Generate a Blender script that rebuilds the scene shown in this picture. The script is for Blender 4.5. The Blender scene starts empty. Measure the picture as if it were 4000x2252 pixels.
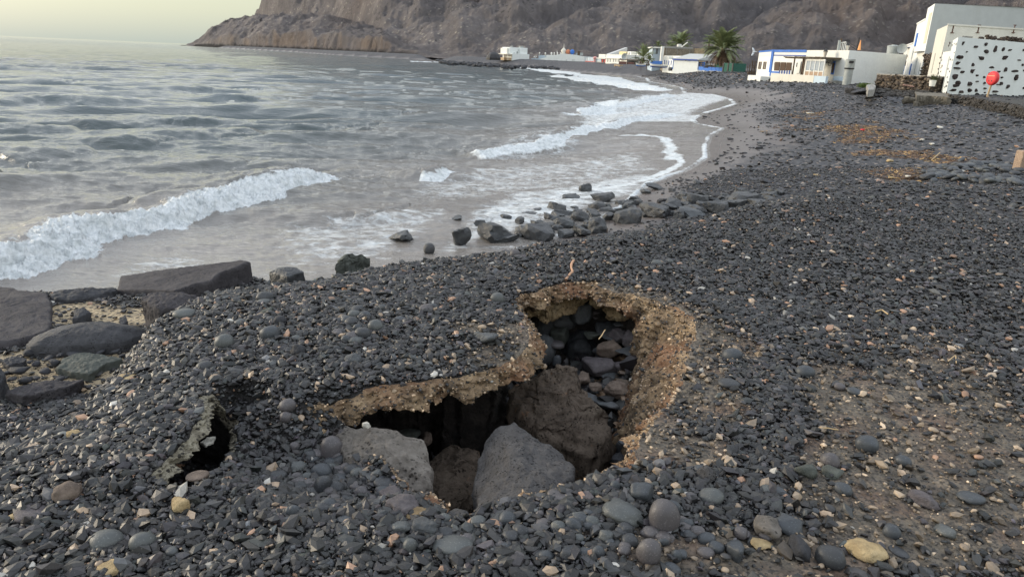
import bpy, math, random
import numpy as np
from mathutils import Vector
rng = np.random.default_rng(7)
random.seed(7)
SC = bpy.context.scene
# ---------------------------------------------------------------- camera, sky, sun, exposure
FOC, PITCH, ROLL, EYE = 2773.0, math.radians(17.98), math.radians(2.45), 3.6
cam_d = bpy.data.cameras.new('camera')
cam_d.sensor_width = 36.0
cam_d.lens = 36.0 * FOC / 4000.0
cam_d.clip_start = 0.05
cam_d.clip_end = 30000
cam = bpy.data.objects.new('camera', cam_d)
SC.collection.objects.link(cam)
cam.location = (0, 0, EYE)
_c, _s = math.cos(ROLL), math.sin(ROLL)
def _dir(x, y):
    x2 = _c * x - _s * y; y2 = _s * x + _c * y
    return Vector((x2, math.cos(PITCH) + y2 * math.sin(PITCH), -math.sin(PITCH) + y2 * math.cos(PITCH)))
fw = _dir(0, 0).normalized(); rt = (_dir(1, 0) - _dir(0, 0)).normalized(); up = (_dir(0, 1) - _dir(0, 0)).normalized()
from mathutils import Matrix
cam.matrix_world = Matrix(((rt.x, up.x, -fw.x, 0), (rt.y, up.y, -fw.y, 0), (rt.z, up.z, -fw.z, EYE), (0, 0, 0, 1)))
SC.camera = cam

SUN_EL, SUN_AZ = math.radians(13), math.radians(-72)      # azimuth measured from +Y towards +X
world = bpy.data.worlds.new('World'); SC.world = world; world.use_nodes = True
wn = world.node_tree.nodes; wl = world.node_tree.links
bg = wn['Background']
sky = wn.new('ShaderNodeTexSky'); sky.sky_type = 'NISHITA'; sky.sun_disc = False
sky.sun_elevation = SUN_EL; sky.sun_rotation = SUN_AZ
sky.air_density = 1.0; sky.dust_density = 2.5; sky.ozone_density = 1.0
hs = wn.new('ShaderNodeHueSaturation'); hs.inputs['Saturation'].default_value = 0.62
wl.new(sky.outputs[0], hs.inputs['Color'])
# pale sky ramp by elevation, brightness added above the view to light ground and sea
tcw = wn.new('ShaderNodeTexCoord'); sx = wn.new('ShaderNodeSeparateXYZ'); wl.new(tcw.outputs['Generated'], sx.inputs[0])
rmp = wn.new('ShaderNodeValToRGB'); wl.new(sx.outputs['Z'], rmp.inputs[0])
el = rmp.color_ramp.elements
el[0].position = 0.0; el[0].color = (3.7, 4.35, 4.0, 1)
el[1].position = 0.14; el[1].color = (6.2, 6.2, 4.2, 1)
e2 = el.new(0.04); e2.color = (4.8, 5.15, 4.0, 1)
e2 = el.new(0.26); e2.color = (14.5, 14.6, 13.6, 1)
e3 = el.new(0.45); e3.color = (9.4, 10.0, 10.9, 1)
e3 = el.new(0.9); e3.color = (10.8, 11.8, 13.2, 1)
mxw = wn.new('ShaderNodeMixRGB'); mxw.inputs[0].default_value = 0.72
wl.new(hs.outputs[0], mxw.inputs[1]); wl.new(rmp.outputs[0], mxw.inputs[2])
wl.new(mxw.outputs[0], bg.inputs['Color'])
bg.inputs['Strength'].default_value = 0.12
sun_d = bpy.data.lights.new('sun', 'SUN'); sun_d.energy = 2.1; sun_d.angle = math.radians(14); sun_d.color = (1.0, 0.86, 0.66)
sun = bpy.data.objects.new('sun', sun_d); SC.collection.objects.link(sun)
sd_ = Vector((math.sin(SUN_AZ) * math.cos(SUN_EL), math.cos(SUN_AZ) * math.cos(SUN_EL), math.sin(SUN_EL)))
sun.rotation_euler = sd_.to_track_quat('Z', 'Y').to_euler()
SC.view_settings.view_transform = 'Standard'; SC.view_settings.look = 'None'
SC.view_settings.exposure = 0.42; SC.view_settings.gamma = 1.0
SC.render.engine = 'CYCLES'
SC.cycles.max_bounces = 6; SC.cycles.diffuse_bounces = 3; SC.cycles.glossy_bounces = 3

# ---------------------------------------------------------------- survey helpers (photo sight lines -> real places)
def ray(u, v):
    u = np.asarray(u, float); v = np.asarray(v, float)
    x = (u - 2000) / FOC; y = -(v - 1126) / FOC
    x2 = _c * x - _s * y; y2 = _s * x + _c * y
    return x2, math.cos(PITCH) + y2 * math.sin(PITCH), -math.sin(PITCH) + y2 * math.cos(PITCH)
def at(u, v, z):
    dx, dy, dz = ray(u, v); t = (z - EYE) / dz
    return np.array([dx * t, dy * t, z + 0 * t])
def P(u, v, Y):
    dx, dy, dz = ray(u, v); t = Y / dy
    return np.array([dx * t, Y, EYE + dz * t])
D = 1.5534     # display scale used while surveying
def dat(u, v, z): return at(u * D, v * D, z)

# ---------------------------------------------------------------- numpy noise
_perm = np.random.default_rng(3).permutation(256); _perm = np.concatenate([_perm, _perm, _perm])
_g = np.random.default_rng(4).normal(size=(256, 3)); _g /= np.linalg.norm(_g, axis=1)[:, None]
def perlin(x, y, z=0.0):
    x, y, z = np.broadcast_arrays(np.asarray(x, float), np.asarray(y, float), np.asarray(z, float))
    xi = np.floor(x).astype(int); yi = np.floor(y).astype(int); zi = np.floor(z).astype(int)
    xf, yf, zf = x - xi, y - yi, z - zi
    xi &= 255; yi &= 255; zi &= 255
    f = lambda t: t * t * t * (t * (t * 6 - 15) + 10)
    u, v, w = f(xf), f(yf), f(zf)
    def gr(i, j, k):
        h = _perm[_perm[_perm[xi + i] + yi + j] + zi + k]
        g = _g[h]
        return g[..., 0] * (xf - i) + g[..., 1] * (yf - j) + g[..., 2] * (zf - k)
    def lp(a, b, t): return a + t * (b - a)
    return 1.5 * lp(lp(lp(gr(0, 0, 0), gr(1, 0, 0), u), lp(gr(0, 1, 0), gr(1, 1, 0), u), v),
              lp(lp(gr(0, 0, 1), gr(1, 0, 1), u), lp(gr(0, 1, 1), gr(1, 1, 1), u), v), w)
def fbm(x, y, z=0.0, o=4, g=0.5, l=2.03):
    s = 0; a = 1.0
    for i in range(o):
        s = s + a * perlin(x * l ** i + 17.3 * i, y * l ** i + 5.1 * i, np.asarray(z) * l ** i + 9.7 * i); a *= g
    return s
def sstep(a, b, x):
    t = np.clip((x - a) / (b - a), 0, 1); return t * t * (3 - 2 * t)
def poly_sd(x, y, pts, closed=True):
    """signed distance, positive inside; also index+t of the nearest point"""
    pts = np.asarray(pts, float); n = len(pts); m = n if closed else n - 1
    best = np.full(x.shape, 1e18); par = np.zeros(x.shape); ins = np.zeros(x.shape, bool)
    for i in range(m):
        ax, ay = pts[i, 0], pts[i, 1]; bx, by = pts[(i + 1) % n, 0], pts[(i + 1) % n, 1]
        ex, ey = bx - ax, by - ay
        t = np.clip(((x - ax) * ex + (y - ay) * ey) / (ex * ex + ey * ey + 1e-12), 0, 1)
        d = (x - ax - t * ex) ** 2 + (y - ay - t * ey) ** 2
        k = d < best; best = np.where(k, d, best); par = np.where(k, i + t, par)
        if closed:
            c = ((ay > y) != (by > y)) & (x < (bx - ax) * (y - ay) / (by - ay + 1e-30) + ax)
            ins ^= c
    d = np.sqrt(best)
    return (np.where(ins, d, -d) if closed else d), par

# ---------------------------------------------------------------- object helpers
def link(o): SC.collection.objects.link(o); return o
def mesh_np(name, V, F, mats, smooth=True, attrs=None, parent=None, fm=None):
    """V (n,3), F (m,k) all faces with the same k"""
    V = np.asarray(V, np.float32); F = np.asarray(F, np.int32)
    me = bpy.data.meshes.new(name)
    me.vertices.add(len(V)); me.vertices.foreach_set('co', V.ravel())
    k = F.shape[1]
    me.loops.add(F.size); me.loops.foreach_set('vertex_index', F.ravel())
    me.polygons.add(len(F)); me.polygons.foreach_set('loop_start', np.arange(0, F.size, k, dtype=np.int32))
    me.polygons.foreach_set('loop_total', np.full(len(F), k, np.int32))
    me.polygons.foreach_set('use_smooth', np.full(len(F), smooth, bool))
    if not isinstance(mats, (list, tuple)): mats = [mats]
    for m in mats: me.materials.append(m)
    if fm is not None: me.polygons.foreach_set('material_index', np.asarray(fm, np.int32))
    me.update(calc_edges=True)
    for an, av in (attrs or {}).items():
        av = np.asarray(av, np.float32)
        if av.ndim == 1:
            a = me.attributes.new(an, 'FLOAT', 'POINT'); a.data.foreach_set('value', av)
        else:
            a = me.attributes.new(an, 'FLOAT_COLOR', 'POINT')
            a.data.foreach_set('color', np.concatenate([av, np.ones((len(av), 1), np.float32)], 1).ravel())
    o = bpy.data.objects.new(name, me); link(o)
    if parent is not None: o.parent = parent
    return o
def recenter(o, p):
    """move the object's origin to p without moving its mesh"""
    me = o.data; n = len(me.vertices); a = np.empty(n * 3, np.float32); me.vertices.foreach_get('co', a)
    a = a.reshape(-1, 3) - np.array(p, np.float32); me.vertices.foreach_set('co', a.ravel()); me.update()
    o.location = Vector([float(q) for q in p]); return o
def tag(o, label=None, cat=None, group=None, kind=None):
    if label: o['label'] = label
    if cat: o['category'] = cat
    if group: o['group'] = group
    if kind: o['kind'] = kind
    return o
def empty(name, loc, rz=0.0):
    o = bpy.data.objects.new(name, None); link(o); o.location = [float(q) for q in loc]; o.rotation_euler = (0, 0, rz)
    o.empty_display_size = 0.3
    return o

# ---------------------------------------------------------------- materials
class NT:
    def __init__(s, name):
        s.m = bpy.data.materials.new(name); s.m.use_nodes = True
        s.n = s.m.node_tree.nodes; s.l = s.m.node_tree.links; s.b = s.n['Principled BSDF']
        s.tc = s.n.new('ShaderNodeTexCoord')
    def new(s, t, **k):
        o = s.n.new(t)
        for a, b in k.items(): setattr(o, a, b)
        return o
    def val(s, sock, v):
        if isinstance(v, bpy.types.NodeSocket): s.l.new(v, sock)
        elif isinstance(v, (tuple, list)) and len(v) == 3 and sock.type == 'RGBA': sock.default_value = (*v, 1)
        else: sock.default_value = v
    def noise(s, scale, detail=4, rough=.6, vec=None, dist=0.0):
        o = s.new('ShaderNodeTexNoise'); s.val(o.inputs['Scale'], scale); s.val(o.inputs['Detail'], detail); s.val(o.inputs['Roughness'], rough); s.val(o.inputs['Distortion'], dist)
        s.l.new(vec if vec is not None else s.tc.outputs['Object'], o.inputs['Vector']); return o.outputs['Fac']
    def vor(s, scale, out='Distance', feature='F1', vec=None, rand=1.0):
        o = s.new('ShaderNodeTexVoronoi', feature=feature); s.val(o.inputs['Scale'], scale); s.val(o.inputs['Randomness'], rand)
        s.l.new(vec if vec is not None else s.tc.outputs['Object'], o.inputs['Vector']); return o.outputs[out]
    def mapping(s, scale=(1, 1, 1), rot=(0, 0, 0), vec=None):
        o = s.new('ShaderNodeMapping'); o.inputs['Scale'].default_value = scale; o.inputs['Rotation'].default_value = rot
        s.l.new(vec if vec is not None else s.tc.outputs['Object'], o.inputs['Vector']); return o.outputs[0]
    def ramp(s, fac, *st):
        o = s.new('ShaderNodeValToRGB'); e = o.color_ramp.elements
        while len(e) > 1: e.remove(e[-1])
        e[0].position = st[0][0]; c = st[0][1]; e[0].color = (*c, 1) if isinstance(c, tuple) else (c, c, c, 1)
        for p, c in st[1:]:
            q = e.new(p); q.color = (*c, 1) if isinstance(c, tuple) else (c, c, c, 1)
        s.l.new(fac, o.inputs[0]); return o.outputs[0]
    def mix(s, f, a, b, mode='MIX'):
        o = s.new('ShaderNodeMixRGB', blend_type=mode); s.val(o.inputs[0], f); s.val(o.inputs[1], a); s.val(o.inputs[2], b); return o.outputs[0]
    def math(s, op, a, b=0.0, clamp=False):
        o = s.new('ShaderNodeMath', operation=op, use_clamp=clamp); s.val(o.inputs[0], a); s.val(o.inputs[1], b); return o.outputs[0]
    def attr(s, name, out='Fac'):
        o = s.new('ShaderNodeAttribute', attribute_name=name); return o.outputs[out]
    def sep(s, c):
        o = s.new('ShaderNodeSeparateColor'); s.l.new(c, o.inputs[0]); return o.outputs
    def bump(s, h, strength=.5, dist=.01, nrm=None):
        o = s.new('ShaderNodeBump'); s.val(o.inputs['Strength'], strength); s.val(o.inputs['Distance'], dist); s.l.new(h, o.inputs['Height'])
        if nrm is not None: s.l.new(nrm, o.inputs['Normal'])
        return o.outputs[0]
    def done(s, col=None, rough=None, nrm=None, spec=None, metal=None):
        if col is not None: s.val(s.b.inputs['Base Color'], col)
        if rough is not None: s.val(s.b.inputs['Roughness'], rough)
        if nrm is not None: s.l.new(nrm, s.b.inputs['Normal'])
        if spec is not None: s.val(s.b.inputs['Specular IOR Level'], spec)
        if metal is not None: s.val(s.b.inputs['Metallic'], metal)
        return s.m
def simple(name, col, rough=.7, var=.15, scale=3.0, bump=.2, bscale=40.0, bdist=.01, spec=.3, metal=0.0):
    t = NT(name); n = t.noise(scale, 5, .6)
    lo = tuple(c * (1 - var) for c in col); hi = tuple(min(1, c * (1 + var)) for c in col)
    c = t.ramp(n, (.3, lo), (.7, hi))
    b = t.bump(t.noise(bscale, 5, .6), bump, bdist)
    return t.done(c, rough, b, spec, metal)
# ================================================================ TERRAIN
# swash edge: (u, v, z of the run-up, beach slope there)
_sh = [(-900, 1330, .10, .12), (0, 1190, .10, .12), (1000, 1150, .10, .13), (1500, 1080, .10, .13), (2000, 990, .10, .12), (2300, 890, .12, .12), (2450, 810, .14, .12),
       (2540, 722, .16, .12), (2610, 694, .2, .12), (2700, 664, .3, .12), (2775, 614, .4, .12), (2771, 572, .42, .12), (2787, 531, .5, .12), (2840, 500, .6, .13),
       (2735, 482, .5, .13), (2715, 466, .5, .13), (2758, 444, .6, .14), (2825, 425, .7, .20), (2887, 405, .9, .30), (2866, 386, .9, .30),
       (2790, 368, .8, .30), (2690, 362, .6, .24), (2665, 345, .5, .2), (2638, 334, .5, .17), (2545, 318, .4, .18), (2540, 306, .4, .18), (2490, 297, .4, .18), (2380, 289, .3, .2), (2250, 279, .2, .2), (2120, 267, .1, .2),
       (2000, 261, .0, .3), (1850, 252, .0, .3), (1720, 244, .0, .3), (1705, 238, .0, .3), (1800, 236, .0, .25), (1840, 235, .0, .2)]
shore = []; szs = []; ssl = []
for (u, v, z, sl) in _sh:
    p = at(u, v, z); shore.append((p[0], p[1])); szs.append(z); ssl.append(sl)
for (x, y, sl) in [(-60, 470, .2), (-140, 560, .25), (-230, 760, .3), (-420, 1060, .3), (-760, 1560, .3), (-900, 3000, .3), (9000, 9000, .3), (9000, -900, .3), (-60, -900, .3)]:
    shore.append((x, y)); szs.append(0.0); ssl.append(sl)
shore = np.array(shore); szs = np.array(szs + szs[:1]); ssl = np.array(ssl + ssl[:1])
crest = [dat(u, v, 2.0)[:2] for u, v in [(-700, 1500), (-250, 1150), (0, 1062), (190, 1000), (330, 905), (385, 830), (400, 775), (480, 728), (660, 690), (840, 660), (1090, 630), (1290, 615), (1480, 582), (1680, 542), (1930, 492), (2130, 452), (2260, 445)]]
crest += [np.array(p) for p in [(8.2, 11.5), (9.5, 9), (13, 8), (30, 5), (30, -30), (-30, -30), (-8, -3)]]
plat = [dat(u, v, 1.3)[:2] for u, v in [(-700, 1100), (-300, 790), (0, 742), (130, 745), (300, 752), (420, 745), (640, 700)]]
plat += [np.array(p) for p in [(0, 4.5), (0, -30), (-40, -30)]]
sagA = [dat(u, v, 1.95)[:2] for u, v in [(760, 1012), (700, 985), (650, 968), (590, 962), (535, 990), (532, 1020), (522, 1066), (492, 1108), (462, 1140), (426, 1175), (394, 1206)]]
sagB = [dat(u, v, 1.9)[:2] for u, v in [(394, 1206), (420, 1260), (560, 1320), (760, 1370), (960, 1360), (1080, 1300), (1150, 1150), (1000, 1020), (900, 1000), (775, 1016), (760, 1012)]]
slump = [(dat(820, 1110, 1.85), .30, .08), (dat(1000, 1230, 1.85), .2, .12), (dat(1180, 1300, 1.85), .17, .06),
         (dat(1800, 900, 1.9), .3, .05), (dat(1300, 800, 1.9), .22, .05), (dat(1700, 1040, 1.9), .25, .06)]
mounds = [(dat(1000, 780, 2.0), .7, .06), (dat(250, 1150, 2.0), .5, .07), (dat(1500, 650, 2.0), .8, .06), (dat(2100, 420, 2.0), 1.2, .05), (dat(1650, 1250, 2.0), .35, .04), (dat(1200, 860, 2.), .3, .05)]
def ground_z(x, y, detail=True):
    x = np.asarray(x, float); y = np.asarray(y, float); sh = x.shape
    x = np.atleast_1d(x); y = np.atleast_1d(y)
    sd, par = poly_sd(x, y, shore)
    i0 = np.minimum(par.astype(int), len(shore) - 1); f = par - i0
    zs = szs[i0] * (1 - f) + szs[i0 + 1] * f; sl = ssl[i0] * (1 - f) + ssl[i0 + 1] * f
    zl = zs + sl * np.maximum(sd, 0)
    k = .6; top = 2.42 + .004 * np.maximum(np.hypot(x, y) - 60, 0) * (np.hypot(x, y) < 2000)
    top = np.minimum(top, 3.2)
    zl = -np.log(np.exp(-np.minimum(zl, 40) / k * 2) + np.exp(-top / k * 2)) * k / 2
    zl = zl - (-np.log(1 + np.exp(-top / k * 2)) * k / 2) * np.exp(-np.maximum(sd, 0))
    zw = zs * np.exp(sd / 9.0) - .03 + .09 * sd
    z = np.where(sd > 0, zl, np.maximum(zw, -2.5))
    r = np.hypot(x, y)
    und = fbm(x * .35, y * .35, 3.3, 3) * .12 * sstep(2, 14, sd)
    z = z + und
    near = r < 45
    if near.any():
        xn, yn = x[near], y[near]
        wob = fbm(xn * .9, yn * .9, 1.2, 3) * .22
        sp, _ = poly_sd(xn, yn, plat); zp = 1.32 - .9 * np.maximum(-sp + wob * .5, 0)
        sc_, _ = poly_sd(xn, yn, crest)
        e = -(sc_ + wob * .5)
        zb = 2.0 - np.where(e > 0, .62 * e, 0) - .10 * np.exp(-(np.maximum(-e, 0) / .35)) * (e <= 0) - .10 * (e > 0)
        leftw = sstep(-.3, -1.3, xn) * (yn < 6)
        zb = np.where((e > 0) & (xn < -.8), 2.0 - .1 - (.62 + 0.5 * leftw) * e, zb)
        for (c, s, a) in slump: zb = zb - a * np.exp(-((xn - c[0]) ** 2 + (yn - c[1]) ** 2) / (s * s))
        sP, _ = poly_sd(xn, yn, np.array(list(sagA) + list(sagB)[1:-1])); ins = sP > 0
        if ins.any():
            dA, _ = poly_sd(xn, yn, sagA, False); dB, _ = poly_sd(xn, yn, sagB, False)
            zb = zb - np.where(ins, .19 * sstep(.0, .07, dA) * sstep(0, .42, dB) * (1 + .25 * wob), 0)
        for (c, s, a) in mounds: zb = zb + a * np.exp(-((xn - c[0]) ** 2 + (yn - c[1]) ** 2) / (s * s))
        zb = zb + fbm(xn * .7, yn * .7, 8., 3) * .035
        zn = np.maximum(np.maximum(z[near], zp), zb)
        z[near] = zn
        if detail:
            d = fbm(x[near] * 6, y[near] * 6, 2.2, 4) * .012 * (z[near] > -.3)
            z[near] = z[near] + d
    return z.reshape(sh)
def on(u, v, z0=2.0, dz=0.0):
    """where the sight line u,v meets the ground"""
    dx, dy, dzr = ray(u, v)
    z = z0
    for _ in range(9):
        t = (z - EYE) / dzr
        z = .5 * z + .5 * (float(ground_z(dx * t, dy * t, False)) + dz)
    return np.array([dx * t, dy * t, float(z)])
def don(u, v, z0=2.0, dz=0.0): return on(u * D, v * D, z0, dz)

# pit outline (display px, undercut in m; negative = slope falling inwards)
_pit = [(762, 1012, .25), (820, 1006, .45), (872, 998, .6), (905, 985, .6), (960, 972, .6), (1010, 966, .6), (1060, 958, .6), (1125, 950, .6), (1190, 938, .55), (1250, 925, .5), (1290, 905, .4), (1322, 880, .25), (1333, 850, .2),
        (1322, 815, .15), (1306, 780, .15), (1297, 752, .2), (1310, 738, .3), (1345, 735, .35), (1372, 720, .35), (1420, 712, .35), (1470, 712, .35), (1495, 708, .35), (1510, 722, .3), (1545, 735, .25), (1590, 742, .1), (1625, 750, -.1),
        (1660, 762, -.25), (1705, 775, -.35), (1745, 800, -.4), (1748, 840, -.4), (1730, 880, -.35), (1722, 920, -.3), (1712, 970, -.2), (1696, 1005, -.1), (1668, 1030, .05), (1640, 1062, .1), (1612, 1100, .12), (1600, 1140, .12), (1588, 1185, .1),
        (1545, 1180, .1), (1510, 1195, .1), (1450, 1215, .1), (1400, 1232, .1), (1330, 1245, .1), (1262, 1262, .1), (1210, 1285, .1), (1180, 1300, .1), (1140, 1300, .1), (1110, 1292, .1), (1075, 1272, .1), (1040, 1235, .05),
        (990, 1190, -.05), (940, 1140, -.1), (880, 1080, -.1), (835, 1045, -.05), (795, 1022, .0)]
_pit2 = [(500, 1000, .2), (512, 1025, .5), (498, 1060, .5), (470, 1100, .5), (440, 1130, .5), (405, 1165, .5), (378, 1195, .45), (400, 1215, .05), (440, 1228, .0), (500, 1225, .0), (560, 1180, -.04), (598, 1110, -.04), (600, 1050, -.03), (570, 1000, .0)]
def smooth_ring(raw, n, wa=.022):
    pts = np.array([(*don(u, v, 1.93), k) for (u, v, k) in raw])
    m = len(pts); d = np.linalg.norm(np.roll(pts[:, :2], -1, 0) - pts[:, :2], axis=1); s = np.concatenate([[0], np.cumsum(d)])
    q = np.linspace(0, s[-1], n, endpoint=False); ext = np.vstack([pts, pts[:1]])
    out = np.stack([np.interp(q, s, ext[:, j]) for j in range(4)], 1)
    for _ in range(2): out[:] = .5 * out + .25 * (np.roll(out, 1, 0) + np.roll(out, -1, 0))
    t = np.roll(out[:, :2], -1, 0) - np.roll(out[:, :2], 1, 0); t /= np.linalg.norm(t, axis=1)[:, None] + 1e-9
    area = np.sum(out[:, 0] * np.roll(out[:, 1], -1) - np.roll(out[:, 0], -1) * out[:, 1])
    nr = np.stack([t[:, 1], -t[:, 0]], 1) * (1 if area > 0 else -1)     # outward
    w = (fbm(out[:, 0] * 9, out[:, 1] * 9, 4.4, 3) * wa)[:, None]
    out[:, :2] += nr * w
    out[:, 2] = ground_z(out[:, 0], out[:, 1])
    return out, nr
PIT, PITN = smooth_ring(_pit, 760)
PIT2, PIT2N = smooth_ring(_pit2, 300, .010)

# ---- ground sheet (finer where one stands, coarser far off)
NC, RR = 980, []
r = .45
while r < 1200:
    RR.append(r); r *= 1.0072 if r < 12 else (1.010 if r < 60 else 1.03)
RR = np.array(RR); AZ = np.radians(np.linspace(-66, 66, NC))
Rg, Ag = np.meshgrid(RR, AZ, indexing='ij'); GX = (Rg * np.sin(Ag)).ravel(); GY = (Rg * np.cos(Ag)).ravel()
GZ = ground_z(GX, GY)
nr_, nc_ = Rg.shape
idx = np.arange(nr_ * nc_).reshape(nr_, nc_)
Fq = np.stack([idx[:-1, :-1], idx[:-1, 1:], idx[1:, 1:], idx[1:, :-1]], -1).reshape(-1, 4)
keepv = np.ones(len(GX), bool)
nearm = (GX > -3) & (GX < 3) & (GY > 1.5) & (GY < 6)
for ring in (PIT, PIT2):
    xs = GX[nearm]; ys = GY[nearm]
    sd, par = poly_sd(xs, ys, ring[:, :2])
    k = keepv[nearm]; k[sd > 0.0] = False; keepv[nearm] = k
fk = keepv[Fq].all(1)
# snap the torn edge onto the outline
cut = ~fk
edgev = np.zeros(len(GX), bool); edgev[np.unique(Fq[cut])] = True; edgev &= keepv
for ring in (PIT, PIT2):
    ii = np.where(edgev)[0]
    sd, par = poly_sd(GX[ii], GY[ii], ring[:, :2])
    ok = np.abs(sd) < .08; ii = ii[ok]; pr = par[ok]; i0 = pr.astype(int) % len(ring); f = (pr - pr.astype(int))[:, None]
    q = ring[i0, :3] * (1 - f) + ring[(i0 + 1) % len(ring), :3] * f
    GX[ii], GY[ii], GZ[ii] = q[:, 0], q[:, 1], q[:, 2]
Fq = Fq[fk]
sdS, parS = poly_sd(GX, GY, shore)
Rv = np.hypot(GX, GY)
fk = (sdS[Fq].max(1) > -25)
Fq = Fq[fk]
# masks: bare wet sand / tan earth / wrack / pale cemented sand
n1 = fbm(GX * .22, GY * .22, 6.1, 4); n2 = fbm(GX * 1.3, GY * 1.3, 2.7, 4)
wid = np.interp(parS, [0, 7, 11, 14, 17, 20, 23, 27, 40], [1.2, 1.5, 3.0, 4.5, 5.5, 3.5, 2.5, 1.5, 1.0])
m_sand = (1 - sstep(.45, 1.0, np.maximum(sdS, 0) / wid + n1 * .45 + n2 * .10)) * (GZ < 1.9) * (Rv > 9)
pitd, _ = poly_sd(GX[:], GY[:], PIT[::4, :2]); pitd2, _ = poly_sd(GX, GY, PIT2[::4, :2])
def blob(u, v, z, s, sy=None):
    c = dat(u, v, z); sy = sy or s
    return np.exp(-((GX - c[0]) / s) ** 2 - ((GY - c[1]) / sy) ** 2)
n3 = fbm(GX * 5, GY * 5, 7.7, 4)
pd2 = np.minimum(-pitd, 9)
m_tan = sstep(.34, .0, pd2 + n3 * .10) * (pd2 > -.05) * sstep(.2, .7, blob(1740, 860, 1.95, .55, .8) + blob(1250, 870, 1.95, .42, .26) + blob(1130, 920, 1.95, .55, .16) + blob(1650, 1120, 1.95, .35, .35) + blob(1560, 750, 1.95, .4, .3))
m_tan = np.maximum(m_tan, sstep(.25, .8, (blob(2210, 1180, 2, .34, .26) * 1.3 + blob(2180, 1060, 2, .22, .3) + blob(2130, 980, 2, .25, .4) + blob(2460, 1100, 2, .3, .5) + blob(2330, 900, 2, .6, .8) * .6 + blob(1850, 1400, 2, .4, .15) + blob(2380, 1330, 2, .5, .25)) + n3 * .3 + n2 * .15) * .95)
m_tan = np.maximum(m_tan, sstep(.35, .8, blob(1780, 1010, 1.9, .22, .42) + blob(1700, 1150, 1.95, .3, .22) + blob(1830, 870, 1.95, .25, .3) + blob(1230, 870, 1.95, .3, .12) + n3 * .35) * .9)
m_pale = (blob(60, 950, 1.3, .8, .42) + blob(240, 900, 1.3, .5, .25) + blob(165, 790, 1.3, .22, .35) + blob(320, 800, 1.3, .6, .3) * .8)
m_pale = sstep(.35, .6, m_pale + n3 * .18) * (GZ < 1.75) * (Rv < 9)
def wl(u, v, s, sy): c = on(u * D, v * D, 1.7); return np.exp(-((GX - c[0]) / s) ** 2 - ((GY - c[1]) / sy) ** 2)
m_weed = wl(2190, 330, 1.3, 3) + wl(2230, 385, 1.4, 1.5) + wl(2160, 355, 1.3, 1.5) + wl(2270, 440, .9, 1.6) + wl(2370, 400, .7, 1.5) + wl(2330, 435, 1.1, .7) + .55 * wl(2060, 290, 4, 5) + .5 * wl(1960, 330, 2.5, 3)
m_weed = sstep(.55, 1.0, m_weed + n2 * .55 + n1 * .2)
m_pale[:] = m_pale
COL = np.stack([m_sand, np.clip(m_tan, 0, 1), m_weed], 1)
wet = (1 - sstep(.0, 1.5, sdS / wid)) * (Rv > 9)

t = NT('black_gravel_beach')
far = t.attr('far'); msk = t.sep(t.attr('mask', 'Color'))
# stones as cells: size stays that of real shingle, a second coarser set carries the look far off
v1c = t.vor(34.0, 'Color'); v1d = t.vor(34.0, 'Distance'); v2c = t.vor(11.0, 'Color'); v2d = t.vor(11.0); v3c = t.vor(3.6, 'Color'); v3d = t.vor(3.6)
s1 = t.sep(v1c)[0]; s2 = t.sep(v2c)[1]; s3 = t.sep(v3c)[2]
rampst = ((0, (.014, .014, .016)), (.5, (.030, .031, .035)), (.88, (.055, .057, .064)), (.93, (.10, .095, .09)), (.975, (.24, .19, .15)), (1, (.34, .28, .23)))
c1 = t.ramp(s1, *rampst); c2 = t.ramp(s2, *rampst); c3 = t.ramp(s3, (0, (.018, .018, .020)), (.6, (.042, .042, .047)), (.92, (.07, .07, .078)), (1, (.22, .20, .18)))
sepf = t.sep(t.attr('farc', 'Color'))
gcol = t.mix(sepf[0], c1, c2); gcol = t.mix(sepf[1], gcol, c3)
big = t.noise(.35, 5, .6); gcol = t.mix(t.math('MULTIPLY', t.ramp(big, (.35, 0.), (.7, 1.)), .4), gcol, t.mix(.5, gcol, (.075, .078, .095)))
earth = t.ramp(t.noise(9, 6, .7), (.3, (.075, .062, .048)), (.55, (.17, .142, .108)), (.8, (.28, .235, .18)))
rusty = t.ramp(t.noise(3.2, 3, .5), (.48, 0.), (.7, 1.)); earth = t.mix(t.math('MULTIPLY', rusty, .4), earth, t.ramp(t.noise(30, 3), (.3, (.13, .05, .028)), (.7, (.24, .11, .06))))
earth = t.mix(t.ramp(t.noise(55, 2), (.52, 0.), (.6, .8)), earth, (.035, .032, .030))
near_gap = t.ramp(t.noise(60, 4), (.3, (.005, .005, .005)), (.7, (.018, .016, .015)))  # near-black ground, painted to deepen the shade in gaps between stones
nearg = t.mix(sepf[2], near_gap, gcol)
c = t.mix(t.math('MULTIPLY', msk[1], .9), nearg, earth)
sandc = t.ramp(t.noise(1.5, 6, .6), (.3, (.088, .076, .070)), (.7, (.138, .117, .106)))
sandc = t.mix(t.ramp(t.vor(7.0), (.10, .9), (.16, 0.)), sandc, (.022, .023, .026))
c = t.mix(msk[0], c, sandc)
weedc = t.ramp(t.noise(14, 4, .7), (.35, (.04, .035, .03)), (.5, (.085, .050, .028)), (.75, (.17, .10, .05)))
c = t.mix(t.math('MULTIPLY', msk[2], .8), c, weedc)
palec = t.ramp(t.noise(25, 4), (.3, (.25, .19, .12)), (.7, (.42, .34, .22)))
pv = t.ramp(t.vor(16.0, 'Distance', vec=t.mapping((1, 1.5, 1))), (.30, 1.), (.36, 0.))
palec = t.mix(pv, palec, (.025, .024, .024))
c = t.mix(t.attr('pale'), c, palec)
wetf = t.attr('wet')
rgh = t.math('SUBTRACT', .82, t.math('MULTIPLY', wetf, t.math('ADD', .22, t.math('MULTIPLY', msk[0], .34))))
h = t.mix(sepf[0], v1d, v2d); h = t.mix(sepf[1], h, v3d)
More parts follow.
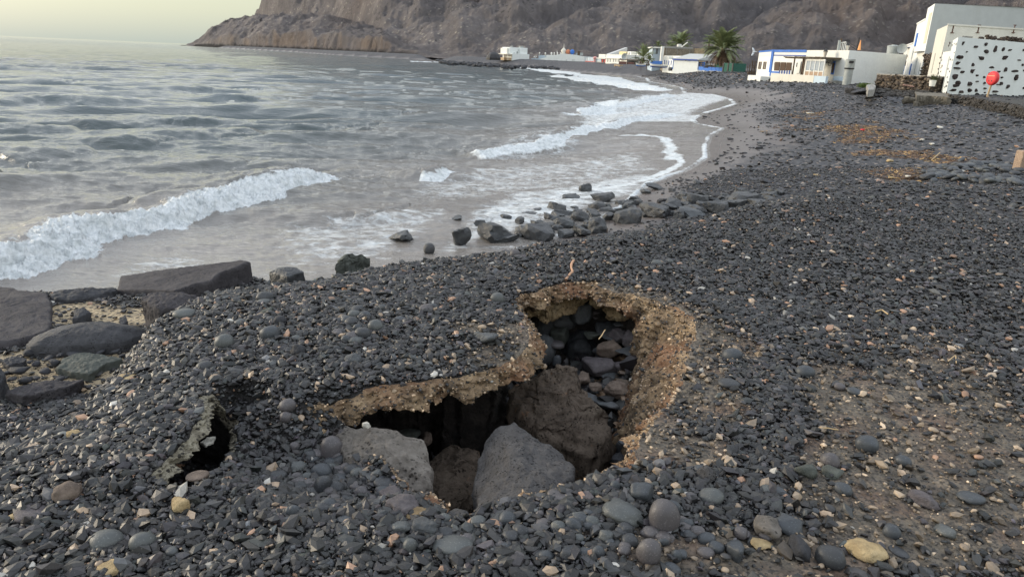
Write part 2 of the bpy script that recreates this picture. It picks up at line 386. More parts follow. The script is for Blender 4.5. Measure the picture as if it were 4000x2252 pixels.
hinv = t.math('SUBTRACT', 1.0, t.math('MULTIPLY', h, t.math('SUBTRACT', 1.0, t.math('MULTIPLY', msk[0], .85))))
b1 = t.bump(hinv, .9, .03)
b1 = t.bump(t.noise(45, 5, .7), .6, .012, b1)
t.val(t.b.inputs['Specular IOR Level'], .45)
M_GROUND = t.done(c, rgh, b1)
farc = np.stack([sstep(9, 22, Rv), sstep(38, 80, Rv), np.maximum(sstep(8, 14, Rv), 0)], 1)
ground = mesh_np('ground', np.stack([GX, GY, GZ], 1), Fq, M_GROUND, True, {'mask': COL, 'pale': m_pale, 'wet': wet, 'farc': farc, 'far': sstep(10, 60, Rv)})
tag(ground, kind='structure')

# ---- the washed-out cavity: torn rim, undercut walls, floor
WALLS = []
def cavity(name, ring, nr, lip, deep, mat, ns=1.0):
    n = len(ring); K = ring[:, 3]; lv = [0, .2 * lip, .45 * lip, .75 * lip, lip, lip + .03, lip + .10, lip + .25, deep * .7, deep, deep + .25]
    V = []; TT = []
    jag = fbm(ring[:, 0] * 14, ring[:, 1] * 14, 1.1, 3)
    for j, d in enumerate(lv):
        pos = K >= 0
        fo = np.interp(d, [0, lip, lip + .03, lip + .1, deep, deep + 1], [0, .0, .35, .85, 1.0, 1.0])
        slant = -.055 * np.interp(d, [0, lip, lip + .03, lip + .12], [0, 1, .9, 0]) * (lip / .1)
        o = np.where(pos, K * fo + slant, K * np.interp(d, [0, .05, .3, deep], [0, .12, .8, 1.35]))
        dd = d * np.where(pos, 1 + .35 * jag * (d <= lip + .03), 1.0)
        x = ring[:, 0] + nr[:, 0] * o; y = ring[:, 1] + nr[:, 1] * o; z = ring[:, 2] - dd
        rg = fbm(x * 7, y * 7, z * 7, 4) * .07 * min(1, j / 3) + np.abs(fbm(x * 22, y * 22, z * 22, 3)) * .018 * min(1, j / 1)
        x = x - nr[:, 0] * rg * ns; y = y - nr[:, 1] * rg * ns
        V.append(np.stack([x, y, z], 1)); TT.append(np.where(pos, 1 - sstep(lip, lip + .11, np.full(n, d)), 1 - .4 * sstep(.2, .8, np.full(n, d))))  # tan fades out below the lip, so the undercut's shade is painted in
    # refine between rings
    V = np.array(V); TT = np.array(TT)
    fine = []; ft = []
    for j in range(len(lv) - 1):
        m = 5 if j < 6 else 14
        for q in range(m): fine.append(V[j] * (1 - q / m) + V[j + 1] * q / m); ft.append(TT[j] * (1 - q / m) + TT[j + 1] * q / m)
    fine.append(V[-1]); ft.append(TT[-1]); V = np.array(fine); TT = np.array(ft); m = len(V)
    Vf = V.reshape(-1, 3)
    rg = (fbm(Vf[:, 0] * 22, Vf[:, 1] * 22, Vf[:, 2] * 34, 4, .65) * .022 + np.abs(fbm(Vf[:, 0] * 9, Vf[:, 1] * 9, Vf[:, 2] * 20, 2)) * -.03) * np.repeat(np.minimum(np.arange(m) / 5, 1), n)
    Vf[:, :2] += np.tile(nr, (m, 1)) * rg[:, None]
    ix = np.arange(m * n).reshape(m, n); nx = np.roll(ix, -1, 1)
    F = np.stack([ix[:-1], nx[:-1], nx[1:], ix[1:]], -1).reshape(-1, 4)
    o = mesh_np(name, Vf, F, mat, True, {'tan': TT.ravel()})
    o['_k'] = 0; del o['_k']
    WALLS.append((V.reshape(m, n, 3), K)); return o
def pale_crust():
    t = NT('pale_crust'); tn = t.attr('tan'); e = t.ramp(t.noise(14, 6, .7), (.3, (.14, .125, .095)), (.5, (.26, .235, .18)), (.72, (.40, .37, .29)))
    e = t.mix(t.ramp(t.vor(45.0), (.28, .9), (.42, 0.)), e, (.03, .028, .026)); c = t.mix(t.ramp(tn, (.55, 0.), (.9, 1.)), (.022, .020, .019), e)  # dark below the lip is shade put into the crust colour
    return t.done(c, .92, t.bump(t.vor(45.0), .7, .01, t.bump(t.noise(20, 8, .75), .9, .03)), .2)
t = NT('torn_earth')
tn = t.attr('tan'); earth = t.ramp(t.noise(8, 7, .7), (.3, (.075, .058, .042)), (.48, (.21, .150, .095)), (.62, (.38, .275, .17)), (.8, (.46, .38, .27)))
rusty = t.ramp(t.noise(2.6, 3, .5), (.45, 0.), (.62, 1.)); earth = t.mix(t.math('MULTIPLY', rusty, .75), earth, t.ramp(t.noise(35, 3), (.3, (.13, .058, .036)), (.7, (.30, .16, .09))))
stones = t.ramp(t.vor(34.0, vec=t.mapping((1, 1, 1.3))), (.25, 1.), (.34, 0.)); earth = t.mix(t.math('MULTIPLY', stones, t.ramp(t.noise(12), (.42, 0.), (.55, .9))), earth, (.030, .029, .030))
c = t.mix(tn, t.ramp(t.noise(12, 5), (.3, (.012, .011, .011)), (.7, (.045, .038, .033))), earth)  # dark end of the mix paints shade onto the undercut walls
b1 = t.bump(t.noise(20, 8, .75), .9, .035); b1 = t.bump(t.vor(60.0), .5, .008, b1)
M_EARTH = t.done(c, .92, b1, .2)
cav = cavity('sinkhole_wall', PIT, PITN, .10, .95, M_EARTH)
tag(cav, kind='structure')
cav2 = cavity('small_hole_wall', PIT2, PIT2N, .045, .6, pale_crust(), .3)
tag(cav2, kind='structure')
def floor_grid(name, x0, x1, y0, y1, zf, n=110):
    X, Y = np.meshgrid(np.linspace(x0, x1, n), np.linspace(y0, y1, n), indexing='ij'); Z = zf(X, Y)
    ix = np.arange(n * n).reshape(n, n); F = np.stack([ix[:-1, :-1], ix[1:, :-1], ix[1:, 1:], ix[:-1, 1:]], -1).reshape(-1, 4)
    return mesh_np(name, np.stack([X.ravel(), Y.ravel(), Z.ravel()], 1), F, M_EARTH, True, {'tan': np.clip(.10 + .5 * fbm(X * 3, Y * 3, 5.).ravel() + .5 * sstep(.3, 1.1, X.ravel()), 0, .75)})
def pit_floor_z(X, Y):
    # rubble rises towards the far right end of the hole
    return 1.02 + .30 * sstep(3.2, 4.6, Y) + .22 * sstep(.35, 1.1, X) - .18 * np.exp(-((X + .3) ** 2 + (Y - 3.0) ** 2) / .2) + fbm(X * 3.3, Y * 3.3, 4.2, 4) * .09
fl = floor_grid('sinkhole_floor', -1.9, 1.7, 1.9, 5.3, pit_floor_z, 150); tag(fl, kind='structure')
def pit2_floor_z(X, Y): return 1.55 + fbm(X * 4, Y * 4, 1.) * .07
fl2 = floor_grid('small_hole_floor', PIT2[:, 0].min() - .4, PIT2[:, 0].max() + .2, PIT2[:, 1].min() - .2, PIT2[:, 1].max() + .2, pit2_floor_z, 60); tag(fl2, kind='structure')

# ================================================================ SHINGLE (nobody could count it)
def ico(sub):
    import bmesh
    bm = bmesh.new(); bmesh.ops.create_icosphere(bm, subdivisions=sub, radius=1.0)
    V = np.array([v.co[:] for v in bm.verts]); F = np.array([[v.index for v in f.verts] for f in bm.faces]); bm.free()
    return V, F
ICO = {k: ico(k) for k in (1, 2, 3, 4, 5)}
def stone_protos(n, sub, kind, seed):
    r = np.random.default_rng(seed); V0, F0 = ICO[sub]; out = []
    for i in range(n):
        if kind == 'angular':
            k = 9; N = r.normal(size=(k, 3)); N /= np.linalg.norm(N, axis=1)[:, None]; d = r.uniform(.55, 1.0, k)
            q = V0 @ N.T; rad = np.min(np.where(q > .05, d / np.maximum(q, .05), 9), axis=1); rad = np.minimum(rad, 1.35)
            V = V0 * rad[:, None]
        else:
            V = V0 * (1 + .13 * r.normal(size=3) * V0)
            V = V * (1 + .10 * perlin(V0[:, 0] * 1.1 + i * 7, V0[:, 1] * 1.1, V0[:, 2] * 1.1))[:, None]
        out.append(V)
    return out, F0
def rotmats(n, r, flat=.5):
    """random yaw, moderate tilt"""
    a = r.uniform(0, 2 * np.pi, n); b = np.abs(r.normal(0, flat, n)); c = r.uniform(0, 2 * np.pi, n)
    def Rz(t): z = np.zeros_like(t); o = np.ones_like(t); return np.stack([np.cos(t), -np.sin(t), z, np.sin(t), np.cos(t), z, z, z, o], -1).reshape(-1, 3, 3)
    def Rx(t): z = np.zeros_like(t); o = np.ones_like(t); return np.stack([o, z, z, z, np.cos(t), -np.sin(t), z, np.sin(t), np.cos(t)], -1).reshape(-1, 3, 3)
    return Rz(a) @ Rx(b) @ Rz(c)
def scatter(name, pos, size, cols, protos, F0, aspect, mat, r, flat=.5, smooth=False):
    n = len(pos); nv = len(protos[0]); PV = np.array(protos); w = r.integers(0, len(protos), n)
    R = rotmats(n, r, flat); S = size[:, None] * aspect
    V = np.einsum('nij,nvj->nvi', R, PV[w] * S[:, None, :]) + pos[:, None, :]
    F = F0[None] + (np.arange(n) * nv)[:, None, None]
    C = np.repeat(cols, nv, axis=0)
    return mesh_np(name, V.reshape(-1, 3), F.reshape(-1, 3), mat, smooth, {'tint': C})
def stone_cols(n, r, pale=.05, tan=0.0):
    g = r.lognormal(math.log(.0150), .66, n)[:, None] * np.array([1, .98, 1.01]) * (1 + r.normal(0, .05, (n, 3)))
    k = r.random(n) < .22; g[k] *= np.array([1.06, .98, .98])
    k = r.random(n) < .16; g[k] *= np.array([.96, 1.03, 1.03])
    m = r.random(n) < pale; q = r.random(n)
    pc = np.where((q < .5)[:, None], np.array([.34, .25, .17]), np.where((q < .88)[:, None], np.array([.32, .19, .12]), np.array([.38, .36, .32])))
    pc = pc * r.uniform(.45, 1.15, n)[:, None]
    g[m] = pc[m]; return np.clip(g, .004, .8)
t = NT('shingle_stone')
ti = t.attr('tint', 'Color'); n = t.noise(70, 4, .7); c = t.mix(1.0, ti, t.ramp(n, (.25, .72), (.75, 1.3)), 'MULTIPLY')
c = t.mix(t.ramp(t.noise(160, 2), (.66, 0.), (.72, .35)), c, (.2, .19, .17))
M_SHINGLE = t.done(c, .5, t.bump(t.noise(150, 3), .35, .002), .5)

r_ = np.random.default_rng(11)
def sector(n, r0, r1, azm, p=1.0):
    a = r_.uniform(-azm, azm, n); rr = np.sqrt(r_.uniform(r0 ** 2, r1 ** 2, n)); return rr * np.sin(a), rr * np.cos(a)
def density(x, y):
    """how thickly shingle lies"""
    d, _ = poly_sd(x, y, PIT[::6, :2]); d2, _ = poly_sd(x, y, PIT2[::6, :2])
    w = np.ones(len(x)); w[(d > -.006) | (d2 > -.004)] = 0; w *= np.where(d > -.03, .7, 1)
    j = np.clip(np.round((np.arctan2(x, y) - AZ[0]) / (AZ[1] - AZ[0])).astype(int), 0, nc_ - 1); i = np.clip(np.searchsorted(RR, np.hypot(x, y)), 0, nr_ - 1)
    ii = i * nc_ + j
    w *= 1 - .94 * np.clip(COL[ii, 1], 0, 1) ** .55; w *= 1 - .93 * COL[ii, 0]; w *= 1 - .9 * m_pale[ii]; w *= 1 - .35 * COL[ii, 2]
    w[sdS[ii] < .15] *= .04
    return w, ii
for (nm, N, r0, r1, sub, kd, sz, sg, asp, pale, amax, flat, sm) in [
        ('gravel', 135000, .9, 5.2, 1, 'angular', .0132, .44, (1.15, .85, .5), .035, 63, .5, False),
        ('gravel', 15000, 1.15, 6.0, 2, 'round', .0105, .40, (1.2, .9, .55), .03, 60, .4, True),
        ('gravel', 118000, 5.0, 10.5, 1, 'angular', .0165, .34, (1.15, .9, .5), .035, 60, .45, False),
        ('gravel', 70000, 10.0, 24, 1, 'angular', .030, .32, (1.2, .9, .5), .03, 56, .35, False),
        ('gravel', 34000, 70.0, 190, 1, 'angular', .13, .30, (1.2, .9, .42), .05, 40, .25, False),
        ('gravel', 30000, 24.0, 70, 1, 'angular', .060, .30, (1.2, .9, .42), .03, 46, .25, False),
        ('gravel', 90000, 1.15, 6.0, 1, 'angular', .0048, .32, (1.1, .9, .7), .12, 52, .8, False)]:
    x, y = sector(N, r0, r1, math.radians(amax)); w, ii = density(x, y)
    if sz < .006: w = np.clip(w + .22, 0, 1) * (w > 0)
    if sz > .006 and sz < .02: s_fac = 1
    k = r_.random(N) < w; x, y, ii = x[k], y[k], ii[k]; n = len(x)
    z = ground_z(x, y); s = r_.lognormal(math.log(sz), sg, n); s = np.minimum(s, sz * 2.6)
    z = z + s * .28 + r_.uniform(0, .012, n) * (sz < .03)
    protos, F0 = stone_protos(24, sub, kd, 5)
    cc = stone_cols(n, r_, pale); tt = np.clip(COL[ii, 1], 0, 1)
    et = r_.random(n) < tt * (.9 if sz < .008 else .32); cc[et] = np.array([.19, .145, .10]) * r_.lognormal(0, .5, et.sum())[:, None]
    o = scatter(nm, np.stack([x, y, z], 1), s, cc, protos, F0, np.array(asp), M_SHINGLE, r_, flat, sm)
    tag(o, kind='stuff')

# stones bedded in the torn walls, and broken rubble over the floor of the holes
V, K = WALLS[0]; m, n = V.shape[:2]
q = 20000; jj = r_.integers(0, m - 20, q); kk = r_.integers(0, n, q); ok = (K[kk] < .02) | (jj < 24); ok &= ~((K[kk] > .02) & (r_.random(q) < .2)); jj, kk = jj[ok], kk[ok]
pos = V[jj, kk] + r_.normal(0, .004, (len(jj), 3)); sz = r_.lognormal(math.log(.0045), .5, len(jj))
cc = stone_cols(len(jj), r_, .08); et = r_.random(len(jj)) < .62; cc[et] = np.array([.25, .18, .115]) * r_.lognormal(0, .5, et.sum())[:, None]
protos, F0 = stone_protos(24, 1, 'angular', 8)
tag(scatter('bedded_grit', pos, sz, cc, protos, F0, np.array((1.1, .9, .7)), M_SHINGLE, r_, 1.2), kind='stuff')
q = 16000; x = r_.uniform(-1.6, 1.5, q); y = r_.uniform(2.1, 5.1, q); z = pit_floor_z(x, y); sz = r_.lognormal(math.log(.016), .65, q)
cc = stone_cols(q, r_, .03); et = r_.random(q) < .3 * sstep(.2, 1.0, x); cc[et] = np.array([.12, .08, .05]) * r_.lognormal(0, .4, et.sum())[:, None]
tag(scatter('rubble', np.stack([x, y, z + sz * .3], 1), sz, cc, protos, F0, np.array((1.2, .95, .6)), M_SHINGLE, r_, .8), kind='stuff')
q = 2500; x = r_.uniform(PIT2[:, 0].min() - .3, PIT2[:, 0].max() + .2, q); y = r_.uniform(PIT2[:, 1].min() - .1, PIT2[:, 1].max() + .1, q); z = pit2_floor_z(x, y); sz = np.minimum(r_.lognormal(math.log(.016), .4, q), .03)
tag(scatter('rubble', np.stack([x, y, z + sz * .3], 1), sz, stone_cols(q, r_, .03), protos, F0, np.array((1.2, .95, .6)), M_SHINGLE, r_, .6), kind='stuff')
# ================================================================ SEA
RS = []; r = 4.5
while r < 26000:
    RS.append(r); r *= 1.0030 if r < 16 else (1.0036 if r < 40 else (1.006 if r < 150 else (1.011 if r < 600 else 1.04)))
RS = np.array(RS); NS = 1000; AS = np.radians(np.linspace(-58, 20, NS))
Rg, Ag = np.meshgrid(RS, AS, indexing='ij'); SX = (Rg * np.sin(Ag)).ravel(); SY = (Rg * np.cos(Ag)).ravel(); RRs = Rg.ravel()
sd, par = poly_sd(SX, SY, shore)
keep = sd < 2.0
nr2, nc2 = Rg.shape; ix = np.arange(nr2 * nc2).reshape(nr2, nc2)
F = np.stack([ix[:-1, :-1], ix[:-1, 1:], ix[1:, 1:], ix[1:, :-1]], -1).reshape(-1, 4)
F = F[keep[F].all(1)]
used = np.zeros(len(SX), bool); used[np.unique(F)] = True
mp = np.full(len(SX), -1); mp[used] = np.arange(used.sum()); F = mp[F]
SX, SY, RRs, sd, par = SX[used], SY[used], RRs[used], sd[used], par[used]
off = np.maximum(-sd, 0)
i0 = np.minimum(par.astype(int), len(shore) - 1); f = par - i0; zsl = szs[i0] * (1 - f) + szs[i0 + 1] * f
space = RRs * np.where(RRs < 40, .0045, np.where(RRs < 150, .006, .011))
Z = np.zeros(len(SX))
damp = sstep(.2, 9, off) * .85 + .15 * sstep(0, 1.5, off)
# wind sea: many small trains running in towards the camera and the beach
rw = np.random.default_rng(21)
for i in range(64):
    lam = .32 * (16 / .32) ** (i / 63.0); th = math.radians(-90 + 16 + rw.normal(0, 17 if lam < 4 else 10)); k = 2 * math.pi / lam
    amp = .0085 * lam ** .84 * (1.35 if 1.5 < lam < 9 else (1 if lam < 9 else .6)); ph = rw.uniform(0, 6.28)
    wgt = sstep(1.6, 3.4, lam / space)
    q = k * (SX * math.cos(th) + SY * math.sin(th)) + ph + fbm(SX / lam * .22 + i, SY / lam * .22, 1.7 * i, 1) * 1.7
    wv = np.sin(q); wv = wv + .28 * np.cos(2 * q)
    gate = .55 + .45 * np.clip(perlin(SX / lam * .12 + i * 3.1, SY / lam * .2, .5) * 2 + .6, 0, 2)
    Z += amp * wv * wgt * gate * (damp if lam > 1.2 else (.35 + .65 * damp))
Z += .06 * fbm(SX / 18, SY / 7, 3.1, 2) * damp
Z += fbm(SX * 2.6, SY * 3.2, 1.0, 3) * .026 * (1 - sstep(18, 40, RRs)) * sstep(0, 2, off)
ripl = Z.copy()
foam = np.zeros(len(SX)); rough = np.zeros(len(SX))
def pl(pts, z): return np.array([dat(u, v, z)[:2] for u, v in pts])
def breaker(base, h, w, back, fw, fstr=1.0, zlev=0.0, fall=1.0, seed=0):
    """base: foot line (display px at z=zlev); the crest stands w behind it (seaward)"""
    global Z
    b = pl(base, zlev); lo = b.min(0) - 8; hi = b.max(0) + 8
    m = (SX > lo[0]) & (SX < hi[0]) & (SY > lo[1]) & (SY < hi[1])
    x, y = SX[m], SY[m]; d, pr = poly_sd(x, y, b, closed=False)
    i = np.minimum(pr.astype(int), len(b) - 2); t = b[i + 1] - b[i]
    # outside (seaward) is the left-hand / far side
    side = np.sign(t[:, 0] * (y - b[i, 1]) - t[:, 1] * (x - b[i, 0])); p = d * side
    p = p + fbm(x * 1.4 + seed, y * 1.4, 3.3, 3) * .28 * w
    u = pr / (len(b) - 1); env = sstep(0, .07, u) * sstep(1, .86, u) * (0.8 + .25 * perlin(u * 7 + seed, 0.3, .2))
    prof = np.where(p < w, sstep(0, w, p) ** .8, np.exp(-((p - w) / back) ** 2)) * (p > -.4)
    hh = h * prof * env
    fm = sstep(-.12 * w, .08 * w, p) * (1 - sstep(fw * .8, fw * 1.25, p + fbm(x * 1.1 + seed, y * 1.1, 5.5, 3) * .5 * fw)) * sstep(0, .10, u + .03) * sstep(1.0, 0.90, u - .02)
    lace = (1 - sstep(fw, fw * 2.2, p)) * (p > 0) * .42 + .35 * (1 - sstep(0, .9 * w, -p)) * (p <= 0)
    bil = np.abs(fbm(x * 3.1 + seed, y * 3.1, hh * 2, 3)) * .6 + np.abs(fbm(x * 10 + seed, y * 10, 2.2, 4, .6)) * .5
    Z[m] = Z[m] * (1 - .6 * fm) + hh + fm * h * .42 * (bil - .25) * fall
    foam[m] = np.maximum(foam[m], np.maximum(fm * fstr, lace * fstr * env))
breaker([(-260, 800), (-100, 752), (0, 722), (60, 716), (140, 690), (230, 655), (290, 615), (380, 597), (470, 580), (535, 548), (620, 528), (700, 512), (780, 486), (850, 458), (880, 448)], .42, .75, 1.4, .95, .82, 0, .95, 0)
breaker([(850, 452), (900, 446), (960, 448), (1030, 460), (1080, 462), (1130, 456), (1200, 442)], .20, .5, .9, .1, .0, 0, .3, 3)
breaker([(1050, 462), (1075, 463), (1100, 463), (1130, 452), (1160, 446)], .10, .35, .6, .35, .9, 0, .6, 8)
breaker([(1200, 398), (1240, 396), (1290, 388), (1350, 382), (1400, 376), (1450, 362), (1500, 346), (1560, 330), (1620, 318), (1690, 308), (1750, 306)], .26, .8, 1.4, .8, .74, .05, .7, 5)
breaker([(1440, 304), (1480, 296), (1540, 288), (1600, 274), (1660, 262), (1720, 250)], .30, 1.1, 2.2, 1.2, .72, .1, .7, 7)
breaker([(1360, 190), (1400, 196), (1470, 208), (1530, 216), (1570, 226), (1600, 232), (1660, 238)], .5, 3.0, 5, 3.2, .9, .1, .5, 9)
breaker([(1030, 156), (1100, 158), (1180, 162), (1250, 167)], .5, 4.0, 6, 3.2, .9, .0, .6, 12)
for (pts, h) in [([(350, 470), (520, 440), (700, 400), (850, 395)], .14), ([(900, 350), (1050, 335), (1200, 330)], .16), ([(700, 340), (850, 330), (980, 326)], .15), ([(-100, 470), (60, 452), (200, 440)], .2), ([(-100, 300), (0, 268), (120, 262), (250, 272)], .34), ([(330, 378), (450, 362), (560, 352), (690, 350)], .26), ([(60, 410), (160, 400), (260, 396)], .16), ([(830, 308), (950, 300), (1080, 296), (1200, 290)], .22),
                 ([(600, 262), (720, 252), (850, 250)], .24), ([(-50, 350), (60, 342), (180, 344)], .22), ([(1000, 392), (1100, 380), (1200, 368)], .14), ([(250, 330), (420, 318), (560, 320)], .22), ([(-300, 640), (-60, 600), (200, 560), (420, 500)], .12),
                 ([(700, 590), (850, 570), (1000, 540), (1100, 520)], .07), ([(430, 240), (560, 232), (700, 236)], .25), ([(950, 240), (1080, 236), (1200, 244)], .2), ([(100, 222), (260, 214), (420, 220)], .28), ([(-60, 180), (100, 172), (300, 178)], .3)]:
    breaker(pts, h, 1.2 if pts[0][1] > 260 else 2.2, 2.2 if pts[0][1] > 260 else 4.5, .1, 0, 0, 0, pts[0][0] * .01)
# sheets of foam washing over the sand
for (pts, dn, fe) in [([(1440, 300), (1500, 272), (1580, 258), (1690, 246), (1790, 240), (1835, 241), (1857, 262), (1810, 280), (1765, 292), (1755, 304), (1825, 318), (1840, 326), (1700, 322), (1600, 318), (1500, 335), (1440, 330)], .60, 1.2),
                      ([(1440, 183), (1500, 190), (1560, 196), (1660, 234), (1610, 234), (1520, 214), (1440, 196)], .85, 1.0), ([(1280, 165), (1370, 174), (1450, 182), (1440, 188), (1360, 180)], .9, 1.0),
                      ([(1480, 262), (1560, 262), (1560, 296), (1500, 290)], .8, .6),
                      ([(1180, 380), (1290, 350), (1480, 340), (1480, 370), (1250, 410)], .46, .8), ([(1150, 420), (1420, 400), (1640, 370), (1690, 440), (1500, 480), (1000, 520), (1000, 460)], .50, 1.5),
                      ([(1250, 480), (1560, 440), (1700, 440), (1660, 480), (1400, 560), (1150, 630), (1050, 640), (1150, 540)], .60, 1.0), ([(640, 560), (900, 520), (1200, 520), (1000, 650), (660, 680)], .50, 1.0),
                      ([(300, 640), (460, 600), (600, 640), (450, 700), (150, 720)], .46, .6)]:
    q = pl(pts, .15); dd, _ = poly_sd(SX, SY, q); foam = np.maximum(foam, dn * sstep(-fe, fe, dd))
# the thin bright edge of the run-up
edge = np.exp(-((sd + .10 + .012 * RRs * .3) / (.05 + .0035 * RRs)) ** 2) * (sd < .6)
foam = np.maximum(foam, edge * .66 * (RRs < 300) * (.75 + .4 * sstep(-.3, .3, perlin(SX * .6, SY * .6, .4))))
l2 = pl([(1470, 478), (1560, 470), (1640, 452), (1690, 436), (1712, 424), (1700, 408)], .12)
for l, wd in ((l2, .16), (pl([(1560, 352), (1640, 356), (1670, 362), (1690, 378), (1680, 392), (1700, 402), (1680, 412)], .18), .28), (pl([(1640, 356), (1610, 352)], .18), .2)):
    dd, _ = poly_sd(SX, SY, l, closed=False); foam = np.maximum(foam, (.62 + .35 * perlin(SX * 2.2, SY * 2.2, .3)) * np.exp(-(dd / wd) ** 2) + .25 * np.exp(-(dd / (wd * 3.5)) ** 2))
foam = np.maximum(foam, .36 * np.exp(-off / 7) * (RRs > 9) * (RRs < 120))
foam = np.maximum(foam, .8 * np.exp(-((off - 3) / 3) ** 2) * sstep(.05, .5, perlin(SX * .03, SY * .03, 2.)) * (RRs > 300))
caps = sstep(.60, .8, perlin(SX * .09, SY * .16, 7.7) * .9 + ripl * .5) * (RRs > 150) * (off > 60); foam = np.maximum(foam, caps * .6)
Z = Z + np.where(sd < 0, zsl * np.exp(sd / 9.0), zsl - .35 * sd) + .012
Z = np.where(sd > -.15, Z * 1.0 - .02, Z)
murk = np.clip(.90 * np.exp(-off / 14.) + .30 * np.exp(-off / 38.), 0, 1)
murk = np.clip(murk + .12 * fbm(SX / 14, SY / 6, 1.5, 3), 0, 1)
t = NT('sea_water')
far_n = t.attr('fard')
fo = t.attr('foam'); mk = t.attr('murk')
col = t.ramp(mk, (0, (.014, .038, .046)), (.45, (.038, .052, .053)), (.75, (.115, .108, .098)), (1, (.19, .172, .155)))
mv = t.mapping((1.0, 1.9, 1.0), (0, 0, .12))
na = t.noise(2.1, 7, .72, vec=mv, dist=1.4); nb = t.noise(7.5, 6, .7, vec=mv, dist=.8); vv = t.vor(2.6, 'Distance', 'SMOOTH_F1', vec=t.mix(.35, mv, t.new('ShaderNodeTexNoise').outputs['Color'], 'ADD'))
pat = t.math('ADD', t.math('MULTIPLY', na, .62), t.math('ADD', t.math('MULTIPLY', nb, .34), t.math('MULTIPLY', vv, .22)))     # about .3 .. .8
thr = t.math('SUBTRACT', 1.02, t.math('MULTIPLY', fo, .80))
msk = t.math('MULTIPLY', t.math('SUBTRACT', pat, thr), 5.0); msk = t.math('ADD', msk, .5, True)
fcol = t.ramp(t.noise(6.0, 8, .72, dist=.6), (.32, (.30, .33, .34)), (.5, (.56, .59, .60)), (.66, (.74, .76, .77)))
c = t.mix(msk, col, fcol)
rr = t.math('ADD', .06, t.math('MULTIPLY', msk, .75))
bv = t.mapping((.42, 1.9, 1.0), (0, 0, .12))
bh = t.math('ADD', t.noise(5.0, 6, .62, vec=bv, dist=.5), t.math('MULTIPLY', t.noise(1.3, 6, .66, vec=bv), 2.6))
b1 = t.bump(bh, t.math('SUBTRACT', .9, t.math('MULTIPLY', msk, .3)), .034)
bfar = t.bump(t.noise(.3, 10, .72, vec=t.mapping((.5, 2.4, 1), (0, 0, .1))), t.math('MULTIPLY', far_n, 1.0), .8, b1)
bfo = t.bump(t.noise(11, 7, .75), t.math('MULTIPLY', msk, .8), .05, bfar)
t.b.inputs['IOR'].default_value = 1.34
M_SEA = t.done(c, rr, bfo, 1.0)
sea = mesh_np('sea', np.stack([SX, SY, Z], 1), F, M_SEA, True, {'foam': foam, 'murk': murk, 'fard': sstep(40, 160, RRs)})
tag(sea, kind='structure')

# ================================================================ MOUNTAIN
NA, NR = 1150, 420
AH = np.radians(np.linspace(-24.6, 52, NA)); TR = np.linspace(0, 1, NR) ** 1.25
azk = [-24.6, -23.65, -22.5, -19, -15.5, -12.2, -10.5, -8.3, -5, -1, 3, 8, 14, 24, 36, 52]
rbk = [1720, 1640, 1400, 1050, 860, 700, 590, 520, 470, 440, 420, 400, 380, 350, 330, 320]
Th, Az = np.meshgrid(TR, AH, indexing='ij'); azd = np.degrees(Az)
rb = np.interp(azd, azk, rbk); rb = rb * (1 + .02 * fbm(azd * .5, 0 * azd, 3.3, 4))
Rh = rb + Th * (1500 + 0 * rb)
HX = Rh * np.sin(Az); HY = Rh * np.cos(Az)
dh = Rh - rb
s_ac = Az * Rh
# coast cliff and shoulder (left), gentle fan behind the village (right)
clf = np.interp(azd, [-24.6, -23.7, -23.3, -22.4, -21.5, -19.5, -17, -15, -13, -11.5, -10.5, -9, -7, 60], [0, .5, 3, 10, 15, 15, 17, 18, 15, 13, 10, 4, 1.5, 1.5])
cn = fbm(HX * .02, HY * .02, 1.1, 4)
z = clf * sstep(0, 34, dh + 14 * fbm(HX * .05, HY * .05, 3., 3)) * (1 + .5 * cn)
z += 1.2
# shoulder rise
shr = np.interp(azd, [-24.6, -23.7, -22.6, -21, -19.2, -17, -12, -8, 60], [0, .2, .8, 1, 1, .8, .6, .2, .0])
z += shr * 34 * sstep(-30, 300, dh) * np.interp(azd, [-24.6, -23, -20], [.2, .8, 1.0])
# main mass
foot = np.interp(azd, [-24.6, -19.4, -18.6, -17, -14, -11, -8, -4, 0, 8, 20, 52], [900, 640, 420, 330, 290, 200, 110, 75, 60, 50, 45, 40])
edge_ = sstep(-19.6, -18.3, azd + .35 * fbm(azd * .5, dh * .01, 2., 3) + dh * -.0002)
up_ = np.maximum(dh - foot, 0)
warp = fbm(HX * .0022, HY * .0022, 9.1, 3) * 90
sv = (s_ac + warp * .5 - .55 * up_ + 60)
spur = np.abs(np.sin(sv / 62.0 * math.pi * .5 + 1.1 * perlin(sv * .004, up_ * .002, .6))) ** .72       # V valleys, round backs
sv2 = sv + .75 * up_; spur2 = np.abs(np.sin(sv2 / 24 * math.pi * .5 + 1.3 * perlin(HX * .012, HY * .012, 1.)))
slope = np.interp(up_, [0, 60, 160, 300, 700, 1500], [0, 9, 34, 84, 320, 560])
cutd = np.interp(up_, [0, 40, 140, 400, 1500], [0, 4, 17, 42, 50])
zm = slope + (spur - .75) * cutd * 1.05 + (spur2 - .6) * np.interp(up_, [0, 60, 200, 500], [0, 3, 6, 10])
steep = sstep(-8, -14, azd)
zm = zm * (1 - steep) + steep * (np.interp(up_, [0, 30, 190, 260, 700, 1500], [0, 16, 120, 200, 420, 520]) + (spur - .75) * cutd * .55 + (spur2 - .6) * np.interp(up_, [0, 120, 500], [0, 6, 12]))
capz = np.interp(azd + .25 * fbm(azd * 1.5, dh * .02, 2., 3), [-24, -19.9, -19.4, -18.2, -17, -15, -13, 60], [0, 0, 12, 56, 150, 420, 900, 900]) * (Rh / 1100)
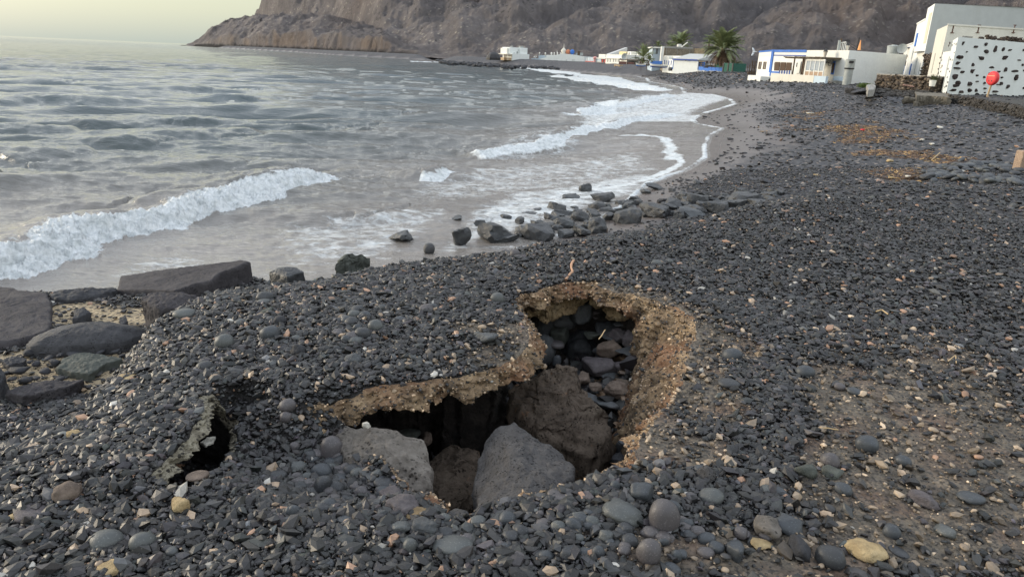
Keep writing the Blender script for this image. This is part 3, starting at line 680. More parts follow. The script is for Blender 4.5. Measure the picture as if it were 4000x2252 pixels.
sv3 = sv + 30 * perlin(HX * .02, HY * .02, 3.); zm = zm + (np.abs(np.sin(sv3 / 13.5 * math.pi * .5 + 1.5 * perlin(HX * .03, HY * .03, 1.))) - .6) * np.interp(up_, [0, 30, 90, 400], [0, 1.2, 2.6, 5])
z += np.minimum(np.maximum(zm, -3), capz)
rg = 1 - np.abs(fbm(HX * .012, HY * .012, 4.4, 5)) * 1.6
z += (rg - .5) * np.interp(dh, [0, 40, 300, 1500], [.4, 2.5, 9, 16]) + fbm(HX * .05, HY * .05, 2., 5, .6) * np.interp(dh, [0, 30, 100, 400], [.5, 1.8, 3.0, 4.5])
z *= sstep(-24.55, -23.6, azd) * .999 + .001
z = np.where(dh < 1, np.minimum(z, -1.0) * (azd < -8) + z * (azd >= -8), z)
z = np.where((azd < -23.7), z - 2, z)
ix = np.arange(NR * NA).reshape(NR, NA); Fh = np.stack([ix[:-1, :-1], ix[:-1, 1:], ix[1:, 1:], ix[1:, :-1]], -1).reshape(-1, 4)
gull_shade = ((1 - spur) * sstep(20, 200, up_)).ravel()
coast = (sstep(55, 10, dh) * sstep(-6.5, -9.5, azd)).ravel()
flatm = (sstep(30, 70, dh) * (1 - sstep(-20, 160, up_)) + .0).ravel()
ora = np.clip((coast * sstep(-.1, .5, fbm(azd * .9, Th * 2, 3.).ravel() + .35 * (np.abs(azd + 17.2) < 1.8).ravel() + .6 * (np.abs(azd + 11.4) < .8).ravel())) * sstep(2, 9, z.ravel()), 0, 1)
t = NT('volcanic_slope')
base = t.ramp(t.noise(.02, 8, .68), (.3, (.105, .095, .096)), (.5, (.172, .154, .150)), (.7, (.265, .235, .222)))
base = t.mix(t.ramp(t.noise(.05, 6, .7), (.45, 0.), (.7, .45)), base, (.085, .077, .080))
base = t.mix(t.math('MULTIPLY', t.attr('gull_shade'), .45), base, (.085, .085, .096))  # gullies mixed darker and bluer, valley shade put into the slope colour
base = t.mix(t.ramp(t.noise(.0065, 3, .5), (.55, 0.), (.68, .4)), base, (.135, .095, .072))
spk = t.ramp(t.vor(.17), (.15, 1.), (.26, 0.)); spg = t.ramp(t.noise(.02, 5, .6), (.42, .08), (.6, .95))
spg = t.math('MULTIPLY', spg, t.math('ADD', .35, t.math('MULTIPLY', t.attr('flatm'), .9), True))
base = t.mix(t.math('MULTIPLY', spk, spg), base, (.42, .38, .32))
spk2 = t.ramp(t.vor(.26), (.17, 1.), (.27, 0.)); base = t.mix(t.math('MULTIPLY', spk2, t.ramp(t.noise(.05, 3), (.48, 0.), (.6, .55))), base, (.34, .31, .27))
spk3 = t.ramp(t.vor(.21), (.2, 1.), (.33, 0.)); base = t.mix(t.math('MULTIPLY', spk3, t.ramp(t.noise(.03, 3), (.5, 0.), (.62, .6))), base, (.05, .046, .046))
orc = t.ramp(t.noise(.12, 6, .7, vec=t.mapping((1, 1, .4))), (.3, (.12, .09, .07)), (.5, (.24, .16, .10)), (.7, (.38, .27, .16)))
base = t.mix(t.math('MULTIPLY', t.attr('ora'), .38), base, orc)
base = t.mix(t.attr('foot'), base, (.020, .019, .021))
b1 = t.bump(t.noise(.10, 10, .76), 1.0, 6.0); b1 = t.bump(t.noise(.5, 6, .75), .9, 1.6, b1)
M_HILL = t.done(base, .95, b1, .15)
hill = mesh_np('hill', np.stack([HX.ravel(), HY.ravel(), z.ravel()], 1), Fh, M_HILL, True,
               {'gull_shade': gull_shade, 'flatm': flatm, 'ora': ora, 'foot': (coast * sstep(6.5, 3.0, z.ravel() + 1.5 * fbm(HX * .05, HY * .05, 1.).ravel())).ravel()})
tag(hill, kind='structure')
# ================================================================ ROCKS
def rockmat(name, lo, mid, hi, rough=.75, pits=0.0, spots=None, grain=60, coat=None, lines=0.0, spec=.35):
    t = NT(name)
    c = t.ramp(t.noise(4.5, 7, .68), (.3, lo), (.52, mid), (.75, hi))
    c = t.mix(t.ramp(t.noise(28, 4, .7), (.45, 0.), (.75, .5)), c, tuple(q * 1.7 for q in mid))
    if spots: c = t.mix(t.math('MULTIPLY', t.ramp(t.noise(5.5, 6, .75), (spots[1], 0.), (spots[1] + .1, 1.)), spots[2]), c, spots[0])
    b = t.bump(t.noise(grain * .2, 8, .72), .7, .03)
    b = t.bump(t.noise(grain * 1.6, 5, .7), .5, .006, b)
    if pits:
        v = t.ramp(t.vor(grain * 1.25, vec=t.mapping((1, 1.25, .9), (.3, .2, .5))), (.16, 0.), (.40, 1.)); m = t.ramp(t.noise(grain * .35, 4, .7), (.46, 1.), (.60, 0.))
        v2 = t.math('MAXIMUM', v, m); c = t.mix(t.math('SUBTRACT', 1., v2), c, tuple(q * .18 for q in mid)); b = t.bump(v2, pits, .01, b)
    return t.done(c, rough, b, spec)
M_BAS = rockmat('dark_basalt', (.020, .020, .023), (.036, .037, .042), (.062, .063, .070))
M_BASG = rockmat('grey_basalt', (.040, .044, .048), (.075, .080, .085), (.12, .125, .125), .6)
M_WET = rockmat('wet_basalt', (.014, .015, .017), (.030, .033, .036), (.065, .070, .070), .32, spec=.5)
M_VES = rockmat('vesicular_lava', (.048, .046, .046), (.075, .072, .072), (.105, .10, .098), .9, .8, grain=62, spec=.2)
M_GREY = rockmat('pale_grey_lava', (.075, .067, .058), (.14, .125, .11), (.23, .21, .185), .9, .6, grain=36, spec=.2)
M_TANB = rockmat('earthy_lava', (.035, .027, .021), (.080, .062, .048), (.13, .105, .082), .92, .7, ((.28, .14, .065), .60, .7), 46, spec=.2)
M_TAN = rockmat('tan_crust', (.10, .070, .04), (.24, .175, .10), (.42, .35, .23), .92, .6, ((.05, .042, .035), .56, .8), 40, spec=.2)
M_PURP = rockmat('purple_basalt', (.055, .047, .052), (.10, .088, .092), (.15, .135, .136), .7)
M_GRN = rockmat('green_grey_stone', (.036, .041, .037), (.070, .077, .067), (.12, .13, .11), .75)
M_BRN = rockmat('brown_stone', (.07, .052, .042), (.15, .115, .092), (.25, .20, .165), .8)
M_YEL = rockmat('yellow_stone', (.22, .155, .08), (.40, .30, .16), (.52, .43, .27), .8)
M_WHT = rockmat('white_stone', (.32, .30, .25), (.50, .48, .42), (.62, .6, .55), .7)
M_SLAB = rockmat('flat_dark_lava', (.030, .028, .031), (.050, .046, .049), (.078, .072, .073), .82, .25, grain=45, spec=.25)
def pebmat(name, lo, mid, hi):
    t = NT(name); c = t.ramp(t.noise(3.0, 6, .6), (.3, lo), (.5, mid), (.75, hi))
    c = t.mix(t.ramp(t.noise(190, 2), (.60, 0.), (.70, .5)), c, tuple(q * 2.2 for q in hi))
    c = t.mix(t.ramp(t.noise(22, 6, .8), (.62, 0.), (.72, .30)), c, tuple(q * 1.9 for q in hi))
    return t.done(c, .52, t.bump(t.noise(120, 5, .7), .4, .003), .4)
M_PB = pebmat('bluish_pebble', (.024, .027, .031), (.040, .045, .051), (.060, .067, .074))
M_PG = pebmat('grey_pebble', (.038, .041, .041), (.065, .070, .070), (.10, .105, .10))
M_PD = pebmat('dark_pebble', (.018, .019, .021), (.032, .034, .037), (.052, .055, .06))
M_PP = pebmat('mauve_pebble', (.040, .037, .038), (.070, .064, .066), (.105, .096, .098))
MATS = dict(B=M_BAS, G=M_BASG, W=M_WET, V=M_VES, L=M_GREY, T=M_TANB, C=M_TAN, P=M_PURP, N=M_GRN, R=M_BRN, Y=M_YEL, H=M_WHT, S=M_SLAB, b=M_PB, g=M_PG, d=M_PD, p=M_PP)
def Rzyx(yaw, pitch=0, roll=0):
    return np.array(Matrix.Rotation(yaw, 3, 'Z') @ Matrix.Rotation(pitch, 3, 'Y') @ Matrix.Rotation(roll, 3, 'X'))
_proto_cache = {}
def rock_shape(seed, kind, sub):
    V0, F0 = ICO[sub]; r = np.random.default_rng(seed); o = seed * 3.17
    if kind == 'block':
        k = 8; N = r.normal(size=(k, 3)); N[:, 2] *= .8; N = np.vstack([N, [[0, 0, 1], [.15, 0, -1]]]); N /= np.linalg.norm(N, axis=1)[:, None]; d = np.concatenate([r.uniform(.62, .95, k), [.75, .8]])
        q = V0 @ N.T; a = np.where(q > .03, d / np.maximum(q, .03), 50.0)
        rad = (np.sum(a ** -48, axis=1)) ** (-1 / 48); rad = np.minimum(rad, 1.5)
        V = V0 * rad[:, None]
        V *= (1 + .10 * fbm(V0[:, 0] * 1.7 + o, V0[:, 1] * 1.7, V0[:, 2] * 1.7, 5, .6))[:, None]
        V += V0 * (np.abs(fbm(V[:, 0] * 4 + o, V[:, 1] * 4, V[:, 2] * 4, 3)) * -.05)[:, None]
    elif kind == 'lump':
        V = V0 * (1 + .24 * fbm(V0[:, 0] * 1.2 + o, V0[:, 1] * 1.2, V0[:, 2] * 1.2, 5, .55))[:, None]
        V += V0 * ((1 - np.abs(fbm(V0[:, 0] * 3.2 + o, V0[:, 1] * 3.2, V0[:, 2] * 3.2, 4, .6)) * 2) * .045)[:, None]
    else:
        V = np.sign(V0) * np.abs(V0) ** r.uniform(.82, 1.05)
        V = V * (1 + .11 * perlin(V0[:, 0] * .9 + o, V0[:, 1] * .9, V0[:, 2] * .9) + .02 * fbm(V0[:, 0] * 3 + o, V0[:, 1] * 3, V0[:, 2] * 3, 2))[:, None]
        V[:, 0] += .12 * r.normal() * V[:, 1] ** 2
    return V, F0
def rock(name, loc, dims, yaw, seed, kind, mat, sub=4, pitch=0, roll=0, smooth=True):
    V, F0 = rock_shape(seed, kind, sub)
    V = (V * np.array(dims)) @ Rzyx(yaw, pitch, roll).T
    o = mesh_np(name, V, F0, mat, smooth); o.location = [float(q) for q in loc]; return o
def put(u, v, w, h, z, kind, mat, name='rock', label=None, group=None, cat='rock', yaw=None, seed=None, sub=4, depth=.85, sink=0.0, pitch=None, rest=False):
    """rock whose middle shows at source pixel u,v when it lies at height z; w,h = apparent size in px"""
    global _sc
    _sc = globals().get('_sc', 100) + 1; seed = seed or _sc
    p = on(u, v + h * .22, 2.0) if z is None else at(u, v, z)
    d = math.sqrt(p[0] ** 2 + p[1] ** 2 + (p[2] - EYE) ** 2); s = d / FOC * .985
    el = math.atan2(EYE - p[2], math.hypot(p[0], p[1]))
    k_ = 1.22 if kind == 'block' else 1.05; a = w * s / 2 * k_; hv = h * s / 2 * k_; b = a * depth
    c = math.sqrt(max((hv ** 2 - (b * math.sin(el)) ** 2), (hv * .45) ** 2)) / max(math.cos(el), .5)
    if c > 1.3 * a: c = 1.3 * a
    if h < w * .8: b = min(b, hv / max(math.sin(el), .25) * .95)
    if z is None: p[2] += c * (.55 - sink)
    rr = random.Random(seed); yw = (rr.uniform(-.25, .25) if yaw is None else yaw) - math.atan2(p[0], p[1])
    o = rock(name, p, (a, b, c), yw, seed, kind, MATS[mat] if isinstance(mat, str) else mat, sub, (rr.uniform(-.15, .15) if pitch is None else pitch), rr.uniform(-.1, .1))
    tag(o, label, cat, group); return o
def polyrock(name, pts, thick, mat, label=None, cat='rock', group=None, dome=.0, taper=.0, amp=.012, freq=7, n=150, tf=26, sf=16, bevel=.012, rim=None, conv=None, tgrain=.005):
    """block whose top face has the surveyed outline; pts = (u, v, z) source px"""
    W = np.array([at(u, v, z) for (u, v, z) in pts]); m = len(W)
    d = np.linalg.norm(np.roll(W, -1, 0) - W, axis=1); s = np.concatenate([[0], np.cumsum(d)]); q = np.linspace(0, s[-1], n, endpoint=False); E = np.vstack([W, W[:1]])
    O = np.stack([np.interp(q, s, E[:, j]) for j in range(3)], 1)
    C = O.mean(0); size = np.linalg.norm(O - C, axis=1).mean()
    A = np.c_[O[:, :2] - C[:2], np.ones(n)]; pl_, *_ = np.linalg.lstsq(A, O[:, 2], rcond=None); C[2] = pl_[2]
    V = [C[None] + [[0, 0, dome]]]
    rings = []
    for k in range(1, tf + 1):
        f = (k / tf) ** .8; r_ = C + (O - C) * f * (1 if k < tf else .985); r_ = r_.copy(); r_[:, 2] += dome * (1 - f * f) - (bevel if k == tf else 0); rings.append(r_)
    for k in range(1, sf + 1):
        g = k / sf; r_ = C + (O - C) * (1 + taper * g); r_[:, 2] = O[:, 2] - bevel * 1.5 - thick * g; rings.append(r_)
    V = np.vstack(V + rings)
    B = C.copy(); B[2] -= thick + .02; V = np.vstack([V, B[None]])
    x, y, z = V.T * freq; k = C[0] * 7
    nx = fbm(x + k, y, z, 4, .6); ny = fbm(x + 31, y + k, z, 4, .6); nz = fbm(x, y + 57, z + k, 4, .6)
    V = V + np.stack([nx, ny, nz * .8], 1) * amp
    x, y, z = V.T * freq * 5; V[:, 2] += fbm(x, y, z, 3, .6) * tgrain
    R = tf + sf; ix = 1 + np.arange(R * n).reshape(R, n); nxi = np.roll(ix, -1, 1)
    T = [np.stack([np.zeros(n, int), ix[0], nxi[0]], 1)]
    a = np.stack([ix[:-1], ix[1:], nxi[1:]], -1).reshape(-1, 3); b = np.stack([ix[:-1], nxi[1:], nxi[:-1]], -1).reshape(-1, 3)
    T += [a, b, np.stack([np.full(n, len(V) - 1), nxi[-1], ix[-1]], 1)]; T = np.vstack(T)
    area = np.sum(O[:, 0] * np.roll(O[:, 1], -1) - np.roll(O[:, 0], -1) * O[:, 1])
    if area < 0: T = T[:, ::-1]
    o = mesh_np(name, V, T, mat, True); recenter(o, (C[0], C[1], C[2] - thick)); tag(o, label, cat, group); return o
Z1 = lambda x, y: (x / 2.417, 900 + y / 2.417)
def zp(cv, lst, z): return [(*cv(x, y), (z(x, y) if callable(z) else z)) for x, y in lst]
# ---- the flat rocks by the sea on the left
polyrock('flat_rock', zp(Z1, [(1097, 562), (1128, 432), (1500, 372), (1900, 322), (2290, 275), (2365, 286), (2250, 340), (2080, 400), (1990, 470), (1850, 500), (1700, 548), (1650, 566), (1400, 560)], lambda x, y: 1.34 + .20 * (x - 1100) / 1270), .3, M_SLAB, 'long tilted slab of dark lava at the sea edge with a sharp straight side', dome=.0, amp=.006, taper=.03, bevel=.006)
polyrock('flat_rock', zp(Z1, [(-420, 560), (-100, 520), (100, 530), (160, 560), (300, 568), (440, 592), (482, 650), (490, 740), (484, 880), (468, 950), (330, 1000), (200, 1032), (0, 1062), (-400, 1090)], 1.37), .25, M_SLAB, 'broad cracked flat rock at the left edge of the picture', dome=.02, amp=.012, freq=5)
polyrock('long_rock', zp(Z1, [(232, 1085), (300, 1010), (450, 960), (700, 915), (950, 885), (1150, 892), (1350, 925), (1425, 965), (1300, 1010), (1150, 1060), (900, 1090), (600, 1105), (400, 1110), (260, 1110)], 1.40), .26, rockmat('salted_basalt', (.028, .028, .031), (.046, .046, .050), (.07, .07, .074), .7, .3, ((.24, .23, .19), .63, .6), 45), 'long rounded whale backed rock spotted with white salt, on pale sand', dome=.10, amp=.012, freq=4, bevel=.03)
polyrock('flat_rock', zp(Z1, [(545, 1290), (600, 1212), (680, 1162), (850, 1152), (1100, 1182), (1150, 1220), (990, 1270), (900, 1330), (830, 1365), (640, 1335), (560, 1305)], 1.37), .16, M_GRN, 'greenish grey flat topped stone on pale sand below the whale backed rock', dome=.02, amp=.015)
polyrock('flat_rock', zp(Z1, [(458, 604), (520, 574), (800, 545), (1095, 533), (1102, 572), (900, 618), (700, 650), (520, 650)], 1.36), .22, M_BAS, 'low rough rock ledge between the cracked flat rock and the long slab', dome=.03, amp=.02, freq=9)
polyrock('cracked_rock', zp(Z1, [(1330, 650), (1380, 604), (1500, 590), (1650, 600), (1850, 612), (1958, 668), (1800, 700), (1745, 742), (1500, 745), (1400, 700)], 1.66), .2, M_SLAB, 'dark fractured rock half buried in gravel below the long slab', dome=.05, amp=.018, freq=9)
polyrock('dark_rock', zp(Z1, [(690, 752), (790, 722), (850, 768), (745, 832), (690, 830)], 1.40), .12, M_BAS, 'small dark block beside the strip of pale sand', dome=.02)
polyrock('dark_rock', zp(Z1, [(12, 1228), (120, 1186), (252, 1206), (240, 1238), (60, 1270)], 1.37), .07, M_BAS, 'thin black stone lying on pale sand near the left edge', dome=.01)
polyrock('flat_rock', [(20, 1528, 1.40), (130, 1492, 1.40), (330, 1480, 1.40), (260, 1515, 1.40), (80, 1548, 1.40)], .06, M_SLAB, 'worn flush rock in the pale ground above the lower left shingle', dome=.01)
polyrock('dark_rock', zp(Z1, [(-150, 1280), (0, 1285), (40, 1340), (50, 1400), (0, 1440), (-150, 1440)], 1.46), .2, M_BAS, 'dark rock cut off by the left edge above the shingle', dome=.03)
polyrock('flat_rock', zp(Z1, [(1130, 870), (1125, 830), (1190, 800), (1200, 840), (1160, 880)], 1.43), .05, M_BAS, 'little black stone in the gritty strip behind the whale backed rock')
for i, (x, y, w, h) in enumerate([(275, 1155, 65, 60), (185, 1320, 100, 60), (460, 1210, 60, 40), (350, 1250, 50, 40), (280, 1240, 40, 30), (520, 1250, 70, 60), (430, 1150, 60, 30), (700, 1150, 110, 40), (240, 1410, 70, 60), (560, 1400, 70, 40), (420, 1330, 60, 40), (110, 1400, 60, 30),
                                  (60, 1340, 50, 30), (330, 1390, 60, 30), (560, 1185, 50, 40), (950, 1145, 60, 30), (1100, 1140, 50, 30), (1150, 1180, 50, 30), (570, 800, 40, 30), (610, 770, 30, 25), (600, 850, 40, 25), (560, 890, 50, 20), (630, 900, 50, 25)]):
    put(*Z1(x, y), w / 2.417, h / 2.417, 1.36, 'block', 'B', 'small_dark_stone', 'small black stone strewn on pale sand at the left', 'black stones on the pale sand', 'stone', sub=2)
# ---- boulders in the wash
M_BOUL = rockmat('damp_boulder', (.020, .021, .023), (.042, .044, .047), (.088, .09, .092), .45, spec=.45)
ZB = lambda x, y: (1500 + x / 1.515, 650 + y / 1.515)
bl = [(265, 505, 75, 60, 'pebble', 'G', 'grey rounded boulder peeking over the shingle bank, leftmost of the shore boulders'), (440, 442, 100, 98, 'block', 'W', 'dark wedge shaped boulder standing upright at the bank edge'),
 (625, 412, 230, 105, 'block', 'W', 'biggest flat topped wet block in the wash'), (100, 435, 120, 50, 'block', 'W', 'low dark rock alone in the water left of the wedge boulder'), (565, 352, 60, 36, 'block', 'G', 'small pointed rock in water behind the biggest flat topped block'),
 (800, 340, 70, 42, 'block', 'G', 'small slanting rock in foam right of the biggest flat topped block'), (420, 326, 100, 22, 'block', 'W', 'low wet rock nearly awash, far left in the surf'), (935, 405, 190, 90, 'block', 'G', 'large smooth grey boulder with a black wet underside, at the bank edge'),
 (1062, 402, 100, 44, 'block', 'G', 'flat grey boulder just right of the large smooth grey one'), (1172, 390, 90, 52, 'block', 'G', None), (1260, 358, 130, 92, 'lump', 'G', 'grooved blue grey boulder at the middle of the bank edge'), (1070, 356, 140, 60, 'lump', 'W', None),
 (1010, 330, 80, 34, 'lump', 'W', None), (1160, 316, 130, 62, 'lump', 'G', None), (1045, 300, 80, 46, 'block', 'G', None), (1022, 262, 90, 52, 'block', 'G', None), (870, 302, 85, 28, 'block', 'W', None), (900, 276, 52, 22, 'block', 'W', None),
 (1098, 198, 90, 36, 'block', 'W', None), (1192, 148, 84, 52, 'lump', 'W', 'rough rounded boulder farthest out among the white foam'), (1288, 206, 100, 58, 'block', 'G', None), (1266, 247, 90, 52, 'block', 'G', None), (1345, 268, 72, 32, 'block', 'G', None), (1226, 190, 40, 14, 'block', 'W', None),
 (1436, 224, 74, 42, 'block', 'W', None), (1480, 200, 60, 30, 'block', 'G', None), (1545, 150, 50, 25, 'block', 'W', None), (1622, 128, 100, 20, 'block', 'W', 'long low black rock on the wet sand'), (1702, 141, 46, 20, 'block', 'G', None), (1320, 302, 62, 46, 'block', 'G', None),
 (1380, 300, 70, 46, 'block', 'G', None), (1465, 300, 140, 82, 'block', 'G', 'big grey boulder with a ridged back near the middle of the boulder field'), (1625, 272, 180, 72, 'block', 'G', 'broad flat boulder with a grey sloping top in the boulder field'), (1712, 226, 110, 46, 'block', 'G', None), (1745, 285, 60, 52, 'block', 'G', None),
 (1842, 200, 100, 62, 'block', 'G', 'tall pale grey boulder at the back of the boulder field'), (1845, 281, 150, 32, 'block', 'L', 'thin pale slab of stone lying flat on the bank edge'), (1952, 246, 110, 70, 'block', 'N', 'squared green grey boulder right of the thin pale slab'), (2080, 236, 90, 62, 'block', 'G', None),
 (2122, 204, 140, 60, 'block', 'G', None), (2180, 236, 90, 52, 'block', 'N', None), (2240, 242, 220, 60, 'block', 'G', 'long sloping boulder at the right end of the boulder field'), (2332, 200, 92, 42, 'block', 'G', None), (1850, 98, 52, 22, 'block', 'G', 'single round rock on wet sand above the boulders'), (2270, 92, 66, 16, 'block', 'B', 'flat dark rock on the beach above the boulders'),
 (692, 455, 150, 36, 'block', 'W', None), (720, 318, 80, 30, 'lump', 'W', None), (2420, 215, 74, 32, 'block', 'B', None), (2512, 165, 64, 32, 'block', 'G', None), (1296, 374, 62, 42, 'pebble', 'R', 'brownish rounded stone on the shingle at the foot of the boulders'), (2030, 262, 92, 28, 'block', 'G', None), (1960, 205, 64, 28, 'block', 'G', None),
 (1905, 188, 54, 26, 'block', 'W', None), (1390, 262, 60, 26, 'block', 'W', None), (1560, 240, 80, 30, 'block', 'W', None), (1990, 178, 70, 24, 'block', 'B', None), (1240, 300, 60, 30, 'block', 'W', None), (1130, 262, 60, 24, 'block', 'W', None), (1640, 205, 60, 24, 'block', 'B', None)]
rb_ = random.Random(77)
for _i in range(100):
    _x = rb_.uniform(760, 2350); _y = np.interp(_x, [760, 1100, 1500, 2350], [400, 300, 215, 150]) + rb_.uniform(-.25, 1) * np.interp(_x, [760, 1300, 2350], [40, 110, 70]); _w = rb_.uniform(34, 84); bl.append((_x, _y, _w, _w * .5, 'block', rb_.choice('WGG'), None))
for (x, y, w, h, kd, mt, lb) in bl:
    u, v = ZB(x, y); w /= 1.515; h /= 1.515
    b = at(u, v + h * .42, .10 if u < 2600 else .25); gz = float(ground_z(b[0], b[1], False))
    for _ in range(3):
        zz = max(gz, .03) if gz < 1.2 else .3
        b = at(u, v + h * .42, zz); gz = float(ground_z(b[0], b[1], False))
    zb = max(min(gz, .9), 0.09)
    d = math.hypot(b[0], b[1]); s = d / FOC * (1.0 if kd == 'block' else .9); a = w * s / 2; c = h * s * .74; bb = a * .8
    random.seed(int(x * 7 + y)); yw = random.uniform(-.4, .4) - math.atan2(b[0], b[1])
    o = rock('boulder', (b[0], b[1] + bb * .5, zb + c * .55), (a * 1.05, bb, c), yw, int(x + y * 3), kd, {'G': M_BOUL, 'N': M_BOUL, 'L': M_BASG}.get(mt, MATS[mt]), 3, random.uniform(-.3, .3), random.uniform(-.25, .3), kd == 'pebble')
    if lb: tag(o, lb, 'boulder')
    else: tag(o, 'weathered blue grey boulder in the boulder field where the bank meets the sea', 'boulder', 'boulders at the water edge')
polyrock('weedy_rock', [(1310, 1034, .55), (1330, 1010, .6), (1390, 1003, .65), (1440, 1012, .6), (1430, 1034, .5), (1370, 1045, .5)], .4, M_GRN, 'weed covered rock with pale green streaks behind the bank', dome=.12, amp=.04)
polyrock('dark_rock', [(1050, 1062, .8), (1090, 1046, .8), (1160, 1046, .8), (1190, 1062, .8), (1120, 1080, .8)], .3, M_WET, 'low dark rock at the waterline just right of the long slab', dome=.05)
# small dark stones lying on the wet sand
q_ = [at(u * D, v * D, .35) for u, v in [(1700, 320), (2040, 285), (1960, 430), (1700, 475), (1640, 470)]]
q_ = np.array(q_)
ru = np.random.default_rng(5); uu = ru.uniform(1640, 2030, 2600) * D; vv_ = ru.uniform(285, 490, 2600) * D
dx, dy, dzr = ray(uu, vv_); z = np.full(2600, .6)
for _ in range(10): z = .5 * z + .5 * ground_z(dx * (z - EYE) / dzr, dy * (z - EYE) / dzr, False)
px_ = dx * (z - EYE) / dzr; py_ = dy * (z - EYE) / dzr; sdp, _p = poly_sd(px_, py_, shore)
okk = np.where((sdp > .3) & (sdp < 6.5) & (py_ > 16))[0][:240]
protos_bs = []
for k in range(12):
    V, F0 = rock_shape(k + 900, 'block', 1); me_ = mesh_np('beach_stone', V * np.array([1.3, 1, .6]), F0, M_BAS, False); protos_bs.append(me_.data); bpy.data.objects.remove(me_)
for n_, k in enumerate(okk):
    s_ = ru.uniform(.04, .085) * (1 if ru.random() < .9 else 1.8) * (py_[k] / 30) ** .3
    o = link(bpy.data.objects.new('beach_stone', protos_bs[n_ % 12])); o.location = (px_[k], py_[k], z[k] + s_ * .12); o.scale = (s_, s_, s_); o.rotation_euler = (0, 0, ru.uniform(0, 6))
    tag(o, 'small black stone scattered on the wet brown sand', 'stone', 'black stones on the wet sand')

# ---- blocks and rubble in the washed-out hole
polyrock('fallen_block', [(u * D, v * D, z) for u, v, z in [(1290, 985, 1.66), (1330, 955, 1.72), (1400, 918, 1.78), (1446, 914, 1.76), (1462, 950, 1.72), (1470, 1000, 1.66), (1520, 1040, 1.60), (1545, 1085, 1.54), (1530, 1130, 1.50), (1480, 1150, 1.50), (1430, 1120, 1.54), (1360, 1092, 1.58), (1310, 1060, 1.60), (1288, 1020, 1.63)]],
         .55, M_TANB, 'largest rough brown block jammed in the middle of the hole', dome=.07, amp=.045, freq=6, taper=-.08, bevel=.02, tgrain=.010)
polyrock('fallen_block', [(u * D, v * D, z) for u, v, z in [(1245, 1075, 1.80), (1290, 1062, 1.84), (1330, 1085, 1.84), (1372, 1112, 1.84), (1415, 1140, 1.84), (1445, 1175, 1.84), (1452, 1200, 1.84), (1410, 1235, 1.86), (1320, 1262, 1.86), (1210, 1300, 1.82), (1196, 1235, 1.74), (1192, 1180, 1.72), (1215, 1115, 1.76)]],
         .6, M_VES, 'pitted grey lava block with a pointed top at the near rim of the hole', dome=.05, amp=.022, freq=5, taper=-.06, tgrain=.004)
polyrock('fallen_block', [(u * D, v * D, z) for u, v, z in [(850, 1062, 1.86), (905, 1072, 1.86), (960, 1085, 1.85), (1010, 1092, 1.84), (1062, 1108, 1.82), (1080, 1140, 1.80), (1082, 1180, 1.78), (1078, 1225, 1.74), (1040, 1250, 1.70), (1000, 1235, 1.72), (950, 1200, 1.76), (880, 1150, 1.82), (835, 1090, 1.85)]],
         .55, M_GREY, 'pale grey lava slab with scooped hollows on the left side of the hole', dome=.045, amp=.03, freq=5, taper=-.05, bevel=.02)
polyrock('fallen_block', [(u * D, v * D, z) for u, v, z in [(1085, 1150, 1.50), (1110, 1128, 1.52), (1150, 1118, 1.54), (1212, 1130, 1.54), (1204, 1190, 1.48), (1196, 1260, 1.42), (1150, 1300, 1.38), (1090, 1280, 1.4), (1075, 1200, 1.45)]],
         .5, M_TANB, 'dark brown block deep between the pale slab and the pitted block', dome=.06, amp=.035, freq=6)
polyrock('crust_piece', [(u * D, v * D, z) for u, v, z in [(1315, 735, 1.93), (1350, 722, 1.95), (1400, 712, 1.95), (1448, 716, 1.95), (1470, 728, 1.94), (1455, 745, 1.90), (1400, 760, 1.86), (1378, 775, 1.84), (1350, 762, 1.86), (1325, 755, 1.88)]],
         .10, M_TAN, 'pale tan crust hanging at the back rim of the hole', dome=.02, amp=.04, freq=10)
polyrock('crust_piece', [(u * D, v * D, z) for u, v, z in [(1520, 735, 1.92), (1560, 728, 1.95), (1620, 738, 1.94), (1655, 750, 1.92), (1612, 758, 1.90), (1560, 768, 1.87), (1530, 760, 1.88)]],
         .09, M_TAN, 'reddish tan overhanging ledge at the back right of the hole', dome=.02, amp=.035, freq=10)
Z4 = lambda x, y: (1900 + x / 2.417, 1000 + y / 2.417)
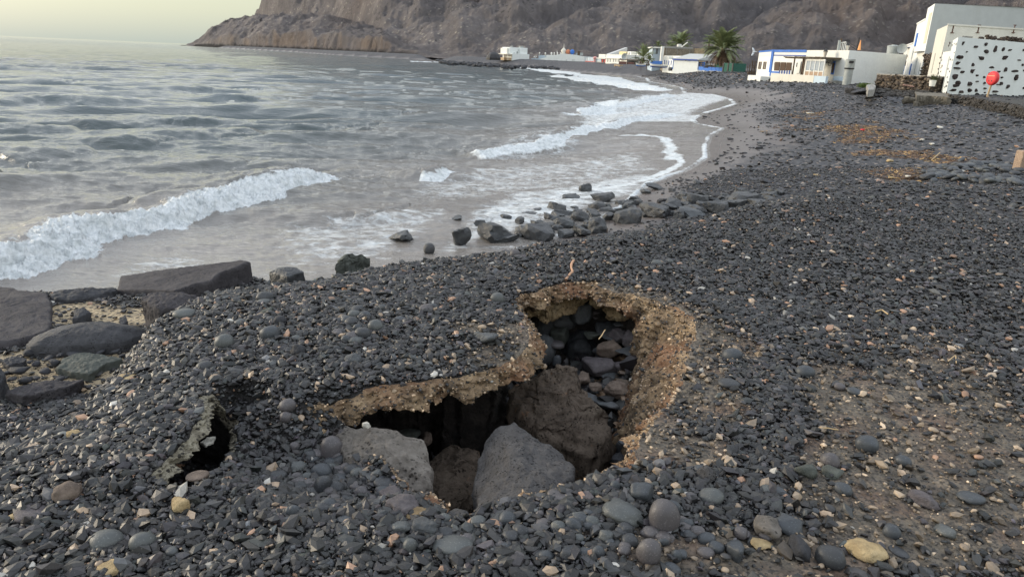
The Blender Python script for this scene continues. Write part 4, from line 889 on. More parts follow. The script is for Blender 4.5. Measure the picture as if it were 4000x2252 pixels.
for (x, y, w, h, z, kd, mt, lb) in [(540, 890, 210, 270, 1.42, 'pebble', 'B', 'tall smooth dark boulder at the back left inside the hole'), (690, 765, 130, 150, 1.45, 'block', 'N', 'mottled greenish stone behind the smooth dark boulder'), (665, 832, 130, 70, 1.48, 'pebble', 'p', 'small purple pebble perched on the smooth dark boulder'),
    (880, 890, 280, 300, 1.32, 'lump', 'W', 'large wet black rock in the back of the hole'), (1092, 1045, 210, 165, 1.42, 'block', 'P', 'square dark block above the largest brown block'), (1178, 880, 135, 165, 1.52, 'block', 'R', 'brownish pointed stone in the middle of the rubble'), (1340, 1062, 160, 115, 1.45, 'block', 'P', 'angular purple grey stone right of the square dark block'),
    (1245, 1265, 205, 150, 1.42, 'lump', 'R', 'big brown rounded stone at the right inside the hole'), (1355, 1292, 95, 115, 1.42, 'block', 'R', 'pinkish stone wedged between two brown rounded stones'), (1485, 1292, 180, 105, 1.42, 'lump', 'R', 'brown grey stone rightmost of the three together'), (920, 1160, 115, 85, 1.40, 'block', 'R', 'small brown chip beside the largest brown block'),
    (1035, 1228, 85, 60, 1.4, 'block', 'R', None), (950, 640, 80, 200, 1.5, 'block', 'N', 'narrow dark green slab leaning upright at the back of the hole'), (1140, 712, 230, 85, 1.56, 'block', 'B', 'flat black slab lying across the rubble at the back'), (980, 752, 95, 62, 1.54, 'block', 'N', None),
    (1268, 752, 140, 125, 1.58, 'block', 'P', None), (1355, 785, 115, 155, 1.60, 'block', 'P', 'upright purple slab at the foot of the orange slope'), (1392, 892, 190, 75, 1.55, 'block', 'B', None), (1080, 900, 95, 95, 1.46, 'block', 'B', None), (1075, 560, 120, 140, 1.6, 'block', 'P', None), (520, 640, 250, 180, 1.52, 'lump', 'W', None),
    (700, 600, 260, 160, 1.55, 'lump', 'B', None), (850, 520, 160, 180, 1.66, 'block', 'B', None), (1250, 545, 210, 120, 1.74, 'lump', 'C', 'tan rounded stone under the reddish overhanging ledge'), (1055, 400, 130, 190, 1.84, 'lump', 'C', 'tan grey stone filling the notch in the back rim'), (330, 512, 110, 70, 1.72, 'block', 'C', None),
    (665, 985, 75, 115, 1.42, 'pebble', 'b', None), (1500, 830, 100, 50, 1.66, 'block', 'B', None), (1690, 925, 150, 70, 1.70, 'block', 'B', None), (1310, 640, 110, 40, 1.66, 'block', 'B', None), (1420, 730, 60, 50, 1.68, 'block', 'Y', None), (1230, 850, 60, 40, 1.5, 'block', 'R', None), (1580, 1000, 120, 60, 1.55, 'block', 'B', None),
    (1460, 1120, 160, 60, 1.45, 'block', 'B', None), (1180, 1150, 110, 60, 1.38, 'block', 'B', None), (1620, 1190, 110, 70, 1.5, 'block', 'B', None), (980, 1330, 120, 70, 1.36, 'block', 'B', None), (1130, 1390, 150, 80, 1.36, 'block', 'B', None), (1400, 1420, 200, 80, 1.36, 'block', 'B', None)]:
    put(*Z4(x, y), w / 2.417 * 1.1, h / 2.417 * 1.1, z + .06, kd, 'G' if mt == 'B' else mt, 'rubble_stone', lb or 'loose broken stone in the rubble filling the hole', None if lb else 'loose stones in the hole', 'stone')
Z6 = lambda x, y: (1800 + x / 2.417, 1500 + y / 2.417)
for (x, y, w, h, z, kd, mt) in [(1550, 545, 120, 65, 1.5, 'pebble', 'b'), (1520, 612, 120, 140, 1.42, 'pebble', 'd'), (1462, 712, 150, 115, 1.4, 'block', 'B'), (1700, 345, 190, 110, 1.52, 'block', 'G'), (1625, 602, 95, 72, 1.5, 'pebble', 'b'), (1500, 790, 130, 65, 1.4, 'block', 'B'), (1600, 420, 110, 70, 1.45, 'block', 'B'), (1640, 270, 160, 70, 1.45, 'block', 'B'), (1560, 180, 110, 60, 1.42, 'block', 'B'), (1420, 180, 110, 60, 1.4, 'block', 'B')]:
    put(*Z6(x, y), w / 2.417, h / 2.417, z, kd, mt, 'rubble_stone', 'loose broken stone in the rubble filling the hole', 'loose stones in the hole', 'stone')
Z5_ = lambda x, y: (1100 + x / 2.417, 1500 + y / 2.417)
for (x, y, w, h, z, kd, mt, lb) in [(1330, 120, 260, 220, 1.45, 'lump', 'G', None), (1570, 240, 260, 230, 1.42, 'lump', 'B', None), (1780, 90, 230, 220, 1.5, 'block', 'G', None), (1400, 330, 250, 160, 1.36, 'lump', 'B', None), (1240, 462, 160, 90, 1.42, 'block', 'N', 'pale green chip catching light behind the grey slab'), (1690, 340, 160, 105, 1.4, 'block', 'N', 'mossy green chip in the dark middle of the hole'),
    (1385, 512, 85, 105, 1.5, 'block', 'R', 'small brown stone at the tip of the pale grey slab'), (1790, 240, 75, 75, 1.45, 'block', 'N', None), (1870, 400, 140, 90, 1.4, 'block', 'N', None), (1525, 370, 36, 105, 1.45, 'block', 'Y', 'thin yellow sliver standing in the dark of the hole'), (808, 392, 52, 62, 1.9, 'block', 'H', 'little white stone standing on the rim above the pale grey slab'),
    (630, 280, 200, 160, 1.5, 'lump', 'B', None)]:
    put(*Z5_(x, y), w / 2.417, h / 2.417, z, kd, mt, 'rubble_stone', lb or 'loose broken stone in the rubble filling the hole', None if lb else 'loose stones in the hole', 'stone')
for (x, y, w, h, kd, mt, lb) in [(480, 615, 190, 220, 'pebble', 'p', 'biggest rounded grey boulder sunk in the slope between the two holes'), (650, 640, 115, 95, 'pebble', 'p', None), (375, 832, 185, 160, 'pebble', 'b', 'broad blue grey pebble on the slope left of the pale slab'), (395, 960, 150, 170, 'pebble', 'd', 'dark oval pebble with a scratched shine below the broad blue grey one'), (540, 892, 135, 85, 'pebble', 'b', None), (970, 922, 190, 110, 'pebble', 'd', 'black oval stone lying on the pale grey slab'),
    (880, 855, 220, 75, 'block', 'G', 'thin grey flake on the pale grey slab above the black oval stone'), (1032, 1015, 175, 125, 'block', 'P', 'mauve squared stone leaning below the black oval stone'), (1150, 1135, 275, 175, 'lump', 'P', 'large lumpy purple grey stone below the pale grey slab'), (1052, 1200, 105, 72, 'block', 'B', None), (820, 1222, 100, 190, 'block', 'P', 'narrow upright mauve stone on the near slope'), (690, 1365, 300, 120, 'pebble', 'd', 'large smooth low boulder at the foot of the slope, left of the tan rubble'),
    (610, 1252, 170, 90, 'pebble', 'b', None), (118, 1212, 115, 130, 'pebble', 'b', None), (505, 1182, 95, 62, 'pebble', 'b', None), (942, 1232, 82, 135, 'block', 'G', None), (1112, 1362, 165, 115, 'block', 'g', None), (1392, 1362, 175, 150, 'block', 'G', None), (1540, 1262, 115, 92, 'pebble', 'g', None), (1662, 1222, 175, 95, 'lump', 'V', 'pitted dark stone on the near lip of the hole'), (1330, 1215, 300, 120, 'lump', 'C', 'tan lump of cemented rubble on the near lip of the hole'),
    (700, 1085, 90, 80, 'pebble', 'b', None), (790, 1090, 90, 90, 'pebble', 'd', None), (930, 1090, 130, 90, 'pebble', 'd', None), (300, 695, 120, 80, 'pebble', 'b', None), (125, 590, 90, 90, 'pebble', 'p', None), (350, 430, 60, 60, 'pebble', 'b', None), (45, 310, 110, 100, 'pebble', 'p', 'rounded mauve boulder on the narrow bridge between the two holes'), (60, 200, 150, 120, 'pebble', 'p', None),
    (20, 1000, 80, 90, 'pebble', 'b', None), (160, 930, 130, 80, 'pebble', 'g', None), (640, 1160, 100, 80, 'pebble', 'b', None), (570, 1110, 70, 60, 'pebble', 'b', None)]:
    put(*Z5_(x, y), w / 2.417, h / 2.417, None, kd, mt, 'stone', lb or 'rounded stone on the slumped slope between the two holes', None if lb else 'rounded stones on the slumped slope', 'stone', sink=.1)

# ---- single pebbles that stand out on the shingle (display px)
pb = [(1840, 895, 46, 36, 'pebble', 'b', 'smooth dark pebble alone on the tan earth right of the hole'), (1832, 963, 52, 26, 'pebble', 'd', 'flat dark pebble just below the lone smooth one right of the hole'), (2023, 936, 42, 30, 'pebble', 'b', 'blue grey pebble farther right than the lone smooth ones'),
 (1250, 753, 36, 32, 'pebble', 'g', 'ball shaped grey pebble beside the back corner of the hole'), (945, 822, 38, 34, 'pebble', 'g', 'rounded upright grey pebble in the middle of the shingle left of the hole'), (1222, 853, 42, 30, 'block', 'G', 'wedge shaped grey stone near the overhanging crust'),
 (1135, 1366, 98, 48, 'pebble', 'g', 'long sausage shaped grey pebble at the bottom of the picture'), (1668, 1305, 72, 80, 'pebble', 'p', 'biggest smooth mauve pebble at lower right of the hole'), (1565, 1286, 92, 56, 'lump', 'g', 'pale flat speckled stone left of the biggest smooth mauve pebble'), (1630, 1392, 56, 62, 'pebble', 'p', 'mauve pebble below the biggest smooth one'),
 (1612, 1242, 52, 52, 'block', 'b', 'angular blue stone above the biggest smooth mauve pebble'), (1787, 1248, 58, 40, 'pebble', 'g', 'greenish oval pebble right of the biggest smooth mauve pebble'), (1928, 1332, 62, 46, 'block', 'L', 'pale grey broken stone with a yellow stone under it'), (1915, 1366, 30, 18, 'block', 'Y', 'yellow stone under the pale grey broken one'),
 (2175, 1384, 78, 46, 'lump', 'Y', 'largest tan stone at lower right'), (2178, 1118, 46, 36, 'pebble', 'b', 'oval blue pebble at the edge of the bare brown patch'), (2085, 1160, 42, 36, 'pebble', 'p', 'pear shaped mauve pebble left of the bare brown patch'), (2032, 1190, 46, 40, 'block', 'N', None), (2085, 1185, 44, 26, 'block', 'N', None),
 (2118, 1230, 48, 34, 'pebble', 'b', None), (1930, 1232, 40, 28, 'pebble', 'g', None), (1958, 1236, 40, 26, 'pebble', 'b', None), (1985, 1322, 54, 46, 'block', 'b', None), (2085, 1404, 60, 50, 'pebble', 'd', 'large dark pebble beside the largest tan stone'), (705, 808, 36, 32, 'pebble', 'B', None), (680, 842, 46, 40, 'pebble', 'b', 'leaning oval pebble in the cluster left of the hole'),
 (565, 864, 42, 38, 'pebble', 'g', 'round grey pebble in the cluster above the small hole'), (465, 790, 48, 26, 'pebble', 'g', 'large oval grey pebble near the fractured rock'), (665, 761, 40, 22, 'pebble', 'g', None), (672, 785, 30, 20, 'block', 'N', None), (1008, 801, 40, 18, 'pebble', 'b', None), (1000, 784, 42, 17, 'pebble', 'b', None), (1090, 772, 26, 20, 'pebble', 'b', None),
 (870, 856, 30, 30, 'pebble', 'b', None), (888, 905, 46, 36, 'lump', 'G', None), (750, 885, 32, 34, 'lump', 'B', 'dark round stone half buried above the overhanging crust'), (497, 1194, 48, 20, 'pebble', 'R', 'pale brown sausage shaped pebble at the mouth of the small hole'), (270, 1356, 64, 42, 'pebble', 'g', 'long grey pebble at lower left'), (360, 1364, 52, 42, 'pebble', 'g', 'sloping grey pebble right of the long one at lower left'),
 (455, 1281, 32, 38, 'block', 'Y', 'notched yellow stone at lower left'), (280, 1435, 50, 32, 'block', 'Y', 'lowest yellow stone, near the bottom edge'), (318, 1342, 46, 14, 'block', 'Y', 'thin flat yellow stone above the long grey pebble'), (218, 1004, 24, 20, 'pebble', 'g', 'small pale pebble on the left shingle mound'), (315, 950, 30, 16, 'block', 'Y', 'tan flat stone on top of the left shingle mound'), (172, 1240, 52, 42, 'lump', 'R', 'brown rough stone on the left shingle slope'),
 (62, 1290, 50, 22, 'block', 'Y', None), (185, 1095, 30, 26, 'block', 'Y', None), (280, 980, 32, 18, 'pebble', 'b', None), (315, 1028, 38, 18, 'pebble', 'd', None), (130, 1070, 30, 16, 'pebble', 'b', None), (375, 1048, 24, 30, 'pebble', 'b', None), (100, 1285, 60, 30, 'block', 'P', None), (1430, 1396, 50, 42, 'block', 'd', None), (1398, 1372, 36, 30, 'pebble', 'b', None), (1503, 1392, 36, 50, 'pebble', 'b', None),
 (1455, 1300, 44, 32, 'lump', 'g', None), (1705, 1228, 52, 28, 'pebble', 'b', None), (1735, 1252, 40, 32, 'pebble', 'p', None), (1758, 1180, 34, 26, 'pebble', 'b', None), (1775, 1196, 44, 40, 'lump', 'V', 'pitted round stone at the foot of the orange earth'), (1545, 1225, 30, 40, 'pebble', 'b', None), (1492, 1238, 46, 28, 'pebble', 'N', None), (1405, 1250, 50, 30, 'block', 'p', None), (1480, 1255, 40, 30, 'block', 'P', None),
 (1030, 1375, 40, 44, 'pebble', 'g', None), (800, 1375, 50, 30, 'pebble', 'b', None), (760, 1390, 44, 24, 'pebble', 'N', None), (820, 1415, 44, 26, 'pebble', 'b', None), (960, 1395, 44, 30, 'pebble', 'd', None), (730, 1290, 30, 36, 'pebble', 'b', None), (1650, 663, 28, 18, 'pebble', 'g', 'pale oval pebble on the shingle beyond the hole'), (1682, 658, 26, 16, 'pebble', 'g', None), (1295, 640, 26, 24, 'pebble', 'p', 'rounded mauve pebble on the bank crest'),
 (1700, 1400, 30, 34, 'pebble', 'b', None), (1735, 1340, 44, 26, 'pebble', 'd', None), (1850, 1392, 40, 60, 'block', 'b', None), (1800, 1376, 44, 34, 'pebble', 'b', None), (1728, 1316, 34, 26, 'pebble', 'b', None), (1690, 1430, 50, 34, 'pebble', 'b', None), (2010, 1385, 50, 50, 'block', 'B', None), (1860, 1340, 40, 34, 'pebble', 'p', None), (2270, 1160, 40, 30, 'pebble', 'b', None), (2320, 1260, 46, 34, 'block', 'P', None), (2240, 1340, 44, 40, 'pebble', 'b', None), (2205, 1395, 10, 10, 'pebble', 'b', None),
 (2150, 985, 40, 22, 'pebble', 'b', None), (2110, 972, 30, 20, 'pebble', 'p', None), (1965, 820, 40, 14, 'block', 'b', None), (2000, 1075, 34, 18, 'pebble', 'b', None), (1962, 1020, 20, 14, 'block', 'Y', None), (2260, 1385, 50, 22, 'pebble', 'd', None), (2370, 1330, 44, 26, 'block', 'g', None), (2440, 1250, 60, 30, 'pebble', 'b', None)]
for (u, v, w, h, kd, mt, lb) in pb:
    k_ = 1.0 if lb else .82
    put(u * D, v * D, w * D * k_, h * D * k_, None, kd, mt, 'pebble', lb or 'smooth bluish pebble larger than the shingle around it', None if lb else 'large single pebbles on the shingle', 'pebble', sub=3)
rx = random.Random(99)
for (cu, cv_, su, sv_, n_, lb_, gp_) in [(860, 1200, 150, 70, 80, 'rounded stone on the slumped slope between the two holes', 'rounded stones on the slumped slope'), (1500, 1330, 330, 60, 70, 'smooth bluish pebble larger than the shingle around it', 'large single pebbles on the shingle'), (850, 830, 260, 60, 30, 'smooth bluish pebble larger than the shingle around it', 'large single pebbles on the shingle')]:
    for _ in range(n_):
        u_ = cu + rx.gauss(0, su * .6); v_ = cv_ + rx.gauss(0, sv_ * .6)
        pp = don(u_, v_); a_, _q = poly_sd(np.array([pp[0]]), np.array([pp[1]]), PIT[::4, :2]); b_, _q = poly_sd(np.array([pp[0]]), np.array([pp[1]]), PIT2[::4, :2])
        if a_[0] > -.03 or b_[0] > -.03 or v_ > 1430: continue
        w_ = rx.uniform(20, 42); put(u_ * D, v_ * D, w_ * D, w_ * rx.uniform(.6, .85) * D, None, 'pebble' if rx.random() < .75 else 'lump', rx.choice('bbddgpp'), 'pebble', lb_, gp_, 'pebble' if 'pebble' in lb_ else 'stone', sub=3, sink=.15)
# bone-like weathered stick, straw and bits
def ribbon_tube(name, pts, rad, mat, seg=6, parent=None):
    pts = np.array(pts, float); n = len(pts); T = np.gradient(pts, axis=0); T /= np.linalg.norm(T, axis=1)[:, None] + 1e-9
    A = np.cross(T, [0.2, 0.3, 1.0]); A /= np.linalg.norm(A, axis=1)[:, None] + 1e-9; Bv = np.cross(T, A)
    rad = np.broadcast_to(rad, (n,)); a = np.linspace(0, 2 * np.pi, seg, endpoint=False)
    V = pts[:, None] + rad[:, None, None] * (np.cos(a)[None, :, None] * A[:, None] + np.sin(a)[None, :, None] * Bv[:, None])
    ix = np.arange(n * seg).reshape(n, seg); nx = np.roll(ix, -1, 1); F = np.stack([ix[:-1], nx[:-1], nx[1:], ix[1:]], -1).reshape(-1, 4)
    return mesh_np(name, V.reshape(-1, 3), F, mat, True, parent=parent)
M_STRAW = simple('dry_straw', (.45, .33, .18), .8)
def stick(name, pxs, rad, lb, cat='twig', mat=None, lift=.03):
    P3 = [on(u * D, v * D, 2.0) + np.array([0, 0, lift]) for u, v in pxs]
    P3 = np.array(P3); m = np.linspace(0, len(P3) - 1, 18); P3 = np.stack([np.interp(m, np.arange(len(P3)), P3[:, j]) for j in range(3)], 1)
    P3 += np.stack([perlin(m * 1.3, 0 * m + k, P3[0, 0]) for k in (1, 2, 3)], 1) * rad * 1.2
    o = ribbon_tube(name, P3, rad * (1 + .3 * perlin(m * 2, 0 * m, .3)), mat or M_STRAW); recenter(o, P3.min(0)); tag(o, lb, cat)
stick('dry_weed_stalk', [(1443, 665), (1436, 675), (1438, 690), (1430, 700), (1424, 712)], .009, 'curled pale orange weed stalk on the shingle behind the hole', mat=simple('pale_stalk', (.42, .25, .16), .9))
stick('straw', [(2200, 793), (2215, 790), (2232, 800)], .005, 'pale dry straw lying on the shingle right of the hole')
stick('straw', [(2058, 1087), (2080, 1090), (2105, 1094)], .003, 'thin straw lying near the pear shaped pebble')
stick('straw', [(1505, 865), (1512, 855), (1520, 840)], .003, 'white straw on the orange slope of the hole')
stick('straw', [(2380, 920), (2400, 905), (2402, 925)], .003, 'bent straw far right on the shingle')
polyrock('shell_fragment', [(u * D, v * D, 1.80) for u, v in [(500, 1112), (520, 1100), (542, 1096), (535, 1110), (515, 1120)]], .01, M_WHT, 'pointed white fragment lying in the small hole', 'fragment', amp=.004, n=60, tf=8, sf=4, bevel=.002)
# ================================================================ THE VILLAGE
def wallmat(name, col, bump=.25, dirt=.25, bs=9, bd=.02):
    t = NT(name); c = t.ramp(t.noise(1.3, 6, .65), (.3, tuple(q * .90 for q in col)), (.7, col))
    d = t.ramp(t.noise(.9, 7, .75, vec=t.mapping((1, 1, .35))), (.52, 0.), (.78, 1.)); c = t.mix(t.math('MULTIPLY', d, dirt), c, tuple(q * f for q, f in zip(col, (.66, .62, .54))))
    b = t.bump(t.noise(bs, 5, .6), bump, bd); return t.done(c, .85, b, .2)
M_WHITE = wallmat('whitewash', (.74, .74, .70)); M_ROUGH = wallmat('trowelled_whitewash', (.72, .75, .74), .9, .12, 5, .06); M_CREAM = wallmat('weathered_whitewash', (.66, .64, .57), .3, .55)
M_GWALL = wallmat('grey_render', (.46, .48, .47), .3, .25); M_PBLUE = wallmat('pale_blue_paint', (.50, .60, .68), .2, .2)
M_BLUE = simple('blue_paint', (.045, .15, .47), .6, .2, 4, .15); M_DBLUE = simple('dark_blue_paint', (.03, .07, .28), .6, .15)
M_BROWN = simple('brown_wood', (.085, .055, .035), .7, .35, 8, .5, 30); M_DARK = simple('dark_metal', (.03, .03, .032), .5, .2); M_GLASS = simple('window_glass', (.10, .12, .14), .12, .2, 2, .02, spec=.6)
M_GREY = simple('grey_plastic', (.30, .32, .31), .6); M_CONC = simple('stained_concrete', (.27, .26, .24), .9, .25, 6, .5, 30); M_RED = simple('red_plastic', (.60, .045, .05), .5, .15, 5, .1); M_REDW = simple('red_paint', (.45, .06, .05), .7)
M_TANP = simple('pale_wood', (.42, .31, .19), .8, .25, 9); M_ORNG = simple('terracotta', (.50, .20, .11), .8); M_YELW = wallmat('yellow_render', (.68, .58, .33)); M_MARO = simple('maroon_boards', (.055, .022, .022), .8)
M_GNET = simple('green_shade_net', (.035, .105, .080), .9, .3, 6, .4, 40); M_PINK = simple('pink_paint', (.60, .30, .28), .7); M_BRICK = None
t = NT('hollow_block_wall'); br = t.new('ShaderNodeTexBrick'); br.inputs['Scale'].default_value = 1.0; br.inputs['Color1'].default_value = (.16, .13, .10, 1); br.inputs['Color2'].default_value = (.21, .17, .13, 1); br.inputs['Mortar'].default_value = (.30, .26, .20, 1); br.inputs['Mortar Size'].default_value = .05; br.inputs['Brick Width'].default_value = .5; br.inputs['Row Height'].default_value = .25
sep_ = t.new('ShaderNodeSeparateXYZ'); t.l.new(t.tc.outputs['Object'], sep_.inputs[0]); cb = t.new('ShaderNodeCombineXYZ'); t.l.new(t.math('ADD', sep_.outputs[0], sep_.outputs[1]), cb.inputs[0]); t.l.new(sep_.outputs[2], cb.inputs[1]); t.l.new(cb.outputs[0], br.inputs['Vector'])
hole = t.ramp(t.noise(1.6, 2), (.42, 0.), (.52, 1.)); c = t.mix(t.math('MULTIPLY', hole, t.math('SUBTRACT', 1., br.outputs['Fac'])), br.outputs['Color'], (.04, .033, .028)); M_BRICK = t.done(c, .95)
t = NT('rubble_masonry'); v = t.vor(4.2, 'Color', vec=t.mapping((1, 1, 1.6))); d = t.vor(4.2, 'Distance', vec=t.mapping((1, 1, 1.6))); c = t.ramp(t.sep(v)[0], (0, (.035, .028, .024)), (.4, (.10, .075, .055)), (.7, (.17, .125, .085)), (1, (.30, .25, .19))); c = t.mix(t.ramp(d, (.35, 0.), (.6, .9)), c, (.035, .027, .022)); c = t.mix(t.ramp(t.noise(20, 5), (.4, 0.), (.7, .4)), c, (.06, .05, .04))
M_RUB = t.done(c, .95, t.bump(t.math('SUBTRACT', 1., d), .8, .08))
M_THATCH = simple('cane_roof', (.13, .105, .075), .95, .4, 12, .8, 30, .03)
Z5 = lambda x, y: (2850 + x / 3.68, 120 + y / 3.68)
Z6_ = lambda x, y: (3350 + x / 3.152, y / 3.152)
Z3 = lambda x, y: (1900 + x / 4.293, 120 + y / 4.293)
Z4_ = lambda x, y: (2450 + x / 4.684, 100 + y / 4.684)
class MB:
    def __init__(s): s.V = []; s.F = []; s.n = 0
    def add(s, V, F):
        for f in F: s.F.append([i + s.n for i in f])
        s.V += [tuple(map(float, v)) for v in V]; s.n += len(V); return s
    def prism(s, foot, z0, z1):
        n = len(foot); zt = z1 if hasattr(z1, '__len__') else [z1] * n
        V = [(x, y, z0) for x, y in foot] + [(x, y, z) for (x, y), z in zip(foot, zt)]
        return s.add(V, [list(range(n))[::-1], list(range(n, 2 * n))] + [[i, (i + 1) % n, (i + 1) % n + n, i + n] for i in range(n)])
    def cyl(s, p, r0, r1, h, seg=16, ax=None, caps=True):
        p = np.array(p, float); A = np.array(ax if ax is not None else (0, 0, 1.)); A = A / np.linalg.norm(A); X = np.cross(A, [.3, .9, .1]); X /= np.linalg.norm(X); Y = np.cross(A, X)
        a = np.linspace(0, 2 * np.pi, seg, endpoint=False); c = np.cos(a)[:, None] * X + np.sin(a)[:, None] * Y
        V = np.vstack([p + c * r0, p + A * h + c * r1]); F = [[i, (i + 1) % seg, (i + 1) % seg + seg, i + seg] for i in range(seg)]
        if caps: F += [list(range(seg))[::-1], list(range(seg, 2 * seg))]
        return s.add(V, F)
    def bar(s, a, b, r, seg=6):
        a = np.array(a, float); b = np.array(b, float); return s.cyl(a, r, r, np.linalg.norm(b - a), seg, b - a)
    def lathe(s, p, prof, seg=18):
        p = np.array(p, float); a = np.linspace(0, 2 * np.pi, seg, endpoint=False); n = len(prof)
        V = [(p[0] + r * math.cos(q), p[1] + r * math.sin(q), p[2] + z) for r, z in prof for q in a]
        F = [[j * seg + i, j * seg + (i + 1) % seg, (j + 1) * seg + (i + 1) % seg, (j + 1) * seg + i] for j in range(n - 1) for i in range(seg)]
        return s.add(V, F)
    def lump(s, c, dims, seed, R=None, sub=2):
        V, F = rock_shape(seed, 'block', sub); V = V * np.array(dims)
        if R is not None: V = V @ R.T
        return s.add(V + np.array(c), F.tolist())
    def build(s, name, mat, root=None, parent=None, bevel=0, smooth=False):
        off = np.array(root.location) if root is not None else (np.array(s.V).min(0) * [1, 1, 1] if s.V else np.zeros(3))
        me = bpy.data.meshes.new(name); me.from_pydata([tuple(np.array(v) - off) for v in s.V], [], s.F); me.materials.append(mat); me.update()
        if smooth: me.polygons.foreach_set('use_smooth', [True] * len(me.polygons))
        o = link(bpy.data.objects.new(name, me))
        if root is None: o.location = off
        else: o.parent = parent or root
        if bevel: b = o.modifiers.new('b', 'BEVEL'); b.width = bevel; b.segments = 2; b.limit_method = 'ANGLE'
        return o
class Frame:
    """a facade standing on the ground from A to B (seen left to right); d>0 is out of the wall towards the viewer"""
    def __init__(s, A, B, z0=None):
        s.A = np.array(A[:2], float); B = np.array(B[:2], float); e = B - s.A; s.L = np.linalg.norm(e); s.e = e / s.L
        s.n = np.array([s.e[1], -s.e[0]]); s.z0 = z0
    def px(s, u, v, d=0.0):
        dx, dy, dz = ray(u, v); o = s.A + s.n * d; t = (o @ s.n) / (dx * s.n[0] + dy * s.n[1]); p = np.array([dx * t, dy * t])
        return (p - o) @ s.e, EYE + dz * t
    def w(s, a, d, z): p = s.A + s.e * a + s.n * d; return (p[0], p[1], z)
    def box(s, mb, s0, s1, d0, d1, z0, z1):
        s0, s1 = min(s0, s1), max(s0, s1); z0, z1 = min(z0, z1), max(z0, z1)
        return mb.prism([s.w(s0, d1, 0)[:2], s.w(s1, d1, 0)[:2], s.w(s1, d0, 0)[:2], s.w(s0, d0, 0)[:2]], z0, z1)
    def pbox(s, mb, cv, bl, tr, d0, d1, dd=0.0):
        a, z0 = s.px(*cv(*bl), dd); b, z1 = s.px(*cv(*tr), dd); return s.box(mb, a, b, d0, d1, z0, z1)
G0 = lambda x, y: float(ground_z(x, y, False))
def root_at(name, x, y, z, lb, cat, grp=None): r = empty(name, (x, y, z)); tag(r, lb, cat, grp); return r
def W(cv, x, y, Y): return P(*cv(x, y), Y)

# ---- white house with blue trim
C0, C1, C2, C3 = W(Z5, 380, 630, 91), W(Z5, 560, 690, 82.5), W(Z5, 1640, 750, 71), W(Z5, 2470, 740, 78)
f1, f2, f3 = Frame(C0, C1), Frame(C1, C2), Frame(C2, C3); base = 2.35
zt = f2.px(*Z5(1680, 278))[1]; zt1 = f2.px(*Z5(605, 284))[1]; topz = (zt + zt1) / 2
H1 = root_at('beach_house', *C1[:2], base, 'long low white house with bright blue bands, brown shutters and a cane porch', 'house')
M0_ = C0[:2] + np.array([9.0, 0])
mb = MB().prism([C0[:2], C1[:2], C2[:2], M0_], base - 1.6, topz); mb.build('wall', M_WHITE, H1)
mb = MB().prism([C2[:2] + f3.e * .003, C3[:2], C3[:2] + [0, 12], M0_ + [.01, 0]], base - 1.6, topz + .002)
rw_ = mb.build('wall', M_ROUGH, H1)
mb = MB(); f1.box(mb, 0, f1.L + .02, 0, .05, f1.px(*Z5(412, 316))[1], topz + .03); f2.box(mb, 0, f2.px(*Z5(1105, 318))[0], .0, .052, f2.px(*Z5(800, 318))[1] + .05, topz + .032); mb.build('blue_band', M_BLUE, H1)
mb = MB(); f1.pbox(mb, Z5, (412, 360), (590, 350), 0, .03); z_ = f2.px(*Z5(850, 357))[1]; f2.box(mb, 0, f2.px(*Z5(1100, 357))[0], 0, .03, z_ - .05, z_ + .05); mb.build('blue_line', M_DBLUE, H1)
mb = MB(); f2.box(mb, -.05, f2.px(*Z5(603, 570))[0], .0, .10, f2.px(*Z5(570, 600))[1], topz + .04); mb.build('blue_pilaster', M_BLUE, H1)
mb = MB(); f2.pbox(mb, Z5, (600, 606), (715, 588), 0, .06); mb.build('blue_skirting', M_BLUE, H1)
for a, b in (((413, 550), (466, 448)), ((478, 553), (534, 448))):
    mb = MB(); f1.pbox(mb, Z5, a, b, 0, .05); w_ = mb.build('window', M_BROWN, H1); mb = MB(); mid = (a[0] + b[0]) / 2
    f1.pbox(mb, Z5, (a[0] + 9, a[1] - 8), (mid - 5, b[1] + 8), .03, .06); mb.build('pane', M_GREY, H1, w_); mb = MB(); f1.pbox(mb, Z5, (mid - 1, a[1] - 8), (b[0] - 10, b[1] + 8), .03, .06); mb.build('pane', M_GREY, H1, w_)
for k in range(3):
    x0 = 641 + k * 84; mb = MB(); f2.pbox(mb, Z5, (x0, 572 + k * 3), (x0 + 90, 452 + k * 4), 0, .05 + .002 * k); w_ = mb.build('shutter', M_BROWN, H1)
    mb = MB()
    for q in range(9): f2.pbox(mb, Z5, (x0 + 6, 566 + k * 3 - q * 12), (x0 + 84, 560 + k * 4 - q * 12), .05, .075)
    mb.build('louvre', M_BROWN, H1, w_)
# porch
d_ = 2.0
mb = MB(); s0, z0 = f2.px(*Z5(905, 622), d_); s1, z1 = f2.px(*Z5(1350, 408), d_); sL, _ = f2.px(*Z5(822, 400), d_); mb.prism([f2.w(sL, d_ + .2, 0)[:2], f2.w(s1, d_ + .2, 0)[:2], f2.w(s1, 0, 0)[:2], f2.w(sL + .5, 0, 0)[:2]], z1 + .0, z1 + .14)
for q in range(26): a = sL + (s1 - sL) * q / 25; mb.bar(f2.w(a, -.1, z1 + .16), f2.w(a + random.uniform(-.2, .2), d_ + random.uniform(.2, .5), z1 + .12 + random.uniform(-.03, .04)), .035)
mb.build('porch_roof', M_THATCH, H1)
for x in (918, 1042, 1064): s_, zb_ = f2.px(*Z5(x, 530), d_); mb = MB(); f2.box(mb, s_ - .05, s_ + .05, d_ - .05, d_ + .05, base + .3, z1); mb.build('porch_post', M_BROWN, H1)
